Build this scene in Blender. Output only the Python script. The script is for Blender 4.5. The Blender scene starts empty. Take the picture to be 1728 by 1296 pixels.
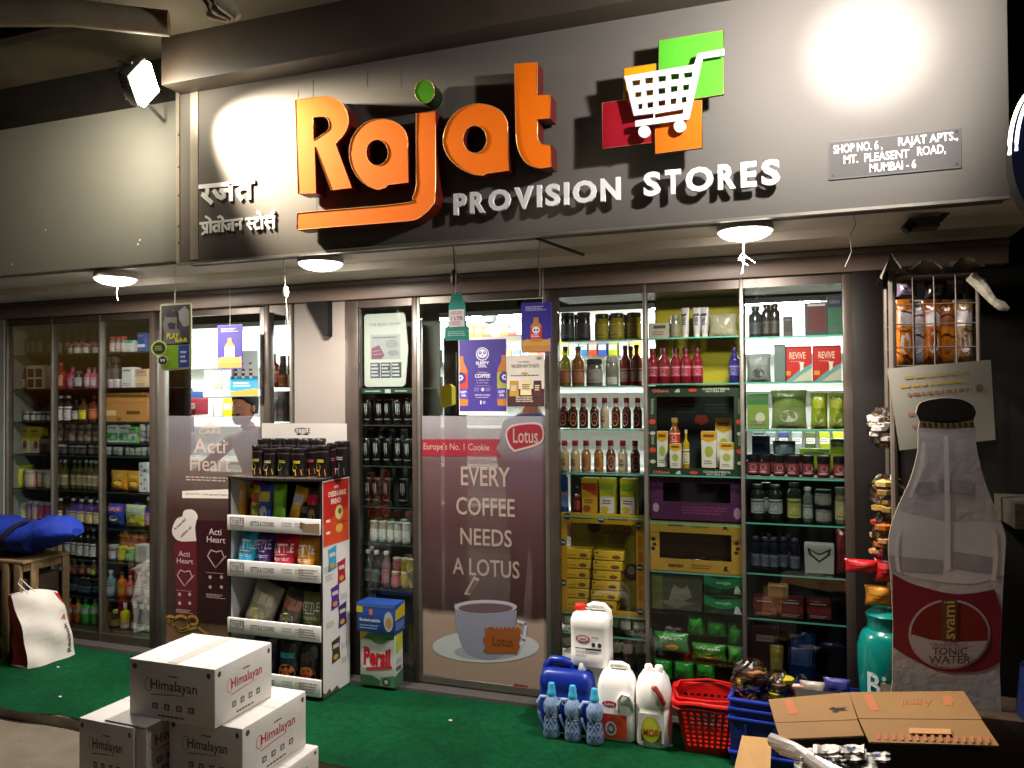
import bpy, bmesh, math, random
from mathutils import Vector, Matrix
from mathutils.geometry import tessellate_polygon
R = math.radians
rnd = random.Random(11)
S = bpy.context.scene
COL = S.collection

# ------------------------------------------------------------------ camera
FPX = 1330.0
CAM = Vector((0, -3.95, 1.6))
MROT = (Matrix.Rotation(R(19.902), 3, 'Z') @ Matrix.Rotation(R(90.872), 3, 'X') @ Matrix.Rotation(R(-0.435), 3, 'Z'))
cd = bpy.data.cameras.new('camera')
cd.sensor_width = 36
cd.lens = 36 * FPX / 1728
cd.clip_start = 0.05
cd.clip_end = 300
cam = bpy.data.objects.new('camera', cd)
COL.objects.link(cam)
cam.matrix_world = Matrix.Translation(CAM) @ MROT.to_4x4()
S.camera = cam

# ------------------------------------------------------------------ world: night sky
W = bpy.data.worlds.new('World')
S.world = W
W.use_nodes = True
wn = W.node_tree
sky = wn.nodes.new('ShaderNodeTexSky')
sky.sky_type = 'NISHITA'
sky.sun_disc = False
sky.sun_elevation = R(-2.0)
sky.sun_rotation = R(200)
bg = wn.nodes['Background']
bg.inputs['Strength'].default_value = 0.15
wn.links.new(sky.outputs[0], bg.inputs[0])
S.view_settings.view_transform = 'Standard'
S.view_settings.look = 'None'
S.view_settings.gamma = 1
S.view_settings.exposure = 0.15
S.cycles.use_denoising = True
S.cycles.max_bounces = 8
S.cycles.transparent_max_bounces = 16
S.cycles.sample_clamp_indirect = 6
S.cycles.caustics_reflective = False
S.cycles.caustics_refractive = False
LAMP = dict(down=42, tube=45)


# ------------------------------------------------------------------ measuring: photo pixel on a real plane
def ray(px, py):
    return MROT @ Vector((px - 864, -(py - 648), -FPX))


def onY(px, py, y):
    d = ray(px, py)
    return CAM + d * ((y - CAM.y) / d.y)


def onZ(px, py, z):
    d = ray(px, py)
    return CAM + d * ((z - CAM.z) / d.z)


def X(px, py, y):
    return onY(px, py, y).x


def ZZ(px, py, y):
    return onY(px, py, y).z


# ------------------------------------------------------------------ materials
_mats = {}
GAIN = 1.0      # brightness put into the goods' colours in place of lamp light


def lin(h):
    h = h.lstrip('#')
    c = [int(h[i:i + 2], 16) / 255 for i in (0, 2, 4)]
    return tuple(x / 12.92 if x <= .04045 else ((x + .055) / 1.055) ** 2.4 for x in c)


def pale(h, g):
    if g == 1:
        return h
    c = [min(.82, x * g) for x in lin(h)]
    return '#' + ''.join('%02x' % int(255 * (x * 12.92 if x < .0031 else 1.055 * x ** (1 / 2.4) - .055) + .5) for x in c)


def mat(h, rough=.55, metal=0., spec=.4, var=.12, vs=9., emit=0., bump=0., bs=60., coat=0., alpha=1., stain=None):
    h = pale(h, GAIN)
    key = (h, rough, metal, spec, var, vs, emit, bump, bs, coat, alpha, stain)
    if key in _mats:
        return _mats[key]
    m = bpy.data.materials.new('m' + h.strip('#'))
    m.use_nodes = True
    t = m.node_tree
    p = t.nodes['Principled BSDF']
    c = lin(h)
    p.inputs['Base Color'].default_value = (*c, 1)
    p.inputs['Roughness'].default_value = rough
    p.inputs['Metallic'].default_value = metal
    p.inputs['Specular IOR Level'].default_value = spec
    p.inputs['Coat Weight'].default_value = coat
    p.inputs['Coat Roughness'].default_value = .12
    if emit:
        p.inputs['Emission Color'].default_value = (*c, 1)
        p.inputs['Emission Strength'].default_value = emit
    if alpha < 1:
        p.inputs['Alpha'].default_value = alpha
    if (var or bump or stain) and not emit:
        tc = t.nodes.new('ShaderNodeTexCoord')
        n = t.nodes.new('ShaderNodeTexNoise')
        n.inputs['Scale'].default_value = vs
        n.inputs['Detail'].default_value = 5
        n.inputs['Roughness'].default_value = .65
        t.links.new(tc.outputs['Object'], n.inputs['Vector'])
        if var:
            r = t.nodes.new('ShaderNodeValToRGB')
            r.color_ramp.elements[0].position = .3
            r.color_ramp.elements[1].position = .72
            a, b = 1 - var, 1 + var
            r.color_ramp.elements[0].color = (*[x * a for x in c], 1)
            r.color_ramp.elements[1].color = (*[min(1, x * b) for x in c], 1)
            if stain:
                e = r.color_ramp.elements.new(.86)
                e.color = (*lin(stain), 1)
            t.links.new(n.outputs['Fac'], r.inputs['Fac'])
            t.links.new(r.outputs['Color'], p.inputs['Base Color'])
            mr = t.nodes.new('ShaderNodeMapRange')
            mr.inputs['To Min'].default_value = max(0, rough - .1)
            mr.inputs['To Max'].default_value = min(1, rough + .12)
            t.links.new(n.outputs['Fac'], mr.inputs['Value'])
            t.links.new(mr.outputs['Result'], p.inputs['Roughness'])
        if bump:
            n2 = t.nodes.new('ShaderNodeTexNoise')
            n2.inputs['Scale'].default_value = bs
            n2.inputs['Detail'].default_value = 4
            t.links.new(tc.outputs['Object'], n2.inputs['Vector'])
            bp = t.nodes.new('ShaderNodeBump')
            bp.inputs['Strength'].default_value = bump
            bp.inputs['Distance'].default_value = .01
            t.links.new(n2.outputs['Fac'], bp.inputs['Height'])
            t.links.new(bp.outputs['Normal'], p.inputs['Normal'])
    _mats[key] = m
    return m


def clear(h, fac=.12, rough=.03, gloss=.5):
    """thin clear pane: mostly transparent, mirror reflection growing at grazing angles"""
    key = ('clear', h, fac, rough, gloss)
    if key in _mats:
        return _mats[key]
    m = bpy.data.materials.new('clear')
    m.use_nodes = True
    t = m.node_tree
    t.nodes.remove(t.nodes['Principled BSDF'])
    out = t.nodes['Material Output']
    tr = t.nodes.new('ShaderNodeBsdfTransparent')
    tr.inputs[0].default_value = (*lin(h), 1)
    gl = t.nodes.new('ShaderNodeBsdfGlossy')
    gl.inputs['Roughness'].default_value = rough
    fr = t.nodes.new('ShaderNodeFresnel')
    fr.inputs[0].default_value = 1.45
    ma = t.nodes.new('ShaderNodeMath')
    ma.operation = 'MULTIPLY_ADD'
    ma.inputs[1].default_value = gloss
    ma.inputs[2].default_value = fac * .1
    mx = t.nodes.new('ShaderNodeMixShader')
    t.links.new(fr.outputs[0], ma.inputs[0])
    t.links.new(ma.outputs[0], mx.inputs[0])
    t.links.new(tr.outputs[0], mx.inputs[1])
    t.links.new(gl.outputs[0], mx.inputs[2])
    t.links.new(mx.outputs[0], out.inputs[0])
    _mats[key] = m
    return m


def film(stops, alpha=.8, name='film'):
    """printed see-through film; stops: (height 0..1, colour, opacity) from the bottom to the top of the print"""
    m = bpy.data.materials.new(name)
    m.use_nodes = True
    t = m.node_tree
    t.nodes.remove(t.nodes['Principled BSDF'])
    out = t.nodes['Material Output']
    tr = t.nodes.new('ShaderNodeBsdfTransparent')
    df = t.nodes.new('ShaderNodeBsdfPrincipled')
    df.inputs['Roughness'].default_value = .25
    mx = t.nodes.new('ShaderNodeMixShader')
    if len(stops) == 1:
        df.inputs['Base Color'].default_value = (*lin(stops[0][1]), 1)
        mx.inputs[0].default_value = stops[0][2]
    else:
        tc = t.nodes.new('ShaderNodeTexCoord')
        sp = t.nodes.new('ShaderNodeSeparateXYZ')
        t.links.new(tc.outputs['Generated'], sp.inputs[0])
        nz = t.nodes.new('ShaderNodeTexNoise')
        nz.inputs['Scale'].default_value = 4
        t.links.new(tc.outputs['Generated'], nz.inputs['Vector'])
        ad = t.nodes.new('ShaderNodeMath')
        ad.operation = 'MULTIPLY_ADD'
        ad.inputs[1].default_value = .06
        t.links.new(nz.outputs['Fac'], ad.inputs[0])
        t.links.new(sp.outputs['Z'], ad.inputs[2])
        r1 = t.nodes.new('ShaderNodeValToRGB')
        r2 = t.nodes.new('ShaderNodeValToRGB')
        for i, (pos, c, a) in enumerate(stops):
            for r, col in ((r1, (*lin(c), 1)), (r2, (a, a, a, 1))):
                e = r.color_ramp.elements[i] if i < 2 else r.color_ramp.elements.new(pos)
                e.position = pos
                e.color = col
        t.links.new(ad.outputs[0], r1.inputs[0])
        t.links.new(ad.outputs[0], r2.inputs[0])
        t.links.new(r1.outputs[0], df.inputs['Base Color'])
        t.links.new(r2.outputs[0], mx.inputs[0])
    t.links.new(tr.outputs[0], mx.inputs[1])
    t.links.new(df.outputs[0], mx.inputs[2])
    t.links.new(mx.outputs[0], out.inputs[0])
    return m


# ------------------------------------------------------------------ text
_txt = {}


def text_mesh(s, bold=0., extrude=0., spacing=1.0):
    key = (s, bold, extrude, spacing)
    if key not in _txt:
        c = bpy.data.curves.new('t', 'FONT')
        c.body = s
        c.size = 1
        c.offset = bold
        c.extrude = extrude
        c.resolution_u = 3
        c.space_character = spacing
        o = bpy.data.objects.new('t', c)
        me = bpy.data.meshes.new_from_object(o)
        v = [tuple(q.co) for q in me.vertices]
        f = [tuple(p.vertices) for p in me.polygons]
        bpy.data.objects.remove(o)
        bpy.data.curves.remove(c)
        bpy.data.meshes.remove(me)
        xs = [q[0] for q in v] or [0, 1]
        ys = [q[1] for q in v] or [0, 1]
        _txt[key] = (v, f, min(xs), max(xs), min(ys), max(ys))
    return _txt[key]


# ------------------------------------------------------------------ mesh builder
class B:
    def __init__(s):
        s.v, s.f, s.m, s.s, s.mats = [], [], [], [], []

    def mi(s, m):
        if isinstance(m, str):
            m = mat(m)
        if m not in s.mats:
            s.mats.append(m)
        return s.mats.index(m)

    def add(s, vs, fs, m, smooth=False):
        k = len(s.v)
        s.v.extend(tuple(q) for q in vs)
        i = s.mi(m)
        for q in fs:
            s.f.append(tuple(k + j for j in q))
            s.m.append(i)
            s.s.append(smooth)
        return s

    def box(s, a, b, m, bev=0., seg=2):
        (x0, y0, z0), (x1, y1, z1) = a, b
        vs = [(x0, y0, z0), (x1, y0, z0), (x1, y1, z0), (x0, y1, z0), (x0, y0, z1), (x1, y0, z1), (x1, y1, z1), (x0, y1, z1)]
        fs = [(3, 2, 1, 0), (4, 5, 6, 7), (0, 1, 5, 4), (1, 2, 6, 5), (2, 3, 7, 6), (3, 0, 4, 7)]
        if not bev:
            return s.add(vs, fs, m)
        bm = bmesh.new()
        bv = [bm.verts.new(q) for q in vs]
        for q in fs:
            bm.faces.new([bv[i] for i in q])
        bmesh.ops.bevel(bm, geom=list(bm.edges), offset=bev, segments=seg, profile=.5, affect='EDGES', clamp_overlap=True)
        bm.verts.index_update()
        s.add([q.co[:] for q in bm.verts], [[q.index for q in f.verts] for f in bm.faces], m, True)
        bm.free()
        return s

    def lathe(s, prof, m, c=(0, 0, 0), seg=16, sx=1., sy=1., smooth=True):
        """prof (r, z) bottom to top; m one material or a list with one per profile step"""
        rings = []
        for r, z in prof:
            k = len(s.v)
            if r < 1e-6:
                s.v.append((c[0], c[1], c[2] + z))
                rings.append([k])
            else:
                for i in range(seg):
                    a = 2 * math.pi * i / seg
                    s.v.append((c[0] + r * sx * math.cos(a), c[1] + r * sy * math.sin(a), c[2] + z))
                rings.append(list(range(k, k + seg)))
        for j in range(len(prof) - 1):
            mm = s.mi(m[j] if isinstance(m, list) else m)
            a, b = rings[j], rings[j + 1]
            for i in range(seg):
                i2 = (i + 1) % seg
                if len(a) == 1 and len(b) == 1:
                    continue
                if len(a) == 1:
                    q = (a[0], b[i2], b[i])
                elif len(b) == 1:
                    q = (a[i], a[i2], b[0])
                else:
                    q = (a[i], a[i2], b[i2], b[i])
                s.f.append(q)
                s.m.append(mm)
                s.s.append(smooth)
        return s

    def loft(s, rings, m, cap=True, smooth=True):
        n = len(rings[0])
        vs = [p for r in rings for p in r]
        fs = []
        for j in range(len(rings) - 1):
            for i in range(n):
                i2 = (i + 1) % n
                fs.append((j * n + i, j * n + i2, (j + 1) * n + i2, (j + 1) * n + i))
        if cap:
            fs.append(tuple(reversed(range(n))))
            k = (len(rings) - 1) * n
            fs.append(tuple(range(k, k + n)))
        return s.add(vs, fs, m, smooth)

    def tube(s, pts, r, m, seg=6, closed=False):
        pts = [Vector(p) for p in pts]
        n = len(pts)
        rings = []
        up = Vector((0, 0, 1))
        for i in range(n):
            a = pts[(i - 1) % n] if closed or i else pts[0]
            b = pts[(i + 1) % n] if closed or i < n - 1 else pts[-1]
            d = (b - a).normalized()
            u = d.cross(up)
            if u.length < .05:
                u = d.cross(Vector((0, 1, 0)))
            u.normalize()
            w = u.cross(d)
            rr = r[i] if isinstance(r, (list, tuple)) else r
            rings.append([pts[i] + (u * math.cos(2 * math.pi * k / seg) + w * math.sin(2 * math.pi * k / seg)) * rr for k in range(seg)])
        if closed:
            rings.append(rings[0])
        return s.loft(rings, m, cap=not closed)

    def prism(s, poly, holes, fn, d0, d1, mf, ms=None):
        """2-D outline with holes; fn(x, y, depth) -> point. d0 is the visible face, d1 the back"""
        loops = [poly] + list(holes)
        flat = [p for lp in loops for p in lp]
        tri = tessellate_polygon([[Vector((p[0], p[1], 0)) for p in lp] for lp in loops])
        n = len(flat)
        s.add([fn(p[0], p[1], d0) for p in flat], tri, mf)
        s.add([fn(p[0], p[1], d1) for p in flat], tri, ms or mf)
        k = 0
        for lp in loops:
            L = len(lp)
            vs = [fn(p[0], p[1], d0) for p in lp] + [fn(p[0], p[1], d1) for p in lp]
            s.add(vs, [(i, (i + 1) % L, L + (i + 1) % L, L + i) for i in range(L)], ms or mf)
            k += L
        return s

    def art(s, O, U, V, w, h):
        O, U, V = Vector(O), Vector(U), Vector(V)
        N = U.cross(V)
        return Art(s, lambda x, y, o: O + U * (x * w) - V * (y * h) + N * o, w / h)

    def front(s, x0, x1, y, z0, z1):
        """drawing area on a face that looks towards -y"""
        return s.art((x0, y, z1), (1, 0, 0), (0, 0, 1), x1 - x0, z1 - z0)

    def build(s, name, parent=None, world=False, normals=True):
        me = bpy.data.meshes.new(name)
        me.from_pydata(s.v, [], s.f)
        for m in s.mats:
            me.materials.append(m)
        me.polygons.foreach_set('material_index', s.m)
        me.polygons.foreach_set('use_smooth', s.s)
        me.update()
        if normals:
            bm = bmesh.new()
            bm.from_mesh(me)
            bmesh.ops.recalc_face_normals(bm, faces=bm.faces)
            bm.to_mesh(me)
            bm.free()
        if any(s.s):
            me.set_sharp_from_angle(angle=R(42))
        o = bpy.data.objects.new(name, me)
        COL.objects.link(o)
        if parent:
            o.parent = parent
            if world:
                o.location = -parent.location
        return o


class Art:
    """flat print on a surface: x, y in 0..1, y down; each layer sits a hair above the one below"""

    def __init__(s, b, fn, asp=1., base=.0006, step=.0006):
        s.b, s.fn, s.asp, s.base, s.step = b, fn, asp, base, step

    def o(s, L):
        return s.base + s.step * L

    def rect(s, x0, y0, x1, y1, m, L=0, nx=1, ny=1):
        vs = [s.fn(x0 + (x1 - x0) * i / nx, y0 + (y1 - y0) * j / ny, s.o(L)) for j in range(ny + 1) for i in range(nx + 1)]
        fs = [(j * (nx + 1) + i, (j + 1) * (nx + 1) + i, (j + 1) * (nx + 1) + i + 1, j * (nx + 1) + i + 1) for j in range(ny) for i in range(nx)]
        s.b.add(vs, fs, m, nx > 1)
        return s

    def poly(s, pts, m, L=1, holes=()):
        loops = [pts] + list(holes)
        flat = [p for lp in loops for p in lp]
        tri = tessellate_polygon([[Vector((p[0], p[1], 0)) for p in lp] for lp in loops])
        s.b.add([s.fn(p[0], p[1], s.o(L)) for p in flat], tri, m)
        return s

    def ell(s, cx, cy, rx, ry, m, L=1, n=20):
        return s.poly([(cx + rx * math.cos(2 * math.pi * i / n), cy + ry * math.sin(2 * math.pi * i / n)) for i in range(n)], m, L)

    def ring(s, cx, cy, rx, ry, t, m, L=1, n=24):
        c = lambda a, b: [(cx + a * math.cos(2 * math.pi * i / n), cy + b * math.sin(2 * math.pi * i / n)) for i in range(n)]
        return s.poly(c(rx, ry), m, L, [c(rx - t, ry - t * s.asp)])

    def line(s, pts, t, m, L=1):
        """polyline stroke of width t (in x units)"""
        for (xa, ya), (xb, yb) in zip(pts, pts[1:]):
            dx, dy = (xb - xa) * s.asp, yb - ya
            l = math.hypot(dx, dy) or 1
            nx, ny = -dy / l * t / 2, dx / l * t / 2 * s.asp
            ex, ey = dx / l * t / 4, dy / l * t / 4 * s.asp
            s.b.add([s.fn(x, y, s.o(L)) for x, y in ((xa + nx - ex, ya + ny - ey), (xb + nx + ex, yb + ny + ey), (xb - nx + ex, yb - ny + ey), (xa - nx - ex, ya - ny - ey))], [(0, 1, 2, 3)], m)
        return s

    def text(s, t, x0, y0, x1, y1, m, L=2, bold=0., keep=False, shear=0.):
        v, f, a, b, c, d = text_mesh(t, bold)
        sx = (x1 - x0) / max(b - a, 1e-6)
        sy = (y1 - y0) / max(d - c, 1e-6)
        s.b.add([s.fn(x0 + (q[0] - a) * sx + shear * (q[1] - c) * sy, y1 - (q[1] - c) * sy, s.o(L)) for q in v], f, m)
        return s

    def print(s, x0, y0, x1, y1, n, m, L=1, seed=1):
        """tiny unreadable print: rows of short dashes"""
        r = random.Random(seed)
        h = (y1 - y0) / n
        for i in range(n):
            x = x0
            e = x1 - r.random() * .25 * (x1 - x0)
            while x < e:
                w = (.04 + .09 * r.random()) * (x1 - x0)
                s.rect(x, y0 + i * h + h * .2, min(e, x + w), y0 + i * h + h * .72, m, L)
                x += w + .025 * (x1 - x0)
        return s


# ------------------------------------------------------------------ scene bookkeeping
def tag(o, label=None, cat=None, group=None, kind=None):
    if label:
        o['label'] = label
    if cat:
        o['category'] = cat
    if group:
        o['group'] = group
    if kind:
        o['kind'] = kind
    return o


def thing(name, label, cat, loc=(0, 0, 0), rz=0., group=None):
    o = bpy.data.objects.new(name, None)
    o.empty_display_size = .05
    COL.objects.link(o)
    o.location = loc
    o.rotation_euler = (0, 0, rz)
    return tag(o, label, cat, group)


def struct(b, name):
    return tag(b.build(name), kind='structure')


def dup(root, loc, rz=None, label=None, group=None):
    def cp(o, par):
        c = o.copy()
        COL.objects.link(c)
        if par:
            c.parent = par
        for ch in o.children:
            cp(ch, c)
        return c
    kids = None
    r = cp(root, None)
    r.location = loc
    if rz is not None:
        r.rotation_euler = (0, 0, rz)
    return tag(r, label, None, group)


def curve(pts, n=6):
    """closed outline; (x, y) corners are sharp, (x, y, 1) points are smooth"""
    out = []
    N = len(pts)
    for i in range(N):
        p, q = pts[i], pts[(i + 1) % N]
        P, Q = Vector(p[:2]), Vector(q[:2])
        ps, qs = len(p) > 2, len(q) > 2
        if not ps and not qs:
            out.append((P.x, P.y))
            continue
        m0 = (Q - Vector(pts[i - 1][:2])) / 2 if ps else Q - P
        m1 = (Vector(pts[(i + 2) % N][:2]) - P) / 2 if qs else Q - P
        for k in range(n):
            t = k / n
            h = (2 * t ** 3 - 3 * t * t + 1, t ** 3 - 2 * t * t + t, -2 * t ** 3 + 3 * t * t, t ** 3 - t * t)
            v = P * h[0] + m0 * h[1] + Q * h[2] + m1 * h[3]
            out.append((v.x, v.y))
    return out


def circ(cx, cy, rx, ry, n=28):
    return [(cx + rx * math.cos(2 * math.pi * i / n), cy + ry * math.sin(2 * math.pi * i / n)) for i in range(n)]


ORD = 'first second third fourth fifth sixth seventh eighth ninth tenth eleventh twelfth'.split()
WHITE, BLACK = '#e8e6e0', '#0b0b0b'

# ================================================================== GROUND
YF, YP = -0.75, -0.10          # fascia face, plinth front
b = B()
b.box((-30, -30, -.30), (30, -.93, -.06), mat('#6b6152', .85, var=.22, vs=5, bump=.5, bs=90, stain='#8d8474'))
tag(b.build('road'), kind='structure')
b = B()
b.box((-14, -.955, -.3), (6, .0, -.002), mat('#7d7262', .8, var=.25, vs=7, bump=.3, bs=70), .012)
tag(b.build('pavement'), kind='structure')
b = B()
mt = mat('#0f6038', .95, spec=.1, var=.32, vs=26, bump=1., bs=900)
nx, ny = 120, 10
vs, fs = [], []
for j in range(ny + 1):
    for i in range(nx + 1):
        x = -7 + 8.3 * i / nx
        y = -.965 + (.86) * j / ny + (.012 * math.sin(x * 5.1) + .008 * math.sin(x * 13.7) if j == 0 else 0)
        z = .006 + .004 * math.sin(x * 3.1 + y * 9) * math.sin(y * 14 + x) + (.0 if j else -.006)
        vs.append((x, y, z))
for j in range(ny):
    for i in range(nx):
        q = j * (nx + 1) + i
        fs.append((q, q + 1, q + nx + 2, q + nx + 1))
b.add(vs, fs, mt, True)
t_ = mt.node_tree
tc_, n_ = t_.nodes.new('ShaderNodeTexCoord'), t_.nodes.new('ShaderNodeTexNoise')
n_.inputs['Scale'].default_value = 1.7
n_.inputs['Detail'].default_value = 7
t_.links.new(tc_.outputs['Object'], n_.inputs['Vector'])
rp = t_.nodes.new('ShaderNodeValToRGB')
rp.color_ramp.elements[0].position, rp.color_ramp.elements[1].position = .35, .68
rp.color_ramp.elements[0].color, rp.color_ramp.elements[1].color = (.62, .60, .55, 1), (1.12, 1.08, 1.1, 1)
mxc = t_.nodes.new('ShaderNodeMix')
mxc.data_type, mxc.blend_type = 'RGBA', 'MULTIPLY'
mxc.inputs['Factor'].default_value = 1
pb = t_.nodes['Principled BSDF']
src = pb.inputs['Base Color'].links[0].from_socket
t_.links.new(n_.outputs['Fac'], rp.inputs[0])
t_.links.new(src, mxc.inputs[6])
t_.links.new(rp.outputs[0], mxc.inputs[7])
t_.links.new(mxc.outputs[2], pb.inputs['Base Color'])
tag(b.build('turf_mat'), 'long green turf mat laid on the pavement before the shop', 'mat')

# ================================================================== SHOP BUILDING
bl = thing('shop_building', 'shop front with white pillar, brown metal lintel and grey soffit', 'shop', (-2, 0, 0))
BROWN = mat('#75645a', .42, spec=.4, var=.10, vs=3)
PILA = mat('#17120f', .55, spec=.2, var=.12, vs=4)
DARK = mat('#13100e', .7, spec=.2, var=.2, vs=4)
SOFF = mat('#dcd3c6', .5, var=.16, vs=2.2, stain='#a89c8c')
GRAN = mat('#4a4744', .35, var=.45, vs=120)
b = B()
b.box((-9, YP, -.1), (1.0, .32, .022), GRAN, .004)
b.build('plinth', bl, True)
b = B()   # soffit: flat strip behind the sign, a shallow step, then a strip down to the lintel
for (ya, za, yb, zb) in ((YF + .06, 2.30, -.36, 2.315), (-.36, 2.30, -.06, 2.262)):
    b.box((-9, ya, min(za, zb)), (.86, yb, 2.42), SOFF)
b.build('soffit', bl, True)
b = B()
b.box((-9, -.055, 2.155), (.86, .33, 2.262), BROWN, .004)
b.box((-9, -.075, 2.232), (.86, -.055, 2.250), mat('#5c5249', .35, var=.1))
b.build('lintel', bl, True)
b = B()
xa, xb_ = X(497, 760, -.02), X(586, 760, -.02)
b.box((xa, -.02, .02), (xb_, .4, 2.155), mat('#786f68', .6, var=.05, vs=3), .003)
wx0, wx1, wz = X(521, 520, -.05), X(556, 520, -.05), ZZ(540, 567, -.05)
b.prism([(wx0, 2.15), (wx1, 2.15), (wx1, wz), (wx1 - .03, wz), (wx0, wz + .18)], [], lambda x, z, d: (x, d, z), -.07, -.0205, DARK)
b.build('pillar', bl, True)
b = B()
b.box((-9, -.03, .02), (X(13, 760, 0), .4, 2.155), mat('#8f9388', .5, var=.08, vs=3))
b.box((X(1440, 760, 0), -.045, .02), (X(1497, 760, 0), .4, 2.155), PILA, .003)
b.box((X(1497, 760, 0), .02, -.1), (6, .4, 4.2), DARK)
b.box((-14, .33, 2.1), (6, .6, 4.2), DARK)
b.build('front_wall', bl, True)
# interior room
IW = mat('#cfd0cb', .6, var=.04)
b = B()
b.box((-9, 3.9, 0), (2.2, 4.0, 2.5), IW)
b.box((2.1, .42, 0), (2.2, 3.9, 2.5), IW)
b.box((-9.1, .42, 0), (-9, 3.9, 2.5), IW)
b.build('interior_wall', bl, True)
b = B()
b.box((-9, .335, 2.42), (2.2, 3.95, 2.5), mat('#dcdcd6', .5, var=.03))
b.build('interior_ceiling', bl, True)
b = B()
b.box((-9, .325, -.1), (2.2, 3.95, .02), mat('#8a8378', .3, var=.15))
b.build('interior_floor', bl, True)

# ------------------------------------------------------------------ canopy above the pavement
cn = thing('street_canopy', 'dark canopy slab with brown edge beam above the shop sign', 'canopy', (-2, -2, 3.3))
BEAM = mat('#3d342b', .55, var=.2, vs=2.5, stain='#80766a')
b = B()
b.box((-2.95, -.885, 3.155), (2.5, -.60, 3.40), BEAM, .006)
b.build('edge_beam', cn, True)
b = B()
b.box((-12, -3.3, 3.392), (4, -.62, 3.52), mat('#4f4838', .75, var=.3, vs=2, stain='#6c6350'))
b.build('slab', cn, True)
b = B()
b.tube([onZ(-60, 22, 3.25), onZ(120, 22, 3.25), onZ(285, 40, 3.25)], .055, mat('#7d735f', .6, var=.2), 10)
b.build('drain_pipe', cn, True)
b = B()
b.box((-9, -.70, 3.0), (-2.96, -.60, 3.39), mat('#17130f', .7, var=.2))
for y in (-1.25, -1.75, -2.35):
    b.box((-11, y, 3.33), (-3.1, y + .06, 3.392), mat('#3c352b', .7, var=.2))
b.build('batten_frame', cn, True)
b = B()
p = onZ(352, 12, 3.3)
for k in range(3):
    q = p + Vector((.05 * k, -.03 * k, -.02 * k))
    b.tube([q + Vector((0, 0, .10)), q + Vector((.03, -.02, .02)), q + Vector((.07, -.05, -.06 + .02 * k)), q + Vector((.12, -.02, -.08))], [.05, .045, .035, .02], mat('#8a8070', .8, var=.3, bump=.8, bs=30), 8)
b.build('rag_bundle', cn, True)

# ------------------------------------------------------------------ neighbour fascia
x_seam = X(299, 350, YF)
b = B()
zb = ZZ(150, 453, -.735)
b.box((-9, -.735, zb), (x_seam - .003, -.60, ZZ(120, 199, -.735)), mat('#6a6a63', .6, spec=.25, var=.07, vs=1.5), .004)
for q in ((236, 405), (233, 412), (77, 388), (20, 446)):
    p = onY(*q, -.735)
    b.front(p.x - .006, p.x + .006, -.735, p.z - .006, p.z + .006).ell(.5, .5, .5, .5, '#c9c7c0', 0, 8)
tag(b.build('fascia_panel'), 'plain grey fascia panel beside the lit shop sign', 'panel')

# ================================================================== SHOP SIGN
x0, x1 = x_seam, X(1703, 200, YF)
zs0, zs1 = 2.293, 3.20
sg = thing('shop_sign', 'large grey shop sign with orange raised letters and trolley emblem', 'sign', (-1.1, YF, zs0))
PAN = mat('#5e5954', .72, spec=.22, var=.05, vs=1.6)
b = B()
b.box((x0, YF, zs0), (x1, YF + .13, zs1), PAN, .003)
r_ = random.Random(5)
DU = mat('#67625c', .9, spec=.1)
for k in range(26):
    x = x0 + .1 + (x1 - x0 - .2) * r_.random()
    z = zs0 + .03 + .75 * r_.random()
    l_, w_ = .02 + .10 * r_.random(), .0015 + .002 * r_.random()
    b.add([(x, YF - .0006, z), (x + w_, YF - .0006, z), (x + w_ * 1.5, YF - .0006, z + l_), (x + w_ * .3, YF - .0006, z + l_)], [(0, 1, 2, 3)], DU)
b.build('panel', sg, True)
b = B()
b.box((x0, YF - .006, zs0 - .012), (x1, YF + .02, zs0 - .0005), mat('#8d877c', .35, metal=.6))
b.box((x0 - .002, YF - .007, zs0), (x0 + .02, YF - .0008, zs1), mat('#8d8577', .4, metal=.3))
for y in (228, 282, 330, 382, 410):
    p = onY(301.5, y, YF - .007)
    b.front(p.x - .006, p.x + .006, YF - .007, p.z - .006, p.z + .006).ell(.5, .5, .5, .5, '#2a2622', 0, 8)
b.box((X(322, 320, YF), YF - .004, zs0 + .01), (X(335, 320, YF), YF - .0008, zs1), mat('#857d70', .4, metal=.3))
b.build('edge_trim', sg, True)

LF, LB = YF - .098, YF - .014


def letter(poly, holes, mf, ms, name='letter', f=LF, k=LB, parent=sg, rim=True):
    b = B()
    P = [(onY(px, py, f).x, onY(px, py, f).z) for px, py in poly]
    H = [[(onY(px, py, f).x, onY(px, py, f).z) for px, py in h] for h in holes]
    b.prism(P, H, lambda x, z, d: (x, d, z), f, k, mf, ms)
    if rim:
        for lp in [P] + H:
            b.tube([(x, f - .0004, z) for x, z in lp], .0014, mat('#c99a6a', .3, metal=.4, var=0), 4, True)
    return b.build(name, parent, True)


def c2(pts):
    return [(500 + q[0] / 2.16, q[1] / 2.16, *q[2:]) for q in pts]


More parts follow.
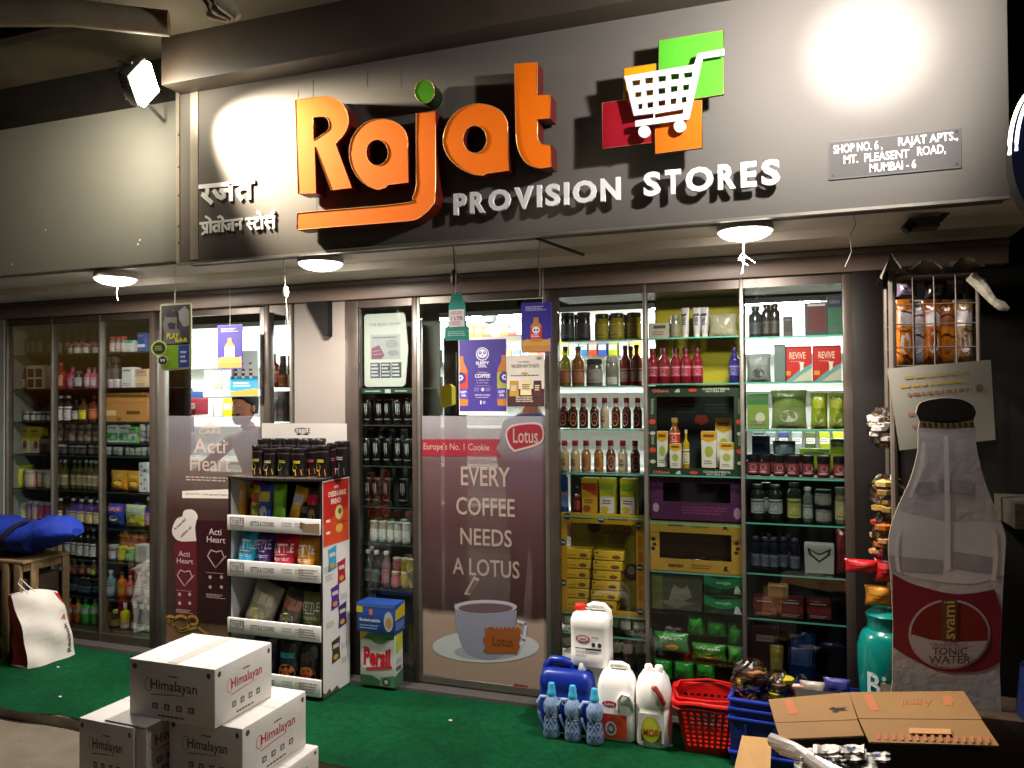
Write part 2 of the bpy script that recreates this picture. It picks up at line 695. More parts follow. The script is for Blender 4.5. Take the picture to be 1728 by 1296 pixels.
ORA = mat('#f0720a', .6, spec=.12, var=.03)
MAR = mat('#5c1712', .35, var=.1)
RR = curve([(497.6, 169), (542, 163, 1), (560, 164, 1), (576, 173, 1), (586, 190, 1), (588, 208, 1), (581, 226, 1), (566, 243), (594, 317), (559, 321), (531, 248), (533, 326), (503, 327)])
letter(RR, [curve([(528, 198), (547, 197, 1), (554, 203, 1), (556, 212, 1), (552, 221, 1), (529, 237)])], ORA, MAR)
a1 = curve(c2([(193, 560, 1), (205, 500, 1), (245, 452, 1), (300, 434, 1), (352, 441, 1), (390, 468, 1), (406, 505, 1), (406, 540), (408, 665), (336, 673), (325, 684), (290, 690, 1), (240, 662, 1), (205, 615, 1)]))
letter(a1, [circ(*c2([(295, 556)])[0], 40 / 2.16, 47 / 2.16)], ORA, MAR)
jj = curve(c2([(437, 413), (507, 405), (507, 700, 1), (494, 752, 1), (445, 796, 1), (400, 806), (2, 838), (2, 776), (385, 742, 1), (424, 718, 1), (437, 675, 1), (437, 640)]))
letter(jj, [], ORA, MAR)
letter(circ(*c2([(468, 333)])[0], 36 / 2.16, 43 / 2.16), [], mat('#4f9a1e', .35, var=.03), mat('#14240c', .4))
a2 = curve(c2([(535, 512, 1), (548, 456, 1), (583, 408, 1), (638, 381, 1), (692, 381, 1), (742, 402, 1), (768, 440, 1), (771, 480), (773, 622), (694, 632), (682, 640), (640, 634, 1), (590, 608, 1), (550, 565, 1)]))
letter(a2, [circ(*c2([(651, 508)])[0], 43 / 2.16, 50 / 2.16)], ORA, MAR)
tt = curve(c2([(795, 232), (878, 226), (878, 347), (926, 345), (926, 432), (880, 434), (880, 500, 1), (893, 524, 1), (912, 529), (929, 528), (929, 608), (880, 612, 1), (835, 590, 1), (808, 540, 1), (800, 480)]))
letter(tt, [], ORA, MAR)


def c4(pts):
    return [(1030 + q[0] / 5.184, 30 + q[1] / 5.184) for q in pts]


LS = mat('#1c1a18', .5)
for nm, pts, col, f in (('emblem_square', [(424, 200), (990, 108), (990, 668), (715, 712), (424, 712)], '#4fa32b', LF), ('emblem_square', [(118, 442), (398, 400), (398, 720), (118, 720)], '#c98f0a', LF + .004), ('emblem_square', [(-70, 745), (160, 712), (382, 680), (382, 1090), (-70, 1146)], '#8e1020', LF + .008), ('emblem_square', [(392, 790), (424, 730), (800, 722), (803, 1136), (392, 1190)], '#dc6412', LF - .004)):
    letter(c4(pts), [], mat(col, .35, var=.03), LS, nm, f, f + .016)
hol = []
for (ax, ay, bx, by) in ((190, 546, 262, 592), (303, 524, 374, 574), (418, 508, 487, 558), (528, 488, 602, 540), (642, 476, 718, 524), (216, 650, 272, 694), (312, 632, 376, 680), (418, 614, 482, 666), (526, 596, 590, 648), (634, 584, 690, 634), (242, 752, 282, 800), (322, 738, 376, 786), (418, 722, 482, 770), (524, 706, 578, 756), (622, 692, 668, 742)):
    hol.append(c4([(ax, ay + 4), (bx, ay - 3), (bx - 2, by - 4), (ax + 3, by + 3)]))
hol.append(c4([(388, 842), (640, 798), (634, 838), (388, 878)]))
cart = c4([(122, 510), (735, 408), (762, 312), (995, 270), (995, 328), (806, 356), (688, 888), (218, 952), (218, 900), (376, 876), (376, 836), (205, 858)])
letter(cart, hol, mat('#dedcd8', .4, var=.02), mat('#8a8884', .5), 'emblem_trolley', LF - .03, LF - .018, rim=False)
for cx, cy in ((298, 996), (608, 948)):
    letter(circ(*c4([(cx, cy)])[0], 54 / 5.184, 54 / 5.184), [], mat('#dedcd8', .4, var=.02), mat('#8a8884', .5), 'emblem_wheel', LF - .028, LF - .016, rim=False)


def word(s, wid, pxa, pya, pxb, top, y0, y1, m, parent, bold=.035, gap=.15):
    """raised letters along one line: baseline from pixel (pxa, pya), end at pxb; cap top at pixel top (above pxa)"""
    A = onY(pxa, pya, y0)
    xe = onY(pxb, pya, y0).x
    h = onY(pxa, top, y0).z - A.z
    tot = sum(wid) + gap * (len(s) - 1)
    k = (xe - A.x) / tot
    x = A.x
    for ch, w in zip(s, wid):
        v, f, a, bb, c, d = text_mesh(ch, bold, .5)
        b = B()
        b.add([(x + (q[0] - a) / (bb - a) * w * k, (y0 + y1) / 2 - q[2] * (y1 - y0) * -1, A.z + (q[1] - c) / (d - c) * h) for q in v], f, m)
        b.build('letter', parent, True)
        x += (w + gap) * k


LW = mat('#f0eeea', .45, var=.02)
word('PROVISION', [.52, .58, .86, .72, .17, .54, .17, .86, .70], 765, 363, 1047, 327, YF - .050, YF - .034, LW, sg)
word('STORES', [.56, .52, .88, .56, .48, .56], 1086, 332, 1317, 291, YF - .050, YF - .034, LW, sg)


# Devanagari lines, drawn as strokes traced in the sign's plane
def dv(strokes, r, y0=YF - .007):
    b = B()
    for st in strokes:
        pts = [onY(325 + u / 11.52, 295 + v / 11.52, y0) for u, v in st]
        P2 = [(p.x, p.z) for p in pts]
        for i, (a, c) in enumerate(zip(P2, P2[1:])):
            d = Vector((c[0] - a[0], c[1] - a[1]))
            if d.length < 1e-6:
                continue
            u = d.normalized() * r * .5
            n = Vector((-u.y, u.x)) * 2
            q = [(a[0] - u.x + n.x, a[1] - u.y + n.y), (c[0] + u.x + n.x, c[1] + u.y + n.y), (c[0] + u.x - n.x, c[1] + u.y - n.y), (a[0] - u.x - n.x, a[1] - u.y - n.y)]
            e = .0002 * (len(b.v) // 8 % 5)
            b.prism(q, [], lambda x, z, dd: (x, dd, z), y0 - e, YF - .001, LW)
    return b


def arcp(cx, cy, rx, ry, a0, a1, n=7):
    return [(cx + rx * math.cos(R(a0 + (a1 - a0) * i / n)), cy + ry * math.sin(R(a0 + (a1 - a0) * i / n))) for i in range(n + 1)]


dv([[(130, 232), (1190, 128)],
    [(272, 225), (282, 330), (262, 395), (190, 385)], [(190, 385), (360, 540)],
    [(735, 190), (740, 490)], [(690, 300), (540, 300), (600, 350), (600, 420), (550, 450), (480, 410), (410, 310)],
    [(1095, 150), (1100, 460)], [(1060, 250), (960, 255), (885, 300), (885, 380), (950, 470)]], .0105).build('lettering', sg, True)
dv([[(140, 945), (955, 862)], [(190, 945), (195, 1010), (225, 1050), (275, 1040)], [(275, 935), (278, 1130)], [(275, 1080), (180, 1155)],
    [(345, 925), (350, 1120)], [(345, 920), (325, 860), (250, 810)],
    [(510, 910), (510, 1100)], [(510, 990), (450, 985), (405, 1010), (405, 1070), (450, 1100), (505, 1060)],
    [(575, 900), (578, 1100)], [(575, 895), (570, 840), (530, 805), (490, 830)],
    [(770, 885), (772, 1080)], [(760, 955), (690, 960), (715, 1010), (700, 1055), (660, 1050), (620, 985)],
    [(920, 870), (925, 1065)], [(920, 960), (830, 960), (850, 990)],
    [(1030, 858), (1590, 812)], [(1090, 855), (1100, 930), (1060, 955), (1140, 1060)], [(1100, 950), (1180, 945)],
    [(1260, 845), (1258, 890), (1205, 920), (1200, 1000), (1240, 1050), (1295, 1030)],
    [(1345, 835), (1350, 1045)], [(1345, 830), (1310, 760), (1250, 715)],
    [(1430, 830), (1440, 900), (1410, 930), (1490, 1040)], [(1440, 920), (1560, 910)], [(1570, 815), (1575, 1030)], [(1560, 800), (1535, 740), (1590, 715)]], .0056).build('lettering', sg, True)

# address plate
b = B()
pa, pb = onY(1398, 240, YF - .004), onY(1621, 218, YF - .004)
pz = ZZ(1398, 304, YF - .004)
b.box((pa.x, YF - .005, pz), (pb.x, YF - .0008, pa.z), mat('#4a4745', .7, spec=.2, var=.05))
A = b.front(pa.x, pb.x, YF - .005, pz, pa.z)
for y in (0., .975):
    A.rect(0, y, 1, y + .025, '#4c4844', 0)
for x in (0., .994):
    A.rect(x, 0, x + .006, 1, '#4c4844', 0)
for cx in (.03, .97):
    for cy in (.09, .9):
        A.ell(cx, cy, .012, .04, '#1d1b19', 0, 10)
wt = mat('#f2f0ec', .5, var=.02)
A.text('SHOP NO. 6 ,', .04, .10, .42, .36, wt, 1, .012)
A.text('RAJAT APTS.,', .54, .08, .98, .36, wt, 1, .012)
A.text('MT.', .12, .40, .23, .62, wt, 1, .012)
A.text('PLEASENT', .28, .40, .62, .62, wt, 1, .012)
A.text('ROAD,', .68, .37, .89, .63, wt, 1, .012)
A.text('MUMBAI - 6', .32, .68, .67, .90, wt, 1, .012)
b.build('address_plate', sg, True)


# ================================================================== LAMPS
def lamp(name, typ, loc, power, col, size=.1, aim=None, spot=120, blend=.6, parent=None):
    l = bpy.data.lights.new(name, typ)
    l.energy = power
    l.color = col
    if typ == 'AREA':
        l.shape = 'RECTANGLE' if isinstance(size, tuple) else 'DISK'
        l.size = size[0] if isinstance(size, tuple) else size
        if isinstance(size, tuple):
            l.size_y = size[1]
    else:
        l.shadow_soft_size = size
    if typ == 'SPOT':
        l.spot_size = R(spot)
        l.spot_blend = blend
    o = bpy.data.objects.new(name, l)
    COL.objects.link(o)
    d = Vector(aim if aim else (0, 0, -1))
    o.rotation_euler = d.to_track_quat('-Z', 'Y').to_euler()
    o.location = loc
    if parent:
        o.parent = parent
        o.location = Vector(loc) - parent.location
    return o


GLOW = mat('#fff6ea', emit=16)
HOUS = mat('#6a6862', .4, metal=.7)
for i, (px, py, lab) in enumerate(((195, 456, 'round soffit light under the plain grey fascia panel'), (541, 433, 'round soffit light under the orange letters'), (1257, 377, 'round soffit light under the white lettering, with a frayed tassel'))):
    p = onY(px, py, -.60)
    t = thing('soffit_light', lab, 'light', (p.x, -.60, 2.265), 0, 'round lights under the shop sign')
    b = B()
    b.lathe([(0, .034), (.105, .034), (.112, .02), (.112, .0), (.104, -.002)], mat('#d8d6d0', .4), seg=28)
    b.build('housing', t)
    b = B()
    b.lathe([(0, -.036), (.04, -.034), (.075, -.026), (.10, -.012), (.108, .0)], GLOW, seg=28)
    b.build('diffuser', t)
    lamp('downlight', 'AREA', (p.x, -.60, 2.222), LAMP['down'], (1, .93, .84), .2, parent=t)


def flood(label, loc, aim, wide, beam, col, up=False, group='floodlights on the shop sign'):
    """wide and beam: (power, direction, cone, blend)"""
    t = thing('floodlight', label, 'floodlight', loc, 0, group)
    d = Vector(aim).normalized()
    q = d.to_track_quat('-Y', 'Z').to_matrix() @ Matrix.Rotation(R(0 if up else 28), 3, 'Y')
    b = B()
    b.box((-.10, 0, -.075), (.10, .05, .075), HOUS, .01)
    for k in range(8):
        b.box((-.09 + .024 * k, .05, -.065), (-.082 + .024 * k, .075, .065), HOUS)
    b.v = [tuple(q @ Vector(p)) for p in b.v]
    b.build('housing', t)
    b = B()
    b.box((-.09, -.03, -.066), (.09, -.001, .066), mat('#fff4dc', emit=55), .008)
    b.v = [tuple(q @ Vector(p)) for p in b.v]
    b.build('lens', t)
    b = B()
    w = Vector((.05, .1, 3.39 - loc[2])) if up else onY(276, 204, YF - .001) - Vector(loc)
    b.tube([q @ Vector((-.11, .02, 0)), q @ Vector((-.11, .08, -.02)), q @ Vector((.11, .08, -.02)), q @ Vector((.11, .02, 0))], .007, HOUS)
    b.tube([q @ Vector((0, .08, -.02)), w], .009, HOUS, 8)
    b.build('bracket', t)
    for (pw, dr, cone, bl), off in ((wide, d * .05 if up else Vector((-.06, -.22, -.17))), (beam, d * .05)):  # left lamp's wide spot hangs off the housing, added to light the neighbour fascia
        lamp('flood_or_fill_spot', 'SPOT', Vector(loc) + off, pw, col, .035, dr, cone, bl, parent=t)
    return t


fl = onY(240, 140, -1.0)
hl = onY(515, 290, YF) - fl
flood('glowing floodlight on a bracket beside the shop sign', fl, (.80, .26, -.36), (58, (-.62, .55, -.36), 140, 1.), (620, hl, 64, .85), (1, .88, .68))
fr = onY(1478, -105, -1.5)
hr = onY(1468, 82, YF) - fr
flood('floodlight above the white address plate of the sign', fr, hr, (115, hr + Vector((-.6, 0, .1)), 165, .4), (125, hr, 46, 1.), (1, .965, .94), True)

# ================================================================== INTERIOR
def tube_light(loc, L, label, rz=0., power=None, tilt=0.):
    t = thing('tube_light', label, 'light', loc, rz, 'fluorescent tube lights inside the shop')
    b = B()
    b.box((-L / 2, -.03, .02), (L / 2, .03, .055), mat('#d9d9d4', .4))
    b.build('housing', t)
    b = B()
    b.tube([(-L / 2 + .02, 0, 0), (L / 2 - .02, 0, 0)], .016, mat('#f4fbff', emit=85), 8)
    b.build('tube', t)
    l = lamp('tube_lamp', 'AREA', Vector(loc) + Vector((0, 0, -.03)), power or LAMP['tube'], (.95, 1, .97), (L, .06), parent=t)
    l.rotation_euler = (R(tilt), 0, 0)
    l.location = (0, 0, -.03)


tube_light((-6.6, 2.2, 2.36), 1.5, 'fluorescent tube glaring behind the hanging dark poster', power=150, tilt=60)
tube_light((-5.2, 1.3, 2.36), 1.2, 'fluorescent tube over the bearded man in the shop', power=60, tilt=45)
tube_light((-2.3, 1.8, 2.36), 1.4, 'fluorescent tube seen above the purple bottle posters')
tube_light((-2.9, 3.1, 2.36), 1.4, 'fluorescent tube near the rear wall of coloured cartons', tilt=30)
tube_light((-.5, 2.9, 2.36), 1.4, 'fluorescent tube behind the upper oil bottles', tilt=40)
tube_light((.35, 1.4, 2.36), 1.2, 'fluorescent tube behind the red tea cartons', tilt=50)

p = onY(826, 530, 2.2)
t = thing('security_camera', 'small grey security camera hanging from the shop ceiling', 'camera', (p.x, 2.2, p.z))
b = B()
b.box((-.05, -.05, .02), (.05, .05, .12), mat('#8f9290', .5), .01)
b.build('bracket', t)
b = B()
b.lathe([(0, -.09), (.05, -.07), (.075, -.01), (.075, .04), (0, .05)], mat('#7e8280', .4), seg=20)
b.build('dome', t)
p = onY(762, 640, .9)
b = B()
b.box((p.x - .06, .9, .03), (p.x + .05, 1.05, 2.0), mat('#161514', .3), .01)
b.box((p.x - .05, .885, 1.2), (p.x + .04, .9, 1.9), mat('#2b2a28', .2), .004)
tag(b.build('dark_post'), 'tall black post inside the coffee poster door', 'post')
p = onY(754, 668, .8)
b = B()
b.loft([[(p.x + a * w, .8 + c * w, p.z + z + a * .15) for a, c in ((-.05, -.03), (.05, -.03), (.05, .03), (-.05, .03))] for z, w in ((-.07, .8), (-.06, 1), (.05, 1), (.07, .6))], mat('#f0d030', .8, bump=.5))
tag(b.build('sponge'), 'yellow sponge cloth tied to the black post', 'sponge')

# rear shelving with stock
rk = thing('shop_rack', 'white rear shop rack holding rows of coloured cartons', 'rack', (-2, 3.5, 0))
for z in (.5, .9, 1.3, 1.65, 1.98):
    b = B()
    b.box((-8.4, 3.45, z - .025), (1.9, 3.88, z), mat('#c9c9c2', .5))
    b.build('shelf_board', rk, True)
cols = '#a9b81c #b5c422 #c8401c #d8d4c8 #cf6a1e #c92f2a #d9d6d0 #2c4fa0 #d6b51f #b8352c #e0ddd6 #3b7fb0 #9aa81f #d47a1e'.split()
words_of = {'#a9b81c': 'lime', '#b5c422': 'pale lime', '#c8401c': 'red', '#d8d4c8': 'cream', '#cf6a1e': 'orange', '#c92f2a': 'bright red', '#d9d6d0': 'white', '#2c4fa0': 'blue', '#d6b51f': 'yellow', '#b8352c': 'brick red', '#e0ddd6': 'plain white', '#3b7fb0': 'sky blue', '#9aa81f': 'olive', '#d47a1e': 'amber'}


def stock(px, w, py0, py1, y, col, label, name='carton', group=None):
    p, q = onY(px - w / 2, py1, y), onY(px + w / 2, py0, y)
    b = B()
    ww, hh = q.x - p.x, q.z - p.z
    b.box((0, 0, 0), (ww, .16, hh), mat(col, .45), .004)
    A = b.front(0, ww, 0, 0, hh)
    A.rect(.08, .3, .92, .62, '#e8e4d8', 0)
    A.print(.15, .36, .85, .56, 2, '#5a4a40', 1, int(px))
    o = b.build(name)
    o.location = (p.x, y, p.z)
    tag(o, label, 'carton', group)


for i, px in enumerate((792, 807, 822, 836, 850, 864, 878, 893, 908, 922)):
    c = cols[i]
    stock(px, 13, 548 + (i % 3) * 3 - (px - 790) * .05, 569 - (px - 790) * .05, 3.45, c, f'{words_of[c]} carton on the top rack shelf, {ORD[i]} from the black post')
for i, px in enumerate((856, 871, 886, 901, 915, 927)):
    c = cols[(i * 3 + 4) % 14]
    stock(px, 13, 590, 617, 3.45, c, f'{words_of[c]} carton on the middle rack shelf, {ORD[i]} along from the purple poster')
for i, px in enumerate((952, 968, 984, 1000, 1016, 1034, 1052, 1070)):
    c = cols[(i * 5 + 1) % 14]
    stock(px, 14, 574, 600, 3.2, c, f'{words_of[c]} carton far behind the juice bottles, {ORD[i]} from the coffee door')
for i, px in enumerate((1280, 1300, 1322, 1345, 1368, 1392, 1415)):
    c = ('#3b4a44', '#6f7a78', '#2c3f66', '#8f9a90', '#4a5a30', '#9aa81f', '#a9b81c')[i]
    stock(px, 17, 730, 760, 2.2, c, ('dark green', 'grey', 'navy', 'pale grey', 'moss green', 'olive green', 'lime green')[i] + ' carton seen through the gap above the black-lidded jars')
# white packs and the counter behind the doorway
for j, (py0, py1) in enumerate(((625, 658), (672, 703))):
    for i, px in enumerate((352, 368, 384, 400, 416)):
        if j == 0 and i == 1:
            continue
        c = ['#d9d4d2', '#cfc8cc', '#d8d2c4', '#c8b8c4', '#ddd8d6'][i] if not (j == 1 and i == 2) else '#d8cf1c'
        nm = {'#d8cf1c': 'bright yellow'}.get(c, 'white')
        stock(px, 14, py0, py1, 1.9, c, f'{nm} hanging pack in the {"upper" if j == 0 else "lower"} row behind the doorway, {ORD[i]} from the metal post', 'snack_pack')
for i, (px, w, py0, py1, c, l) in enumerate(((297, 12, 655, 682, '#3a3550', 'dark violet pack'), (299, 14, 684, 702, '#c8743a', 'orange round pack'), (316, 9, 660, 700, '#2f5fa8', 'blue slim pack'), (326, 7, 672, 700, '#b02a3c', 'crimson slim pack'), (298, 14, 704, 730, '#5b4a86', 'lilac wrapped pack'), (300, 15, 735, 765, '#8a7da0', 'pale lilac wrapped pack'))):
    stock(px, w, py0, py1, 1.4, c, l + ' on the rack inside the doorway', 'snack_pack')
ct = thing('shop_counter', 'grey counter behind the heart oil door film', 'counter', (-4, 1.3, .02))
b = B()
b.box((-1.2, .0, 0), (.5, .5, .95), mat('#6d6a68', .5), .01)
b.build('body', ct)
b = B()
b.box((-1.25, -.03, .951), (.55, .53, .985), mat('#a09c98', .3), .006)
b.build('worktop', ct)

# ================================================================== CABINETS AND DOORS
ALU = mat('#7b756c', .35, metal=.7, var=.08)
FR = mat('#4c423b', .35, metal=.4, var=.08)
GL = clear('#f9fbfa', .3, .02, .33)
EDGE = mat('#4f9b86', .2, spec=.6, var=0)
EDGE_D = mat('#2f3f38', .25, spec=.6, var=0)
SHG = clear('#f3f9f6', .3, .05, .5)
ZT = 2.155


def cabinet(label, xa, xb, posts, shelves, back, edge, top=ZT):
    """posts (x, width); shelves (x0, x1, z); back (x0, x1, z0, z1, colour)"""
    t = thing('display_cabinet', label, 'cabinet', ((xa + xb) / 2, .1, .022))
    for x, w in posts:
        b = B()
        b.box((x - w / 2, -.022, .022), (x + w / 2, .03, top), ALU if w < .03 else FR, .002)
        b.build('post', t, True)
    for nm, za, zb in (('base_board', .022, .075), ('header_board', top - .045, top - .001)):
        b = B()
        b.box((xa, -.018, za), (xb, .30, zb), FR)
        b.build(nm, t, True)
    for x0, x1, z in shelves:
        b = B()
        b.box((x0 + .006, .03, z - .0070), (x1 - .006, .295, z - .001), SHG)
        b.box((x0 + .006, .0265, z - .0075), (x1 - .006, .0298, z - .0005), edge)
        b.build('shelf', t, True)
    for x0, x1, z0, z1, c in back:
        b = B()
        b.box((x0, .3, z0), (x1, .312, z1), mat(c, .6, var=.1))
        b.build('back_panel', t, True)
    for (x, w), (x2, w2) in zip(posts, posts[1:]):
        b = B()
        b.box((x + w / 2 + .001, -.006, .076), (x2 - w2 / 2 - .001, -.001, top - .046), GL)
        b.build('glass_pane', t, True)
    return t


def xs(px):
    return X(px, 780, 0)


YS = .10
# shelves: pixel heights read at the middle of each bay
L_SH = [ZZ(215, y, YS) for y in (595, 654, 712, 769, 829, 890, 947, 1009)]
shv = [(xs(a), xs(c), z) for z in L_SH for a, c in ((15, 91), (91, 172), (172, 262))]
shv += [(xs(91), xs(172), ZZ(215, 747, YS)), (xs(172), xs(262), ZZ(215, 747, YS)), (xs(91), xs(172), ZZ(130, 970, YS))]
cabinet('long glass display cabinet of mixed bottles and packets behind the blue bag', xs(13), xs(263), [(xs(14), .025), (xs(91), .012), (xs(172), .014), (xs(260), .035)], shv, [(xs(13), xs(263), .022, ZT, '#231f1b')], EDGE_D)
N_SH = [ZZ(655, y, YS) for y in (655, 716, 784, 852, 914, 989)]
cabinet('slim glass cabinet with rows of black cans beside the white pillar', xs(588), xs(704), [(xs(597), .085), (xs(703), .03)], [(xs(606), xs(700), z) for z in N_SH], [(xs(588), xs(704), .022, ZT, '#565a52')], EDGE_D)
R1 = [ZZ(1015, y, YS) for y in (575, 651, 723, 797, 868, 1030, 1065)]
R2 = [ZZ(1175, y, YS) for y in (570, 647, 800, 880, 962)]
R3 = [ZZ(1345, y, YS) for y in (568, 644, 724, 805, 881, 966, 1042)]
shv = [(xs(944), xs(1091), z) for z in R1] + [(xs(1091), xs(1254), z) for z in R2] + [(xs(1254), xs(1428), z) for z in R3]
cabinet('wide glass cabinet of sauces, oils and tea behind the red basket', xs(936), xs(1440), [(xs(937), .045), (xs(1091), .018), (xs(1254), .018), (xs(1433), .04)], shv,
        [(xs(936), xs(1091), .022, R1[3] - .02, '#2a2d28'), (xs(1091), xs(1254), .022, ZT, '#23251f'), (xs(1254), xs(1440), .022, R3[3] - .03, '#1b1d1c')], EDGE)
b = B()
za, zb = R2[1] - .02, ZT - .05
b.box((xs(1094), .285, za), (xs(1252), .297, zb), mat('#a59a1c', .7, var=.15, vs=4))
tag(b.build('backing_card'), 'plain yellow backing card behind the red squeeze bottles', 'card')
# slim case beside the doorway
b2 = [ZZ(475, y, .2) for y in (653, 712)]
cabinet('narrow glass case with a red sauce bottle between doorway and white pillar', xs(452), xs(497), [(xs(454), .035), (xs(495), .02)], [(xs(458), xs(494), z) for z in b2], [(xs(452), xs(497), .022, b2[0] - .1, '#3a3733')], EDGE_D)


def door(label, xa, xb, y, stops, zfilm, zbot=.03, post=.03):
    t = thing('glass_door', label, 'door', ((xa + xb) / 2, y, .022))
    b = B()
    for x in (xa + post / 2, xb - post / 2):
        b.box((x - post / 2, y - .018, zbot), (x + post / 2, y + .018, ZT - .004), ALU, .002)
    b.box((xa + post + .0005, y - .016, zbot), (xb - post - .0005, y + .016, zbot + .035), ALU)
    b.box((xa + post + .0005, y - .016, ZT - .04), (xb - post - .0005, y + .016, ZT - .004), FR)
    b.build('frame', t, True)
    b = B()
    b.box((xa + post + .001, y - .003, zbot + .036), (xb - post - .001, y + .003, ZT - .041), GL)
    b.build('glass_pane', t, True)
    b = B()
    b.box((xa + post + .002, y - .0062, zbot + .038), (xb - post - .002, y - .0036, zfilm), film(stops))
    b.build('printed_film', t, True)
    return t


FW = film([(0, '#e6dfda', .78)], name='film_white')
FR2 = film([(0, '#8a2430', .8)], name='film_red')
# ---- coffee door
xa, xb = xs(704), xs(931)
zf = ZZ(800, 702, 0)
dr = door('glass door with coffee cup poster film and cookie slogan', xa, xb, 0., [(0., '#a08878', .90), (.265, '#a38a7a', .88), (.29, '#38221f', .80), (.62, '#54393a', .70), (.86, '#6a5052', .56), (.93, '#8a8082', .46), (1., '#989294', .46)], zf)
z0 = .068


def film_art(xl, xr, zt, zbm, y):
    b = B()
    return b, b.front(xl, xr, y, zbm, zt)


b, A = film_art(xa, xb, zf, z0, -.0064)
HH = zf - z0
q = lambda px, py: ((X(px, py, -.006) - xa) / (xb - xa), (zf - ZZ(px, py, -.006)) / HH)


def tx(A, q, s, x0, y0, x1, y1, m, L=1, bold=0.):
    a, c = q(x0, y0), q(x1, y1)
    A.text(s, a[0], a[1], c[0], c[1], m, L, bold)


cream = film([(0, '#ab978d', .72)], name='film_cream')
for s, y0, y1, x0, x1 in (('EVERY', 787, 822, 778, 861), ('COFFEE', 838, 873, 770, 869), ('NEEDS', 890, 924, 777, 864), ('A LOTUS', 940, 977, 764, 877)):
    tx(A, q, s, x0, y0, x1, y1, cream, 2, .012)
P = lambda pts: [q(*p) for p in pts]
A.poly(P([(712, 741), (845, 741), (838, 756), (846, 771), (712, 769)]), FR2, 1)
tx(A, q, "Europe's No. 1 Cookie", 715, 747, 826, 764, cream, 2, .006)
A.poly(P(curve([(853, 732, 1), (862, 718, 1), (890, 713, 1), (914, 716, 1), (918, 740, 1), (905, 752, 1), (868, 763), (858, 752, 1)])), film([(0, '#b09a92', .85)], name='film_rim'), 2)
A.poly(P(curve([(856, 732, 1), (864, 721, 1), (890, 716, 1), (912, 719, 1), (915, 739, 1), (903, 749, 1), (869, 759), (861, 750, 1)])), film([(0, '#842430', .85)], name='film_logo'), 3)
tx(A, q, 'Lotus', 866, 723, 908, 748, cream, 4, .01)
# cup, saucer, cookie
A.poly(P(circ(820, 1091, 90, 27, 40)), film([(0, '#b7b9bb', .95)], name='film_saucer'), 1)
A.poly(P(circ(822, 1100, 55, 13, 30)), film([(0, '#98999c', .95)], name='film_saucer2'), 2)
cupm = film([(0, '#7f8090', .96)], name='film_cup')
A.poly(P(curve([(767, 1018), (873, 1030), (868, 1062, 1), (857, 1095, 1), (838, 1111, 1), (808, 1110, 1), (785, 1098, 1), (772, 1065, 1)])), cupm, 3)
A.poly(P(circ(820, 1024, 53, 12, 30)), film([(0, '#a9a6ae', .96)], name='film_cuprim'), 4)
A.poly(P(circ(820, 1026, 46, 8.5, 30)), film([(0, '#5d4a4c', .96)], name='film_coffee'), 5)
A.line(P([(874, 1048), (888, 1052), (884, 1080), (872, 1100)]), .022, film([(0, '#b9bac4', .95)], name='film_handle'), 3)
ck = [(817 + 34 * 1.0 * t, 0) for t in (0, 1)]
zig = []
for i in range(9):
    zig += [(818 + 7 * i, 1057 - 1 * i * .1), (821.5 + 7 * i, 1061)]
zig += [(880, 1060), (877, 1068), (880, 1076), (876, 1084), (878, 1092), (873, 1102)]
for i in range(8):
    zig += [(870 - 6.5 * i, 1104), (866.5 - 6.5 * i, 1100)]
zig += [(816, 1100), (819, 1090), (815, 1080), (819, 1070)]
A.poly(P(zig), film([(0, '#8a4a20', .97)], name='film_cookie'), 6)
tx(A, q, 'Lotus', 832, 1072, 866, 1092, film([(0, '#5a2c12', .95)], name='film_cookietext'), 7, .01)
A.poly(P([(783, 1003), (800, 972), (810, 977), (793, 1004)]), film([(0, '#a08d84', .85)], name='film_tag'), 1)
A.poly(P([(789, 1000), (801, 978), (806, 981), (794, 1002)]), film([(0, '#5b4540', .9)], name='film_tag2'), 2)
tx(A, q, "COFFEE'S FAVOURITE", 750, 1143, 856, 1155, cream, 2)
A.poly(P([(867, 1156), (868, 1153), (891, 1157), (892, 1168), (867, 1166)]), FR2, 2)
b.build('print', dr, True, False)
# ---- heart oil door
xa, xb = xs(268), xs(449)
zf = ZZ(370, 702, 0)
dl = door('glass door with heart oil poster film beside the snack stand', xa, xb, .02, [(0., '#8a6a52', .93), (.09, '#7c5a45', .92), (.16, '#38231f', .84), (.62, '#442e2a', .76), (.80, '#6a5c56', .52), (.93, '#736c70', .36), (1., '#807a7e', .32)], zf, post=.045)
b, A = film_art(xa, xb, zf, z0, .0135)
HH = zf - z0
pink = film([(0, '#cbb0b0', .85)], name='film_pink')
for (x0, y0, x1, y1) in ((323, 740, 382, 765), ):
    tx(A, q, 'Acti', 323, 740, 377, 766, cream, 2, .006)
    tx(A, q, 'Heart', 317, 769, 386, 797, cream, 2, .006)
    A.ring(*q(379, 749), .014, .007, .006, cream, 2)
    tx(A, q, 'CARE', 332, 724, 370, 733, cream, 2)
    A.poly(P([(333, 723), (343, 717), (350, 712), (357, 717), (369, 723)]), cream, 2)
    A.print(*q(310, 803), *q(386, 815), 2, cream, 2, 3)
A.poly(P([(304, 829), (386, 826), (386, 842), (304, 841)]), film([(0, '#cfc4b8', .92)], name='film_strip'), 2)
tx(A, q, 'good for the good heart', 310, 831, 384, 839, film([(0, '#6a5148', .9)], name='film_striptext'), 3)
A.poly(P(curve([(287, 893, 1), (294, 877, 1), (304, 872), (308, 862, 1), (322, 861, 1), (330, 872, 1), (326, 890, 1), (328, 914), (300, 914, 1), (289, 905, 1)])), film([(0, '#c9bfb8', .93)], name='film_heart'), 2)
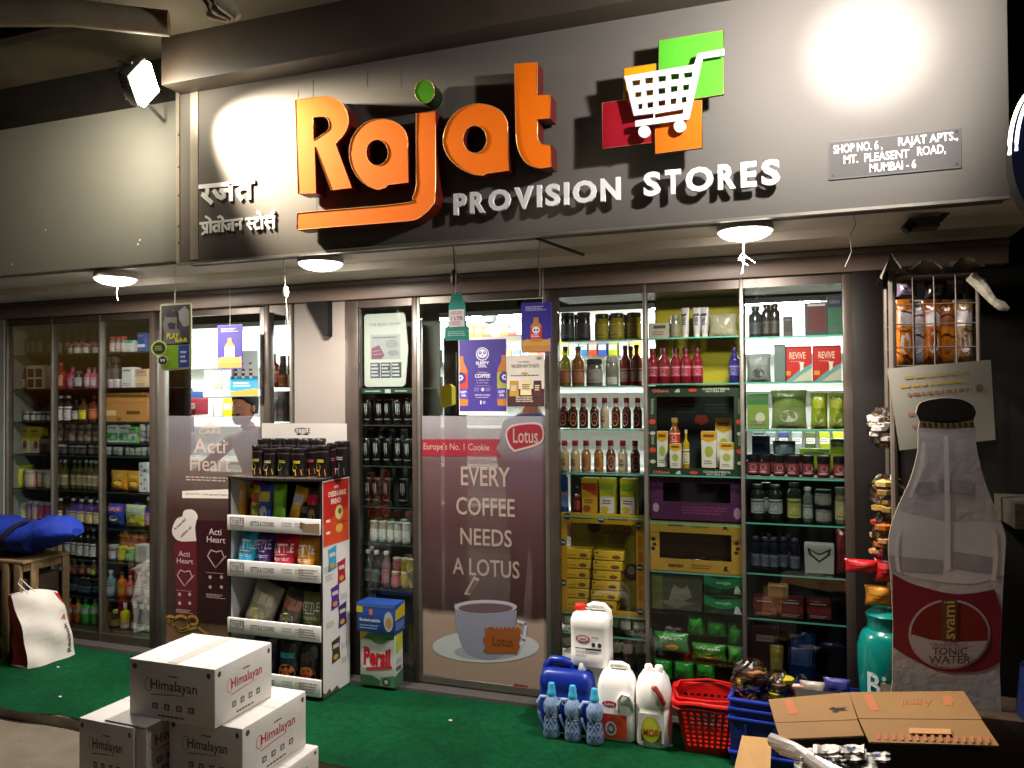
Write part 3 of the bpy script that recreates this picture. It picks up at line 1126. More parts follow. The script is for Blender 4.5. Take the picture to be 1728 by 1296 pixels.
for i, (s, xx, yy, ln) in enumerate((('A heartful', 292, 896, 26), ('edible oil', 303, 908, 24))):
    v, f, a, b_, c, d = text_mesh(s, .01)
    k = ln / (b_ - a)
    ca, sa = math.cos(-.75), math.sin(-.75)
    A.b.add([A.fn(*q(xx + (u[0] - a) * k * ca + (u[1] - c) * k * sa, yy + (u[0] - a) * k * sa - (u[1] - c) * k * ca), A.o(3)) for u in v], f, film([(0, '#3a2a28', .9)], name='film_darktext'))
bx1, bx2 = film([(0, '#5e1e28', .92)], name='film_carton'), film([(0, '#33161a', .93)], name='film_carton2')
A.poly(P([(290, 915), (328, 915), (330, 1050), (296, 1046)]), bx1, 3)
A.poly(P([(328, 878), (386, 880), (388, 1055), (330, 1050)]), bx2, 4)
for ox, oy, s in ((295, 930, 1.), (346, 892, 1.12)):
    tx(A, q, 'Acti', ox + 3 * s, oy, ox + 22 * s, oy + 11 * s, pink, 5, .008)
    tx(A, q, 'Heart', ox, oy + 12 * s, ox + 28 * s, oy + 23 * s, pink, 5, .008)
    A.line(P([(ox + 14 * s, oy + 36 * s), (ox + 6 * s, oy + 33 * s), (ox + 1 * s, oy + 42 * s), (ox + 13 * s, oy + 60 * s), (ox + 26 * s, oy + 44 * s), (ox + 22 * s, oy + 34 * s), (ox + 14 * s, oy + 36 * s)]), .008, pink, 5)
    A.line(P([(ox + 13 * s, oy + 60 * s), (ox + 22 * s, oy + 50 * s), (ox + 29 * s, oy + 42 * s)]), .008, pink, 5)
    for k in range(4):
        A.ell(*q(ox + 5 * s + 17 * s * (k % 2), oy + (74 + 15 * (k // 2)) * s), .014, .008, pink, 5, 10)
    A.print(*q(ox - 1, oy + 66 * s), *q(ox + 28 * s, oy + 70 * s), 1, pink, 5, 4)
    A.print(*q(ox - 1, oy + 98 * s), *q(ox + 28 * s, oy + 108 * s), 3, pink, 5, 5)
gold = film([(0, '#b08a3c', .92)], name='film_gold')
for cx, cy, r in ((303, 1052, 15), (322, 1048, 10), (285, 1046, 8)):
    A.ring(*q(cx, cy), .085 * r / 15, .026 * r / 15 * 1.4, .022, gold, 5)
A.line(P([(266 + 8, 1040), (300, 1066), (330, 1060), (348, 1072)]), .02, gold, 5)
b.build('print', dl, True, False)


# ================================================================== HANGING AND STUCK POSTERS
def poster(name, label, cat, x0, x1, ya, yb, y, draw, base='#e6e2dc', th=.003, rz=0., outline=None, string=None, group=None):
    """upright card between pixels, at depth y, drawn on its street side"""
    p, r = onY(x0, yb, y), onY(x1, ya, y)
    w, h = r.x - p.x, r.z - p.z
    t = thing(name, label, cat, (p.x, y, p.z), rz, group)
    b = B()
    if outline:
        b.prism([(u * w, (1 - v) * h) for u, v in outline], [], lambda a, c, d: (a, d, c), 0, th, mat(base, .35, var=.03))
    else:
        b.box((0, 0, 0), (w, th, h), mat(base, .35, var=.03))
    draw(b.front(0, w, 0, 0, h))
    b.build('card', t)
    if string:
        b = B()
        sx, top = string
        b.tube([(w * sx, .001, h - .01), (w * sx + .004, .0, h * .5 + (top - p.z) * .5), (w * sx, 0, top - p.z)], .0018, mat('#cfc9bd', .8), 5)
        b.build('string', t)
    return t


def d_men(A):
    A.rect(.05, .03, .95, .62, '#2b2a2e', 0)
    A.poly([(.1, .3), (.2, .14), (.45, .10), (.55, .2), (.55, .36), (.7, .45), (.75, .6), (.08, .6), (.15, .45)], '#6e6a6c', 1)
    A.poly([(.17, .16), (.3, .10), (.5, .12), (.56, .2), (.2, .2)], '#1a191c', 2)
    A.poly([(.25, .3), (.35, .28), (.5, .3), (.47, .38), (.3, .38)], '#232226', 2)
    A.poly([(.6, .12), (.8, .05), (.93, .12), (.93, .34), (.75, .36), (.62, .25)], '#8d898b', 1)
    A.poly([(.6, .32), (.8, .36), (.94, .34), (.94, .6), (.72, .6)], '#38363a', 2)
    A.rect(.05, .62, .6, .97, '#7da81e', 1)
    A.rect(.6, .63, .93, .95, '#2a3f98', 2)
    A.print(.66, .70, .86, .9, 3, '#c9cfe8', 3)
    A.text('PLAY', .22, .44, .60, .53, '#d6d21c', 3, .03, shear=.2)
    A.text('BAR', .5, .52, .9, .58, '#d6d21c', 3, .03)
    A.ell(-.02, .66, .26, .115, '#b5cf58', 3, 28)
    A.ell(-.02, .66, .21, .092, '#2d2b2c', 4, 28)
    A.print(-.15, .62, .12, .7, 3, '#9fb03a', 5, 2)
    A.ell(.1, .845, .17, .075, '#b9c79a', 3, 24)
    A.ell(.1, .845, .14, .062, '#2a2829', 4, 24)
    A.text('99', .02, .82, .18, .87, '#d8d6d0', 5, .02)


SOF = 2.30
t = poster('hanging_poster', 'hanging poster of two dark grey figures over a lime green base', 'poster', 270, 323, 510, 626, -.63, d_men, '#a9b48c', .004, 0, [(0, .02), (.06, 0), (.94, 0), (1, .02), (1, .95), (.9, .98), (.15, 1), (.05, .96), (.02, .9)], (.47, SOF))


def d_bottle(bgc, body, lab):
    def f(A):
        A.rect(.03, .02, .97, .74, bgc, 0)
        A.rect(.03, .74, .97, .98, '#b9803c', 0)
        A.poly([(.03, .78), (.2, .72), (.4, .77), (.6, .71), (.8, .75), (.97, .72), (.97, .86), (.03, .86)], '#c8924a', 1)
        A.print(.15, .07, .85, .17, 3, '#b9b2d8', 1, 5)
        A.poly(curve([(.42, .3), (.58, .3), (.60, .4, 1), (.70, .5, 1), (.70, .78), (.30, .78), (.30, .5, 1), (.40, .4, 1)]), body, 2)
        A.rect(.30, .5, .70, .72, lab, 3)
        A.ell(.5, .55, .13, .07, '#e4dfe2', 4)
        A.ell(.45, .55, .035, .02, '#2c2150', 5, 10)
        A.ell(.55, .55, .035, .02, '#2c2150', 5, 10)
        A.print(.34, .63, .66, .7, 2, '#e4dfe2', 4, 2)
    return f


poster('hanging_poster', 'purple hanging poster of a coffee bottle in the bright doorway', 'poster', 367, 409, 547, 623, -.12, d_bottle('#3a2f86', '#c08a4a', '#d8d2d8'), '#4a3d92', .003, 0, None, (.5, SOF))
poster('hanging_poster', 'larger purple hanging poster of a coffee bottle with red label', 'poster', 880, 930, 509, 596, -.16, d_bottle('#332a8e', '#b87a3c', '#b8303c'), '#3d3399', .003, 0, None, (.72, SOF))


def d_blue(A):
    A.rect(0, .56, 1, .88, '#2f86ac', 0)
    A.poly([(0, .9), (1, .82), (1, .99), (0, .99)], '#d08a3e', 1)
    for i in range(3):
        A.rect(.16 + .27 * i, .40, .27 + .27 * i, .55, '#5a3a34', 1)
        A.rect(.17 + .27 * i, .44, .26 + .27 * i, .49, '#d8d2cc', 2)
        A.ell(.215 + .27 * i, .58, .06, .035, '#c9d6da', 2, 10)
    for i in range(2):
        A.rect(.42 + .28 * i, .26, .5 + .28 * i, .3, '#4a3a34', 1)
        A.poly([(.42 + .28 * i, .3), (.5 + .28 * i, .3), (.54 + .28 * i, .42), (.38 + .28 * i, .42)], '#bfc8c8', 1)
    A.print(.14, .68, .74, .8, 2, '#cfe0e6', 1, 9)


poster('hanging_poster', 'pale hanging poster with a blue band under three small bottles', 'poster', 388, 435, 591, 669, -.05, d_blue, '#b9c2c0')


def d_teal(A):
    A.rect(.1, .0, .9, .06, '#5fb0a2', 0) if False else None
    A.rect(.18, .36, .82, .72, '#e3dcdc', 1)
    A.print(.24, .39, .74, .47, 2, '#c98f9a', 2, 3)
    A.text('1 LTR', .26, .50, .76, .58, '#b0566a', 2, .02)
    A.print(.24, .6, .74, .69, 2, '#c98f9a', 2, 6)
    A.print(.12, .8, .9, .92, 3, '#a9d6cc', 1, 7)


poster('hanging_tag', 'teal bottle-shaped hanging tag with a white label', 'tag', 751, 791, 492, 575, -.5, d_teal, '#3a8f80', .004, 0, [(.28, .01), (.33, 0), (.67, 0), (.72, .01), (.72, .09), (.84, .28), (.88, .70), (1, .74), (1, 1), (0, 1), (0, .74), (.14, .70), (.16, .28), (.28, .09)], (.45, SOF))


def d_owl(A):
    A.rect(.0, .0, 1, 1, '#e4dcd8', 0)
    A.rect(.01, .035, .985, .955, '#3a2a7e', 1)
    A.ring(.5, .22, .135, .085, .018, '#d6cfe4', 2)
    A.ell(.5, .215, .10, .056, '#d6cfe4', 3)
    for x in (.455, .545):
        A.ell(x, .205, .032, .02, '#2c1f66', 4, 14)
        A.ell(x, .203, .013, .008, '#d6cfe4', 5, 10)
    A.poly([(.48, .235), (.52, .235), (.5, .258)], '#2c1f66', 4)
    A.text('SLEEPY', .36, .315, .64, .355, '#d6cfe4', 2, .03)
    A.text('OWL', .41, .362, .59, .395, '#d6cfe4', 2, .03)
    A.text('Cold Brew', .40, .445, .60, .465, '#c8a888', 2, .01)
    A.text('COFFEE', .34, .475, .66, .525, '#d6cfe4', 2, .035)
    A.text('in a Bottle, Milk', .36, .545, .64, .568, '#b9b0d0', 2)
    A.text('& Less Sugar', .38, .58, .62, .60, '#b9b0d0', 2)
    A.rect(.35, .625, .65, .628, '#b9b0d0', 2)
    A.ell(.5, .675, .035, .024, '#b9b0d0', 2)
    for x in (.38, .62):
        A.print(x - .06, .65, x + .06, .70, 4, '#8f84b8', 2, 3)
    A.text('BREWED IN INDIA', .34, .735, .66, .757, '#c4bcd8', 2, .01)
    A.print(.36, .77, .64, .785, 1, '#b9b0d0', 2, 3)
    A.ell(.46, .84, .016, .028, '#d6cfe4', 2, 10)
    A.print(.5, .82, .56, .86, 3, '#d6cfe4', 2, 8)
    for sx, x0, lab in ((1, .01, '#b8332e'), (-1, .985, '#9a9a3a')):
        m = lambda pts: [(x0 + sx * a, c) for a, c in pts]
        A.poly(m(curve([(0, .24), (.09, .24), (.10, .32, 1), (.17, .42, 1), (.185, .5), (.185, .84, 1), (.15, .885), (0, .885)])), '#a8682c', 2)
        A.poly(m([(0, .46), (.185, .46), (.185, .66), (0, .66)]), lab, 3)
        A.poly(m([(0, .66), (.185, .66), (.185, .8), (0, .79)]), '#4a3a90', 3)
        A.poly(m(circ(.03, .52, .12, .075, 22)[:0] or [(0, .45), (.07, .45), (.13, .49), (.14, .53), (.12, .57), (.06, .595), (0, .6)]), '#362a78', 4)
        A.poly(m([(0, .49), (.06, .49), (.09, .52), (.06, .55), (0, .56)]), '#d6cfe4', 5)
        A.poly(m([(.01, .505), (.05, .51), (.05, .535), (.01, .54)]), '#2c1f66', 6)
        xa, xb_ = sorted((x0 + sx * .02, x0 + sx * .16))
        A.text('SLEEPY', xa, .69, xb_, .72, '#d6cfe4', 4, .03)
        A.text('OWL', xa + .02, .735, xb_ - .02, .765, '#d6cfe4', 4, .03)


poster('door_poster', 'large purple coffee poster with an owl face stuck on the glass door', 'poster', 775, 855, 567, 700, -.012, d_owl, '#d8d0cc', .002)


def d_nut(A):
    A.rect(0, .66, 1, 1, '#3a1c20', 0)
    A.text("PUTTING", .3, .12, .6, .15, '#7a7068', 1)
    A.text('THE NEW WAY TO NUTS', .12, .18, .86, .25, '#5f564e', 1)
    A.ell(.87, .07, .07, .03, '#8a8078', 1, 14)
    A.print(.1, .38, .9, .42, 1, '#6a6058', 1, 4)
    A.ell(.48, .36, .1, .02, '#a8902c', 1, 12)
    for x, y, w, c in ((.06, .5, .26, '#a8822c'), (.36, .48, .3, '#d6c094'), (.7, .5, .24, '#4a2420')):
        A.poly([(x + .02, y), (x + w - .02, y), (x + w, y + .3), (x, y + .3)], c, 1)
        A.print(x + .05, y + .08, x + w - .04, y + .2, 3, '#e0d4b8' if c != '#d6c094' else '#6a5030', 2, int(x * 50))
    A.print(.24, .8, .74, .92, 3, '#c4b49c', 1, 12)


poster('hanging_poster', 'cream and maroon hanging poster of three nut packs', 'poster', 856, 918, 598, 686, -.03, d_nut, '#cfc6ba', .003, 0, [(0, .01), (.02, 0), (.98, 0), (1, .01), (1, .97), (.97, 1), (.03, 1), (0, .97)])


def d_sheet(A):
    A.text('THE BODY SHOP', .12, .13, .8, .165, '#6a6c68', 1)
    A.rect(.13, .28, .82, .63, '#9a9c98', 1)
    A.rect(.16, .295, .80, .62, '#8a8c8c', 2)
    A.poly([(.17, .47), (.34, .43), (.46, .57), (.40, .62), (.17, .62)], '#6a4656', 3)
    A.line([(.2, .52), (.36, .5)], .02, '#8a6a78', 4)
    A.line([(.2, .56), (.4, .55)], .02, '#8a6a78', 4)
    A.ell(.62, .42, .14, .06, '#7a7d7d', 3)
    A.ell(.66, .54, .12, .04, '#74777a', 3)
    A.print(.2, .31, .76, .35, 1, '#5a5c5c', 3, 4)
    for i in range(3):
        A.rect(.14 + .235 * i, .67, .36 + .235 * i, .88, '#33383f' if i else '#4a4654', 1)
        A.print(.16 + .235 * i, .68, .34 + .235 * i, .87, 4, '#a9aeb0', 2, i)


poster('acrylic_sheet', 'white plastic price sheet standing on top of the black cans shelf', 'sheet', 615, 690, 527, 653, .06, d_sheet, '#a6aaa2', .004, 0, [(0, .03), (.04, 0), (.88, 0), (.92, .04), (.98, .5), (.92, .96), (.86, 1), (.05, 1), (0, .97)])
b = B()
p0, p1 = onY(612, 664, .022), onY(700, 656, .022)
b.box((p0.x, .012, p0.z), (p1.x, .022, p1.z), mat('#1c3a2c', .5))
A = b.front(p0.x, p1.x, .012, p0.z, p1.z)
A.rect(.45, .05, .56, .95, '#9aa89c', 0)
A.print(.06, .2, .38, .8, 1, '#9fb0a4', 0, 1)
A.print(.64, .2, .94, .8, 1, '#9fb0a4', 0, 2)
tag(b.build('shelf_strip'), 'dark green price strip under the white plastic sheet', 'strip')

# loose cords under the soffit
CORD = mat('#8f887a', .9)


def cord(label, pts, r=.0021, name='cord', knot=None, extra=()):
    b = B()
    b.tube(pts, r, CORD, 6)
    for e in extra:
        b.tube(e, r * .8, CORD, 5)
    if knot:
        b.lathe([(0, -.035), (.012, -.025), (.016, 0), (.011, .022), (0, .03)], mat('#a9b08a', .5), knot, 10)
    o = b.build(name)
    return tag(o, label, 'cord')


P3 = lambda px, py, y: tuple(onY(px, py, y))
cord('short white cord dangling from the light under the grey fascia', [P3(197, 468, -.6), P3(199, 482, -.6), P3(197, 495, -.6), P3(199, 507, -.6)])
cord('white cord with a pale green leaf charm near the white pillar', [P3(478, 432, -.62), P3(480, 460, -.6), P3(482, 490, -.6), P3(483, 512, -.6), P3(486, 550, -.6), P3(490, 590, -.6)], knot=onY(482, 492, -.6), extra=[[P3(484, 520, -.6), P3(481, 560, -.6), P3(486, 585, -.6)]])
cord('frayed white cord tassel hanging from the light below the lettering', [P3(1257, 388, -.6), P3(1256, 405, -.6), P3(1254, 420, -.6), P3(1256, 435, -.6), P3(1252, 462, -.6)], .003, extra=[[P3(1255, 430, -.6), P3(1266, 438, -.6), P3(1274, 444, -.6)], [P3(1254, 426, -.6), P3(1246, 436, -.6), P3(1262, 448, -.6)], [P3(1255, 433, -.6), P3(1246, 440, -.6)]])
cord('thin curled wire under the sign panel by the wire rack', [P3(1440, 360, -.6), P3(1444, 378, -.6), P3(1434, 400, -.6), P3(1437, 425, -.6), P3(1426, 450, -.6)], .002)
b = B()
pp = [onY(905, 402, -.66), onY(985, 430, -.4)]
b.tube(pp, .007, mat('#2a2420', .6), 6)
tag(b.build('rod'), 'thin dark rod fixed across the soffit above the nut poster', 'rod')
b = B()
b.tube([P3(912, 400, -.6), P3(908, 430, -.45), P3(912, 470, -.2), P3(911, 500, -.17)], .0035, mat('#9a968c', .3), 6)
tag(b.build('hook_wire'), 'thin bright wire holding the larger purple hanging poster', 'wire')
b = B()
b.tube([P3(765, 415, -.6), P3(767, 450, -.45), P3(768, 480, -.48)], .003, mat('#4a443c', .6), 6)
b.lathe([(0, -.05), (.018, -.03), (.02, .0), (.012, .03), (0, .04)], mat('#1f1c1a', .5), onY(767, 467, -.47), 10)
tag(b.build('hook_wire'), 'dark knotted hook wire above the teal bottle tag', 'wire')
b = B()
p = onY(1560, 378, -.5)
b.box((p.x - .06, -.53, p.z - .02), (p.x + .05, -.45, p.z + .025), mat('#4c463f', .5), .006)
b.tube([p + Vector((-.05, -.04, 0)), p + Vector((-.075, -.05, -.03))], .02, mat('#141210', .5), 8)
b.tube([p + Vector((.05, 0, .01)), p + Vector((.13, .02, .09))], .012, mat('#4c463f', .5), 6)
tag(b.build('camera_box'), 'small dark camera box fixed to the soffit above the wire rack', 'camera')

# ================================================================== SHELF GOODS
def cyl(b, r, z0, z1, span=150, cx=0, cy=0, asp=None, sq=1.):
    """drawing area wrapped on the street side of a round body"""
    a = R(span)

    def fn(x, y, o):
        th = (x - .5) * a
        return Vector((cx + (r + o) * math.sin(th), cy - (r * sq + o) * math.cos(th), z1 - y * (z1 - z0)))
    return Art(b, fn, r * a / max(z1 - z0, 1e-4), .0008, .0005)


def mk_bottle(n, w, h, body='#2a1a10', cap='#d8d4cc', label=None, lab=(.12, .5), acc='#8a3a2a', neck=.34, sh=.60, caph=.1, wrap=None, seg=14, rough=.12, oval=False, clearbody=False):
    r = w / 2
    nz = sh + (1 - caph - sh) * .55
    b = B()
    m = clear(body, 1.2, .06, .9) if clearbody else mat(body, rough, spec=.6, var=.06)
    b.lathe([(0, 0), (r * .9, 0), (r, .03 * h), (r, sh * h), (r * .9, (sh + .05) * h), (r * neck * 1.3, (nz - .03) * h), (r * neck, (nz + .02) * h), (r * neck, h * (1 - caph)), (0, h * (1 - caph))], m, seg=seg)
    root = b.build(n)
    b = B()
    rc = r * neck * 1.18
    if wrap:
        b.lathe([(r * neck * 1.12, h * (nz + .0)), (r * neck * 1.1, h * (1 - caph * 1.02))], mat(wrap, .5), seg=seg)
    b.lathe([(rc * .98, h * (1 - caph)), (rc, h * (1 - caph * .9)), (rc, h * .985), (rc * .9, h), (0, h)], mat(cap, .4, var=.03), seg=seg)
    b.build('cap', root)
    if label:
        b = B()
        A = cyl(b, r, lab[0] * h, lab[1] * h)
        if oval:
            pts = circ(.5, .5, .30, .5, 16)
            A.poly(pts, mat(label, .5, var=.03), 0)
            A.rect(.34, .55, .66, .72, acc, 1, 3)
            A.print(.34, .25, .66, .48, 2, acc, 1, 3)
        else:
            A.rect(0, 0, 1, 1, mat(label, .5, var=.03), 0, 8)
            A.rect(0, .12, 1, .22, acc, 1, 8)
            A.ell(.5, .55, .16, .22, acc, 1, 12)
            A.print(.22, .8, .78, .95, 1, acc, 1, 3)
        b.build('label', root)
    return root


def mk_jar(n, w, h, body='#4a2a18', cap='#d8d4cc', label=None, lab=(.12, .62), acc='#8a3a2a', caph=.2, seg=14, rough=.2, cr=1.0, clearbody=False):
    r = w / 2
    b = B()
    m = clear(body, 1.2, .06, .9) if clearbody else mat(body, rough, spec=.5, var=.08, vs=20)
    b.lathe([(0, 0), (r * .93, 0), (r, .04 * h), (r, h * (1 - caph) * .88), (r * .88, h * (1 - caph)), (0, h * (1 - caph))], m, seg=seg)
    root = b.build(n)
    b = B()
    rc = r * .95 * cr
    b.lathe([(rc * .97, h * (1 - caph)), (rc, h * (1 - caph * .9)), (rc, h * .98), (rc * .93, h), (0, h)], mat(cap, .4, var=.03), seg=seg)
    b.build('lid', root)
    if label:
        b = B()
        A = cyl(b, r, lab[0] * h, lab[1] * h)
        A.rect(0, 0, 1, 1, mat(label, .5, var=.03), 0, 8)
        A.ell(.5, .42, .2, .28, acc, 1, 12)
        A.print(.2, .75, .8, .92, 1, acc, 1, 5)
        b.build('label', root)
    return root


def mk_can(n, w, h, body='#0c0d0d', claw='#8f9c92', top='#9a9c9c', seg=16):
    r = w / 2
    b = B()
    b.lathe([(0, 0), (r * .8, 0), (r, .045 * h), (r, .93 * h), (r * .86, .98 * h)], mat(body, .28, metal=.3, spec=.6, var=.05), seg=seg)
    A = cyl(b, r, .05 * h, .93 * h, 160)
    for i, x in enumerate((.36, .47, .58)):
        A.poly([(x, .12), (x + .05, .10), (x + .055, .3), (x + .075, .42), (x + .05, .62 + .05 * (i == 1)), (x + .03, .45), (x + .01, .3)], claw, 0)
    A.rect(.2, .80, .8, .84, '#5e6660', 0, 6)
    root = b.build(n)
    b = B()
    b.lathe([(r * .86, .98 * h), (r * .88, h), (r * .8, .995 * h), (r * .78, .97 * h), (0, .97 * h)], mat(top, .25, metal=.9, var=.03), seg=seg)
    b.build('lid', root)
    return root


def mk_carton(n, w, h, d=.07, base='#c8c4bc', band=None, bz=(.3, .65), acc='#555555', dot=None, txt=None, txc='#e8e4dc', tz=(.1, .3), side=None, draw=None):
    b = B()
    b.box((-w / 2, -d / 2, 0), (w / 2, d / 2, h), mat(base, .45, var=.05, vs=12), min(.003, w * .04), 1)
    A = b.front(-w / 2, w / 2, -d / 2, 0, h)
    if draw:
        draw(A)
    else:
        if band:
            A.rect(.01, bz[0], .99, bz[1], band, 0)
        if dot:
            A.ell(.6, .68, .22, .16, dot, 1, 14)
        if txt:
            A.text(txt, .12, tz[0], .88, tz[1], txc, 2, .02)
        else:
            A.rect(.14, .12, .8, .2, acc, 1)
        A.print(.12, .76, .88, .93, 2, acc, 1, int(w * 1e4))
    return b.build(n)


def mk_pouch(n, w, h, d=.06, base='#b08a50', accent='#e8e4dc', acc2='#7a2a1a', txt=None, shiny=.32, lean=0., style=0, drop=None):
    """pillow pack with crimped ends"""
    b = B()
    NX, NZ = 10, 14
    rr = random.Random(int(w * 1e5) + int(h * 1e5))
    ph = rr.random() * 9

    def depth(u, v):
        e = (1 - abs(2 * u - 1) ** 2.6) * (1 - abs(2 * v - 1) ** 3.2)
        return d / 2 * max(e, 0) ** .6 * (1 + .10 * math.sin(9 * u + 7 * v + ph) + .06 * math.sin(23 * u - 11 * v + ph)) + .001

    def fn(x, y, o):
        pin = 1 - .09 * math.sin(math.pi * y) ** .7
        return Vector(((x - .5) * w * pin, -depth(x, y) - o + lean * (1 - y) * h * .0, (1 - y) * h))
    m = mat(base, shiny, spec=.6, var=.12, vs=14, bump=.55, bs=34)
    fr = [fn(i / NX, j / NZ, 0) for j in range(NZ + 1) for i in range(NX + 1)]
    bk = [Vector((p.x, -p.y, p.z)) for p in fr]
    fs = [(j * (NX + 1) + i, (j + 1) * (NX + 1) + i, (j + 1) * (NX + 1) + i + 1, j * (NX + 1) + i + 1) for j in range(NZ) for i in range(NX)]
    b.add(fr, fs, m, True)
    b.add(bk, [tuple(reversed(q)) for q in fs], m, True)
    A = Art(b, fn, w / h, .0012, .0008)
    if style == 0:
        A.rect(.12, .18, .88, .42, accent, 0, 6, 3)
        A.ell(.5, .68, .26, .16, acc2, 0, 14)
    elif style == 1:       # arched snack brand block above a bowl of crisps
        if txt:
            A.text(txt, .12, .22, .9, .44, accent, 1, .02)
        A.rect(.3, .47, .72, .50, accent, 0, 4)
        A.print(.2, .56, .84, .64, 2, accent, 0, 3)
        A.ell(.5, .80, .30, .10, acc2, 0, 16)
    elif style == 2:       # packet noodles
        A.rect(.05, .12, .95, .34, accent, 0, 6, 2)
        A.ell(.55, .66, .34, .22, acc2, 0, 16)
        A.ell(.55, .64, .22, .13, '#d8a83a', 1, 14)
        if txt:
            A.text(txt, .12, .15, .85, .32, '#f0e8d8', 1, .02)
    elif style == 3:       # dark foil with a bright heap low on the front
        A.ell(.5, .74, .38, .17, acc2, 0, 18)
        for k in range(7):
            A.ell(.28 + .07 * k, .68 + .10 * ((k * 5) % 3) / 2, .09, .055, ('#c8521e', '#d88a2e', '#a83018')[k % 3], 1, 8)
        A.rect(.2, .34, .8, .44, accent, 0, 5, 2)
    return b.build(n)


def mk_tub(n, w, h, body='#c8a41c', lid='#d8d4cc', label=None, acc='#7a2a1a', caph=.14):
    return mk_jar(n, w, h, body, lid, label, (.15, .75), acc, caph, rough=.4, cr=1.12)


def mk_tube(n, w, h, body='#c9c4c4', cap='#dcd8d2', acc='#5a4a6a'):
    b = B()
    r = w / 2
    rings = []
    for z, a, c in ((.14, .8, .8), (.3, .95, .9), (.6, 1, .6), (.9, 1.05, .2), (1, 1.08, .06)):
        rings.append([(r * a * math.cos(2 * math.pi * i / 14), r * c * math.sin(2 * math.pi * i / 14), z * h) for i in range(14)])
    b.loft(rings, mat(body, .4, var=.04))
    A = b.front(-r * .75, r * .75, -r * .92, .3 * h, .85 * h)
    A.rect(0, .1, 1, .2, acc, 2)
    A.print(.1, .3, .9, .8, 4, acc, 2, 4)
    root = b.build(n)
    b = B()
    b.lathe([(0, 0), (r * .8, 0), (r * .78, .14 * h), (0, .14 * h)], mat(cap, .4), seg=14)
    b.build('cap', root)
    return root


_proto = {}


def put(mk, n, w, h, loc, says, cat, group=None, rz=0., **st):
    key = (mk.__name__, n, round(w, 3), round(h, 3), tuple(sorted((k, str(v)) for k, v in st.items())))
    if key in _proto:
        o = dup(_proto[key], loc, rz)
    else:
        o = mk(n, w, h, **st)
        _proto[key] = o
        o.location = loc
        o.rotation_euler = (0, 0, rz)
    tag(o, says, cat, group)
    if group is None and 'group' in o.keys():
        del o['group']
    return o


ENDS = dict(wall='pale wall', middle='pale wall', doorway='pale wall', slim='white pillar', sauce='coffee door', yellow='coffee door', tea='coffee door')
BAY = dict(wall='wall bay', middle='middle bay', doorway='doorway bay', slim='slim cabinet', sauce='sauce bay', yellow='yellow-backed bay', tea='tea bay')


BGAIN = dict(wall=3.3, middle=2.8, doorway=2.2, case=1., slim=1.5, sauce=.85, yellow=.75, tea=.95)  # weakly lit bays get paler colours instead of more light


def row(bay, shelf, z, mk, n, desc, cat, pxs, pw, ptop, y=.13, jit=.0, **st):
    """one kind of goods on one shelf: pixel centres, pixel width, pixel of the tops"""
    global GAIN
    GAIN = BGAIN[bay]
    pm = sum(pxs) / len(pxs)
    yr = 780
    w = X(pm + pw / 2, yr, y) - X(pm - pw / 2, yr, y)
    h = ZZ(pm, ptop, y) - z
    where = f'{shelf} shelf, {BAY[bay]}' if shelf else BAY[bay]
    for i, px in enumerate(pxs):
        lab = f'{desc}, {where}' + (f', {ORD[i]} from {ENDS[bay]}' if len(pxs) > 1 else '')
        put(mk, n, w, h, (X(px, 900, y), y + (rnd.random() - .5) * .03, z), lab, cat, f'{desc} row on {shelf} shelf of {BAY[bay]}' if len(pxs) > 1 else None, rz=(rnd.random() - .5) * .6 if mk not in (mk_carton, mk_pouch) else (rnd.random() - .5) * .08, **st)
    if mk in (mk_bottle, mk_jar) and len(pxs) > 1 and y <= .13 and 'back' not in desc and bay != 'yellow':
        for i, (p0, p1) in enumerate(zip(pxs, pxs[1:])):
            lab = f'back-row {desc}, {where}, {ORD[i]} from {ENDS[bay]}'
            if len(lab.replace('-', ' - ').split()) > 17:
                lab = f'back-row {desc}, {where}'
            put(mk, n, w, h, (X((p0 + p1) / 2, 900, y + .1), y + .1 + (rnd.random() - .5) * .02, z), lab, cat, f'back-row {desc} on {shelf} shelf of {BAY[bay]}', rz=(rnd.random() - .5) * 2, **st)
    GAIN = 1.0


def rng(a, b, n):
    return [a + (b - a) * (i + .5) / n for i in range(n)]


LZ = L_SH
BASE = .077
# ---------------- wall bay
row('wall', 'top', LZ[0], mk_bottle, 'glass_bottle', 'dim dark bottle', 'bottle', rng(30, 88, 5), 10, 556, body='#1c1714', cap='#3a342e', label='#4a4238', acc='#2a2420')
row('wall', 'second', LZ[1], mk_carton, 'carton', 'slim pale box with dark windows', 'carton', [28], 11, 622, base='#8c8672', draw=lambda A: (A.rect(.3, .15, .8, .9, '#2a2622', 0), A.rect(.1, .5, .95, .56, '#8c8672', 1)))
row('wall', 'second', LZ[1], mk_carton, 'gift_carton', 'cream gift box with four dark windows', 'carton', [68], 30, 617, base='#9a937c', draw=lambda A: [A.rect(.08 + .47 * i, .14 + .44 * j, .46 + .46 * i, .5 + .44 * j, '#3a2a20', 0) for i in (0, 1) for j in (0, 1)])
row('wall', 'second', LZ[1], mk_jar, 'jar', 'small brown jar', 'jar', [44], 9, 630, body='#4a3420', cap='#5a2a20', label='#8a7a5c')
row('wall', 'third', LZ[2], mk_jar, 'jar', 'greenish glass jar with white label', 'jar', [28], 13, 688, body='#4f5a50', cap='#262a26', label='#a9aca4')
row('wall', 'third', LZ[2], mk_jar, 'jar', 'small jar with white wrap', 'jar', [49, 58, 67, 76, 85], 9, 694, body='#3a3a36', cap='#6a6a64', label='#b9b9b2', acc='#6a3a34')
row('wall', 'third', LZ[2], mk_bottle, 'glass_bottle', 'dark slim bottle behind the white jars', 'bottle', [42, 62, 80], 9, 672, y=.2, body='#1e1a16', cap='#4a443a')
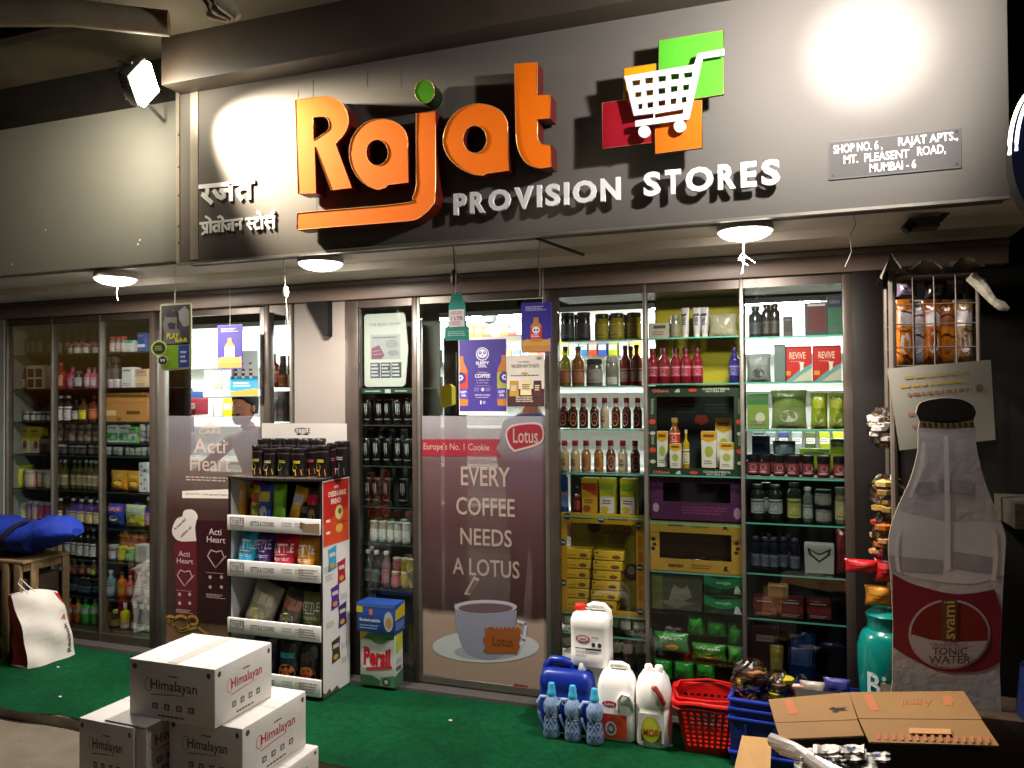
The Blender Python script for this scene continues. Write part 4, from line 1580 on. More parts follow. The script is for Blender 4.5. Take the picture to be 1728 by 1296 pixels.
row('wall', 'fourth', LZ[3], mk_pouch, 'snack_pouch', 'red and white standing pouch', 'pouch', [25], 17, 717, base='#9c2026', accent='#c9c0b8', acc2='#6a1018')
row('wall', 'fourth', LZ[3], mk_carton, 'carton', 'orange juice carton with brown disc', 'carton', [45, 63], 16, 720, base='#c8862c', band='#cfae86', bz=(.55, .98), dot='#5a2a14', acc='#8a4a1a')
row('wall', 'fourth', LZ[3], mk_pouch, 'snack_pouch', 'dark brown crumpled pouch', 'pouch', [81], 16, 735, base='#2c1f18', accent='#6a5a48', acc2='#4a3424')
row('wall', 'fifth', LZ[4], mk_tub, 'tin', 'yellow printed tin', 'tin', [34], 26, 785, body='#a9a01e', lid='#c4bc2c', label='#c2b822', acc='#4a5a2a', caph=.06)
row('wall', 'fifth', LZ[4], mk_tub, 'tub', 'pink tub with white lid', 'tub', [55, 71, 86], 15, 793, body='#b06a58', lid='#d4cec4', label='#c08a78', acc='#8a4034')
row('wall', 'sixth', LZ[5], mk_jar, 'jar', 'cream jar with pale lid', 'jar', [25], 15, 833, body='#b89a4a', cap='#c9c4b4', label='#c2b48a')
row('wall', 'sixth', LZ[5], mk_jar, 'jar', 'tan jar with white lid', 'jar', [40], 15, 848, body='#a8823c', cap='#c9c4ba', label='#c4a868', acc='#4a3a2a')
row('wall', 'sixth', LZ[5], mk_tub, 'tub', 'beige biscuit tub with white lid', 'tub', [54, 64], 11, 846, body='#8a6a5a', lid='#cfc9be', label='#8a7060', acc='#b0a898')
row('wall', 'sixth', LZ[5], mk_tub, 'tub', 'dark red biscuit tub with white lid', 'tub', [75, 86], 11, 847, body='#7a2026', lid='#cfc9be', label='#7a262a', acc='#b09a88')
row('wall', 'seventh', LZ[6], mk_pouch, 'snack_pouch', 'tall red snack pouch', 'pouch', [44], 22, 886, base='#a82420', accent='#b85a3a', acc2='#c89a5a')
row('wall', 'seventh', LZ[6], mk_pouch, 'snack_pouch', 'white crumpled pouch', 'pouch', [26], 15, 895, base='#bcb4a6', accent='#a89888', acc2='#8a6a5a')
row('wall', 'seventh', LZ[6], mk_tub, 'tin', 'large yellow custard tin', 'tin', [68], 24, 897, body='#c4aa1a', lid='#cfbc3a', label='#ccb420', acc='#5a4a1a', caph=.08)
row('wall', 'seventh', LZ[6], mk_tub, 'tin', 'small yellow custard tin', 'tin', [85], 11, 902, body='#b89c1a', lid='#c4b03a', label='#c0a820', acc='#5a4a1a', caph=.08)
# ---------------- middle bay
row('middle', 'top', LZ[0], mk_jar, 'jar', 'clear jar with whitish label', 'jar', [120, 134, 148, 162], 11, 580, body='#5a4a4a', cap='#8a4a44', label='#a49a94')
row('middle', 'top', LZ[0], mk_bottle, 'glass_bottle', 'tall dim bottle at the back', 'bottle', [102, 112, 128, 142, 156], 9, 556, y=.21, body='#231c1a', cap='#4a4440', label='#57504a')
row('middle', 'second', LZ[1], mk_bottle, 'syrup_bottle', 'red syrup bottle', 'bottle', [104], 14, 612, body='#6a1c1a', cap='#8a3030', label='#9a6a60')
row('middle', 'second', LZ[1], mk_bottle, 'syrup_bottle', 'magenta syrup bottle', 'bottle', [121], 13, 618, body='#8a2a56', cap='#3a2a36', label='#a86a86')
row('middle', 'second', LZ[1], mk_jar, 'jar', 'black jar with silver label', 'jar', [134], 11, 626, body='#15181a', cap='#2a2c2e', label='#7a8086')
row('middle', 'second', LZ[1], mk_bottle, 'syrup_bottle', 'pink syrup bottle', 'bottle', [147, 160], 11, 620, body='#8a4a60', cap='#4a3a44', label='#a88a96')
row('middle', 'third', LZ[2], mk_bottle, 'sauce_bottle', 'dark white-capped bottle with white label', 'bottle', [104, 117], 12, 668, body='#241a14', cap='#d2cec6', label='#c6c2ba', lab=(.06, .58), acc='#3a3632', sh=.66)
row('middle', 'third', LZ[2], mk_bottle, 'sauce_bottle', 'black bottle with blue grey label', 'bottle', [131], 11, 675, body='#16120f', cap='#262320', label='#8a94a0', sh=.66)
row('middle', 'third', LZ[2], mk_bottle, 'sauce_bottle', 'mustard bottle with yellow label', 'bottle', [144], 13, 672, body='#3a2814', cap='#2a2622', label='#b89a20', sh=.64)
row('middle', 'third', LZ[2], mk_bottle, 'sauce_bottle', 'brown bottle with orange label', 'bottle', [159], 14, 668, body='#4a2414', cap='#5a2a1a', label='#b85a24', acc='#6a2a6a', sh=.64)
row('middle', 'upper fourth', ZZ(130, 747, YS), mk_jar, 'jar', 'dark preserve jar', 'jar', rng(96, 170, 6), 11, 716, body='#2c2622', cap='#4a423a', label='#5a544c')
row('middle', 'fourth', LZ[3], mk_jar, 'jar', 'tiny dark spice jar', 'jar', rng(96, 170, 7), 9, 751, body='#2a2428', cap='#8a8680', label='#4a464a')
row('middle', 'fifth', LZ[4], mk_bottle, 'oil_bottle', 'olive oil bottle', 'bottle', rng(97, 170, 7), 10, 776, body='#3a3416', cap='#9a968c', label='#57503a', acc='#8a8470')
row('middle', 'sixth', LZ[5], mk_bottle, 'honey_bottle', 'honey bottle with tan label', 'bottle', [104, 121, 138, 154, 168], 13, 842, body='#3a1c0c', cap='#b9b4aa', label='#b08a62', acc='#6a4022', lab=(.08, .52), sh=.62)
row('middle', 'seventh', LZ[6], mk_bottle, 'glass_bottle', 'dark bottle with white label', 'bottle', [114, 126, 138, 149, 160], 11, 889, body='#141110', cap='#cbc7c0', label='#b2b6b2', acc='#3a3a3a', lab=(.06, .48))
row('middle', 'seventh', LZ[6], mk_bottle, 'glass_bottle', 'squat amber bottle with white cap', 'bottle', [101], 11, 898, body='#3a2414', cap='#cbc7c0', label='#8a7a66')
for px, c, nm in ((105, '#c4bc8a', 'cream'), (117, '#bcb8a0', 'ivory'), (129, '#7a2a2a', 'dark red'), (140, '#9a4a44', 'brick'), (151, '#b87a72', 'pink'), (161, '#b4b83a', 'lime'), (170, '#6a3a4a', 'plum')):
    row('middle', 'eighth', ZZ(130, 970, YS), mk_bottle, 'mini_bottle', f'mini bottle with {nm} label', 'bottle', [px], 9, 946, body='#3a2c24', cap='#5a4a40', label=c, acc='#4a3a34')
row('middle', 'ninth', LZ[7], mk_bottle, 'glass_bottle', 'blue-black bottle with grey cap', 'bottle', rng(97, 170, 6), 12, 972, body='#131a26', cap='#b4b4b2', label='#2c3644', acc='#6a7484')
for px, c, c2, nm in ((106, '#b09a8a', '#7a2a1a', 'tan and red'), (119, '#c4a8a0', '#8a3022', 'rose and red'), (132, '#c49a9a', '#a85a22', 'pink and orange'), (145, '#a8c4a4', '#2c7a3a', 'mint and green'), (158, '#c4ccb4', '#2f6a34', 'pale and dark green'), (170, '#b08a92', '#6a2430', 'mauve and maroon')):
    row('middle', 'bottom', BASE, mk_bottle, 'drink_bottle', f'drink bottle in {nm}', 'bottle', [px], 12, 1010, body=c2, cap='#c4c0b8', label=c, acc=c2, lab=(.42, .66), sh=.66)
# ---------------- doorway bay
row('doorway', 'top', LZ[0], mk_jar, 'jar', 'small jar with red lid', 'jar', [190, 199, 208], 9, 568, body='#6a5a52', cap='#8a2a2c', label='#a09a94')
row('doorway', 'top', LZ[0], mk_carton, 'carton', 'white and teal pack', 'carton', [224], 16, 575, base='#b8bcb8', band='#3a9a86', bz=(0, .2))
row('doorway', 'top', LZ[0], mk_carton, 'carton', 'deep blue pack', 'carton', [246], 13, 562, base='#1c3564', band='#8a94a4', bz=(.6, .75))
row('doorway', 'second', LZ[1], mk_jar, 'jar', 'dark tall jar at the back', 'jar', [183, 198], 13, 602, y=.2, body='#34302e', cap='#55504a', label='#4c4a48')
row('doorway', 'second', LZ[1], mk_jar, 'jar', 'little clear jar', 'jar', [188, 198, 208], 9, 640, y=.1, body='#8a8688', cap='#a8a4a4', label='#8a7a90')
row('doorway', 'second', LZ[1], mk_carton, 'carton', 'pale grey tall box with a bright patch', 'carton', [224], 19, 620, base='#a4a6a6', dot='#d8d8d4')
row('doorway', 'second', LZ[1], mk_carton, 'carton', 'tan tall box', 'carton', [245], 20, 623, base='#9a8468', band='#86705a', bz=(.0, .4))
row('doorway', 'third', LZ[2], mk_carton, 'kraft_parcel', 'large kraft parcel with dark stamp', 'parcel', [220], 73, 663, d=.1, base='#8a6236', draw=lambda A: (A.rect(.52, .62, .82, .74, '#4a3018', 0), A.rect(.03, .6, .28, .78, '#b0946a', 0), A.rect(.0, .33, 1, .345, '#7a5228', 0), A.rect(.3, .0, .31, 1, '#7a5228', 1), A.ell(.35, .9, .06, .05, '#3a4a2a', 1, 10)))
UP4 = ZZ(215, 747, YS)
row('doorway', 'upper fourth', UP4, mk_carton, 'milk_carton', 'green and white carton', 'carton', [194, 214], 18, 717, base='#b4c4b0', band='#3a8a4a', bz=(.45, .9), dot='#c4d4c0', acc='#4a7a4a')
row('doorway', 'upper fourth', UP4, mk_carton, 'milk_carton', 'green carton with violet disc', 'carton', [232], 15, 720, base='#5f9a56', dot='#4a4a8a', band='#a4bca0', bz=(.3, .55))
row('doorway', 'upper fourth', UP4, mk_jar, 'jar', 'white-capped jar with dark label', 'jar', [243, 253], 9, 716, body='#4a3a4a', cap='#c9c6c0', label='#8a8890', caph=.35)
row('doorway', 'fourth', LZ[3], mk_jar, 'jar', 'tiny bottle with pale cap', 'jar', rng(180, 258, 8), 8, 755, body='#55605a', cap='#b4b8b2', label='#7a8480', caph=.4)
row('doorway', 'fifth', LZ[4], mk_pouch, 'noodle_pack', 'orange noodle pack', 'pack', [201, 230], 29, 794, base='#c8701e', accent='#c48a44', acc2='#8a3018', style=2)
row('doorway', 'fifth', LZ[4], mk_carton, 'carton', 'tall pale blue dotted box', 'carton', [250], 14, 780, base='#a9b8be', draw=lambda A: [A.ell(.3 + .4 * (k % 2), .12 + .15 * k, .14, .05, '#4a6a7a', 0, 8) for k in range(6)])
row('doorway', 'sixth', LZ[5], mk_pouch, 'noodle_pack', 'red and blue noodle pack', 'pack', [194], 28, 850, base='#23357a', accent='#b82a2a', acc2='#23357a', style=2, txt='RAMYUN')
row('doorway', 'sixth', LZ[5], mk_pouch, 'noodle_pack', 'yellow green noodle pack', 'pack', [228], 37, 852, base='#b0a41e', accent='#8a9a1e', acc2='#6a3a1a', style=2, txt='NOODLES')
row('doorway', 'sixth', LZ[5], mk_bottle, 'glass_bottle', 'dark bottle beside the yellow noodles', 'bottle', [252], 9, 838, body='#2a1c16', cap='#b4b0a8', label='#8a6a5a')
row('doorway', 'seventh', LZ[6], mk_jar, 'jar', 'jam jar with orange lid', 'jar', [209, 221, 233, 245], 11, 898, y=.2, body='#7a3a26', cap='#a86a3a', label='#8a5a44')
row('doorway', 'seventh', LZ[6], mk_jar, 'jar', 'grey-lidded purple jar', 'jar', [194], 13, 919, body='#4a4a62', cap='#8a8a86', label='#8a8aa0')
row('doorway', 'seventh', LZ[6], mk_jar, 'jar', 'yellow jam jar', 'jar', [207], 13, 922, body='#b8961c', cap='#c4b43a', label='#b0a03a')
row('doorway', 'seventh', LZ[6], mk_jar, 'jar', 'green jam jar', 'jar', [221], 13, 924, body='#3a8a5a', cap='#9aa03a', label='#6a9a74')
row('doorway', 'seventh', LZ[6], mk_carton, 'carton', 'plain pale pink box', 'carton', [244], 19, 918, base='#b8a8a4', acc='#a89894')
row('doorway', 'eighth', LZ[7], mk_bottle, 'drink_bottle', 'blue-labelled clear bottle', 'bottle', [189], 13, 962, body='#5a7484', cap='#9ab0b8', label='#7a8a98')
row('doorway', 'eighth', LZ[7], mk_bottle, 'drink_bottle', 'orange drink bottle', 'bottle', [205], 12, 966, body='#b0561a', cap='#3a2a1a', label='#c87a2a')
row('doorway', 'eighth', LZ[7], mk_bottle, 'drink_bottle', 'rose drink bottle', 'bottle', [218], 10, 972, body='#8a4a44', cap='#8a8078', label='#b08a86')
row('doorway', 'eighth', LZ[7], mk_bottle, 'drink_bottle', 'clear drink bottle with white label', 'bottle', [232, 252], 13, 966, body='#6a6462', cap='#a8a49c', label='#bcb6b0', acc='#8a4a3a', sh=.5)
row('doorway', 'bottom', BASE, mk_bottle, 'wine_bottle', 'dark green sparkling bottle', 'bottle', [196], 15, 1028, body='#14180e', cap='#8a8450', label='#5a6030', caph=.22)
row('doorway', 'bottom', BASE, mk_bottle, 'wine_bottle', 'yellow bottle with white neck', 'bottle', [213], 12, 1016, body='#a09a1c', cap='#cbc8c0', label='#bcb8ac', caph=.2, lab=(.03, .25))
row('doorway', 'bottom', BASE, mk_bottle, 'wine_bottle', 'black bottle with white neck', 'bottle', [227, 240, 253], 12, 1018, body='#120e10', cap='#cbc8c0', label='#bcb8ac', caph=.2, lab=(.03, .25))
# ---------------- case beside the doorway
ze = [b2[0] + .001, b2[1] + .001]
ENDS['case'], BAY['case'] = 'doorway', 'narrow case'
row('case', 'top', ze[0], mk_bottle, 'sauce_bottle', 'red chilli sauce bottle', 'bottle', [464], 17, 597, y=.2, body='#7a1c22', cap='#6a2028', label='#9a4a4a', acc='#c8a8a0', neck=.3)
row('case', 'top', ze[0], mk_carton, 'carton', 'orange tea box', 'carton', [486], 16, 632, y=.2, base='#a8663a', acc='#d8a46a')
row('case', 'top', ze[0], mk_jar, 'jar', 'grey jar stacked at the back', 'jar', [478, 490], 10, 600, y=.26, body='#5f6a66', cap='#8a8c88', label='#6a7470')
row('case', 'second', ze[1], mk_jar, 'jar', 'frosted glass jar', 'jar', [463, 476, 489], 12, 660, y=.2, body='#9a9a98', cap='#a4a2a0', label='#8a8486')
zc = ZZ(475, 765, .2)
row('case', 'third', zc, mk_jar, 'jar', 'clear ribbed glass', 'glass', [462, 475, 488], 12, 720, y=.2, body='#aeb2ae', cap='#8a8c8a', label='#6a6a6a')
b = B()
b.box((xs(458), .05, zc - .01), (xs(494), .29, zc - .001), SHG)
tag(b.build('glass_slab'), 'glass slab holding ribbed glasses in the narrow case', 'shelf')
# ---------------- slim cabinet
NZ_ = N_SH
for sh, z, cs, top in (('second', NZ_[1], [624, 640, 656, 675, 692], 674), ('third', NZ_[2], [621, 638, 656, 673, 692], 740)):
    row('slim', sh, z, mk_can, 'drink_can', 'black energy can with claw mark', 'can', cs, 15, top, y=.09)
row('slim', 'fourth', NZ_[3], mk_can, 'drink_can', 'dark red-tinted energy can', 'can', [623, 639, 656, 680], 15, 807, y=.09, body='#0d0a0a', claw='#7a7676')
for sh, z, cs, top in (('second', NZ_[1], [629, 646, 663, 682], 672), ('third', NZ_[2], [628, 645, 662, 681], 724)):
    row('slim', sh, z, mk_can, 'drink_can', 'back row silver-topped energy can', 'can', cs, 14, top, y=.2, body='#1c2020', claw='#5a605c')
row('slim', 'fifth', NZ_[4], mk_jar, 'yogurt_cup', 'white cup with leaf print', 'cup', [631, 645, 659, 673, 688], 13, 880, y=.1, body='#8c9288', cap='#a0a49c', label='#b4b8ae', acc='#4a5a48', caph=.08)
row('slim', 'fifth', NZ_[4], mk_jar, 'jar', 'dim jar behind the leaf cups', 'jar', [630, 650, 670, 690], 14, 862, y=.22, body='#4a4c46', cap='#7a4a40', label='#6a6a62')
row('slim', 'sixth', NZ_[5], mk_bottle, 'drink_bottle', 'smoky bottle with white cap', 'bottle', [620, 636], 14, 928, y=.1, body='#26302e', cap='#c4c2bc', label='#3a4644', acc='#6a7a74', neck=.45)
row('slim', 'sixth', NZ_[5], mk_bottle, 'drink_bottle', 'pinkish bottle with white cap', 'bottle', [652], 14, 930, y=.1, body='#6a4a4a', cap='#c4c2bc', label='#8a6a68', neck=.45)
zz2 = ZZ(680, 968, .1)
row('slim', 'sixth', NZ_[5], mk_jar, 'yogurt_cup', 'pink cup with pale lid', 'cup', [669], 14, 963, y=.1, body='#a85a66', cap='#b0a48a', label='#b47a80')
row('slim', 'sixth', NZ_[5], mk_jar, 'yogurt_cup', 'yellow cup with pale lid', 'cup', [683, 695], 13, 964, y=.1, body='#a09028', cap='#b0a48a', label='#a89a48')
zt = ZZ(669, 963, .1) + .001
row('slim', 'upper sixth', zt, mk_jar, 'yogurt_cup', 'dull pink cup stacked above the pink cup', 'cup', [669], 14, 941, y=.1, body='#8a4a50', cap='#b0a48a', label='#9a6a68')
zt = ZZ(690, 964, .1) + .001
row('slim', 'upper sixth', zt, mk_jar, 'yogurt_cup', 'mustard cup stacked above the yellow cup', 'cup', [683, 695], 13, 942, y=.1, body='#8a7a24', cap='#b0a48a', label='#9a8c40')
zb_ = ZZ(655, 1030, .1)
# ---------------- sauce bay
row('sauce', 'top', R1[0], mk_jar, 'pickle_jar', 'black lidded dark pickle jar', 'jar', [962, 988], 23, 528, body='#16181c', cap='#1a1b1c', label='#33303c', acc='#55505c', caph=.12)
row('sauce', 'top', R1[0], mk_jar, 'oil_jar', 'yellow oil bottle with black lid', 'bottle', [1019, 1045, 1073], 24, 529, body='#8a7c10', cap='#14140f', label='#a08c22', acc='#4a4414', caph=.18, rough=.08)
row('sauce', 'second', R1[1], mk_bottle, 'juice_bottle', 'olive juice bottle with dark cap', 'bottle', [957], 19, 585, body='#7a7420', cap='#1c1c1a', label='#a86a4a', lab=(.1, .42), neck=.38)
row('sauce', 'second', R1[1], mk_bottle, 'juice_bottle', 'amber juice bottle with dark cap', 'bottle', [979], 21, 585, body='#8a5a1c', cap='#1c1c1a', label='#b0705a', lab=(.1, .42), neck=.38)
row('sauce', 'second', R1[1], mk_jar, 'jar', 'grey glass olive jar', 'jar', [1006], 27, 606, body='#56605a', cap='#2a302e', label='#9a9c94')
row('sauce', 'second', R1[1], mk_jar, 'jar', 'clear jar of white paste', 'jar', [1035], 22, 602, body='#7c8074', cap='#a09a94', label='#c4c4b8', lab=(.05, .3))
row('sauce', 'second', R1[1], mk_bottle, 'juice_bottle', 'red juice bottle with dark cap', 'bottle', [1057, 1078], 19, 582, body='#7c1a1c', cap='#1a1c22', label='#a8888a', acc='#6a2a3a', lab=(.1, .42), neck=.38)
for i, (px, lb) in enumerate(zip((953, 969, 986, 1004, 1022, 1041, 1060, 1078), ('#b09a94', '#c4aa5a', '#c9bcae', '#c9bcb8', '#c4b894', '#c8ac6a', '#c4b8b8', '#c8b4b8'))):
    row('sauce', 'third', R1[2], mk_bottle, 'sauce_bottle', f'red-capped hot sauce bottle number {i + 1} of the dark row', 'bottle', [px], 15, 671, body='#4a1c12' if i != 4 else '#b8a888', cap='#b01c24', label=lb, acc='#8a4a34', wrap='#d2ccc8', neck=.52, sh=.56, caph=.17, oval=True, lab=(.08, .52))
for i, (px, lb) in enumerate(zip((954, 972, 990, 1011, 1031, 1052, 1074), ('#b8a894', '#bcb08a', '#c4ac84', '#c8a878', '#c9bcae', '#cfc8b8', '#c8bcb4'))):
    row('sauce', 'fourth', R1[3], mk_bottle, 'sauce_bottle', f'red-capped hot sauce bottle number {i + 1} of the pale row', 'bottle', [px], 16, 743, body=('#a8926a', '#b09a6a', '#9a6a34', '#a8702c', '#7a4226', '#b8a888', '#5a2418')[i], cap='#b01c24', label=lb, acc='#8a4a34', wrap='#d2ccc8', neck=.52, sh=.56, caph=.17, oval=True, lab=(.08, .52))
for o in [o for o in S.objects if ' hot sauce bottle number' in o.get('label', '')]:
    i = int(o['label'].split('number ')[1].split()[0])
    rw = 'third shelf, sauce bay' if 'dark row' in o['label'] else 'fourth shelf, sauce bay'
    o['label'] = f'red-capped hot sauce bottle, {rw}, {ORD[i - 1]} from coffee door'
    o['group'] = 'red-capped sauce bottles on the ' + rw
row('sauce', 'fifth', R1[4], mk_bottle, 'spray_bottle', 'tall blue can with orange spot', 'can', [951], 15, 794, body='#1c3a6a', cap='#2c4a7a', label='#3a6a9a', acc='#c85a1e', neck=.7, sh=.8)
row('sauce', 'fifth', R1[4], mk_bottle, 'sauce_bottle', 'small dark red bottle', 'bottle', [975], 13, 822, body='#5a1416', cap='#2a1414', label='#8a2a2a')


def d_cust(top, mid, c2):
    def f(A):
        A.rect(0, 0, 1, .12, '#c4b41c', 0)
        A.poly([(0, .14), (1, .14), (1, .5), (.1, .3)], top, 0)
        A.rect(.05, .5, .95, .95, mid, 0)
        A.ell(.35, .85, .26, .09, c2, 1, 14)
        A.print(.2, .58, .8, .72, 2, '#5a4a2a', 1, 3)
    return f


row('sauce', 'fifth', R1[4], mk_carton, 'powder_carton', 'yellow and red powder pack', 'pack', [997], 26, 806, base='#c49a1c', draw=d_cust('#b0301e', '#c8901e', '#8a4a1a'))
row('sauce', 'fifth', R1[4], mk_carton, 'powder_carton', 'yellow and white powder pack', 'pack', [1027, 1062], 26, 807, base='#b8ac20', draw=d_cust('#8a9a24', '#c4bcb0', '#b8a020'))
# cookie cake display frame with its cartons
yb_ = .06
p, r = onY(945, 1034, yb_), onY(1088, 870, yb_)
w, h = r.x - p.x, r.z - p.z
t = thing('cardboard_display', 'yellow cardboard display frame for cookie cake boxes', 'display', (p.x, yb_, p.z))
b = B()
YW = mat('#b88a14', .5, var=.06)
fw = .085
b.prism([(0, 0), (w, 0), (w, h), (0, h)], [[(w * .09, h * .07), (w * .09, h * .90), (w * .9, h * .90), (w * .9, h * .07)]], lambda x, z, d: (x, d, z), 0, .004, YW)
A = b.front(0, w, 0, 0, h)
for px, py in ((.1, .04), (.5, .055), (.93, .10), (.94, .5), (.94, .92), (.5, .96), (.04, .3), (.04, .7)):
    A.ell(px, py, .04, .033, '#1c2a52', 1, 14)
    A.rect(px - .03, py - .008, px + .03, py + .008, '#b8b4b0', 2)
A.print(.16, .02, .42, .06, 2, '#7a2a1a', 1, 4)
A.print(.58, .02, .88, .06, 2, '#7a2a1a', 1, 5)
for y in (.2, .35, .58, .72):
    A.print(.92, y, .975, y + .1, 6, '#c8481e', 1, int(y * 100))
b.build('frame', t)
b = B()
b.box((w * .03, .19, .0), (w * .97, .196, h * .97), mat('#8a7a1c', .5, var=.08))
A = b.front(w * .03, w * .97, .19, 0, h * .97)
A.ell(.30, .16, .09, .07, '#1c2450', 0, 18)
A.text('Mini', .52, .09, .68, .15, '#5a2a14', 0, .01)
A.text('Cookie Cake', .42, .16, .84, .24, '#5a2a14', 0, .01)
A.ell(.78, .62, .10, .09, '#3a1c10', 0, 16)
A.ell(.77, .6, .05, .045, '#8a7a5a', 1, 12)
b.build('back_card', t)


def d_cake(A):
    A.rect(.03, .08, .97, .9, '#c4a020', 0)
    A.rect(.05, .55, .5, .7, '#a87a1a', 1)
    A.ell(.74, .6, .15, .22, '#6a3a18', 1, 10)
    A.ell(.1, .22, .05, .1, '#1c2a52', 1, 8)


for i in range(6):
    for j, (px, pw) in enumerate(((975 - i * .6, 46 - i), (1029 - i * 2, 50 - i))):
        z = p.z + .022 + (5 - i) * .052
        ww = X(px + pw / 2, 950, .12) - X(px - pw / 2, 950, .12)
        put(mk_carton, 'cake_carton', round(ww, 2), .049, (X(px, 950, .12), .145, z), f'yellow mini cookie cake box, {("inner", "outer")[0] if j else "door-side"} stack, {ORD[i]} from the top', 'carton', 'yellow cake boxes stacked in the display frame', d=.09, base='#b08c18', draw=d_cake)
for sh, z, top, cs in (('sixth', R1[5], 1000, [1033, 1053, 1076]), ('seventh', R1[6], 1036, [952, 1053, 1076])):
    pass
zA, zB, zC = ZZ(1060, 1061, .1), ZZ(1060, 1102, .1), BASE
b = B()
for z in (zA, zB):
    b.box((xs(946), .032, z - .009), (xs(1088), .29, z - .001), SHG)
b.build('shelf', [o for o in S.objects if o.name.startswith('display_cabinet') and 'sauces' in o.get('label', '')][0], True)
row('sauce', 'sixth', zA, mk_jar, 'jar', 'white-labelled jar with dark lid', 'jar', [957, 1037, 1056, 1077], 19, 1034, y=.1, body='#4a4a3c', cap='#3a3630', label='#b0ae9c', acc='#5a7a4a', caph=.16)
row('sauce', 'seventh', zB, mk_jar, 'jar', 'pinkish-labelled jar with dark lid', 'jar', [953, 1040, 1058, 1078], 19, 1070, y=.1, body='#5a4a40', cap='#2c2826', label='#b4a090', acc='#7a3a34', caph=.16)
row('sauce', 'bottom', zC, mk_jar, 'jar', 'dark blue jar in shade', 'jar', [1040, 1060, 1080], 19, 1110, y=.1, body='#20243a', cap='#2a2c34', label='#3a4058')
# ---------------- yellow-backed bay
row('yellow', 'top', R2[0], mk_carton, 'carton', 'low frosted white box', 'carton', [1117], 34, 546, base='#a8a292', acc='#4a4038', draw=lambda A: (A.rect(.25, .15, .85, .35, '#4a3c2c', 0), A.print(.2, .5, .8, .8, 2, '#8a5a4a', 1, 3)))
row('yellow', 'top', R2[0], mk_jar, 'jar', 'grey cream jar', 'jar', [1144], 16, 532, body='#6f7468', cap='#7a7c70', label='#80846f')
row('yellow', 'top', R2[0], mk_tube, 'cream_tube', 'white cream tube standing on its cap', 'tube', [1161, 1180, 1193], 13, 519)
row('yellow', 'top', R2[0], mk_pouch, 'knit_pouch', 'wide pale dotted pouch', 'pouch', [1224], 50, 529, base='#a8a288', accent='#9a947a', acc2='#8a8470', style=9)
row('yellow', 'second', R2[1], mk_bottle, 'squeeze_bottle', 'red squeeze drink bottle', 'bottle', [1105, 1124, 1143, 1161, 1180], 19, 587, body='#7c1024', cap='#5a0c1c', label='#a03044', acc='#c49aa0', neck=.5, sh=.62, caph=.14, lab=(.2, .5))
row('yellow', 'second', R2[1], mk_bottle, 'squeeze_bottle', 'violet squeeze drink bottle', 'bottle', [1243], 19, 585, body='#2c2468', cap='#241c50', label='#4a4288', acc='#9a94c0', neck=.5, sh=.62, caph=.14, lab=(.2, .5))
# oil display frame
yb_ = .045
p, r = onY(1095, 801, yb_), onY(1257, 650, yb_)
w, h = r.x - p.x, r.z - p.z
t = thing('cardboard_display', 'dark green cardboard display frame around oil and seed packs', 'display', (p.x, yb_, p.z))
b = B()
b.prism([(0, 0), (w, 0), (w, h), (0, h)], [[(w * .09, h * .08), (w * .09, h * .88), (w * .89, h * .88), (w * .89, h * .08)]], lambda x, z, d: (x, d, z), 0, .004, mat('#1c2c1c', .5, var=.06))
A = b.front(0, w, 0, 0, h)
for y, in ((.02,), (.935,)):
    A.text('DiSano', .05, y + .015, .22, y + .05, '#c86a5a', 1, .02)
    A.poly([(.28, y + .05), (.3, y + .02), (.33, y + .01), (.34, y + .05)], '#a8b09a', 1)
    A.ell(.47, y + .03, .045, .018, '#b8382a', 1, 12)
    A.text('CHOLESTEROL', .57, y + .005, .85, y + .028, '#b4b8a8', 1, .02)
    A.text('WHY FEAR FAT', .60, y + .034, .80, y + .054, '#b4b8a8', 1, .02)
for y in (.40, .72):
    for x in (.045, .945):
        A.ell(x, y, .035, .03, '#b8382a', 1, 12)
        A.ell(x, y + .13, .03, .022, '#a8a88a', 1, 12)
for x in (.03, .93):
    A.print(x, .14, x + .035, .32, 10, '#9aa08c', 1, 3)
    A.print(x, .56, x + .035, .66, 6, '#9aa08c', 1, 4)
b.build('frame', t)
b = B()
b.box((w * .02, .235, 0), (w * .98, .24, h), mat('#0e1c1c', .5))
A = b.front(w * .02, w * .98, .235, 0, h)
A.print(.2, .2, .48, .32, 3, '#2c4038', 0, 3)
A.print(.55, .2, .82, .32, 3, '#2c4038', 0, 4)
A.poly([(.42, .42), (.44, .34), (.56, .34), (.58, .42), (.5, .46)], '#8a2a1c', 0)
b.build('back_card', t)
zf_ = p.z + .03


def d_seed(A):
    A.poly([(0, 0), (1, 0), (1, .22), (.5, .3), (0, .22)], '#b88a10', 0)
    A.rect(.15, .08, .85, .16, '#6a3a14', 1)
    A.ell(.5, .55, .28, .15, '#8a9a3a', 0, 14)
    A.print(.2, .78, .8, .9, 2, '#6a5a4a', 0, 2)


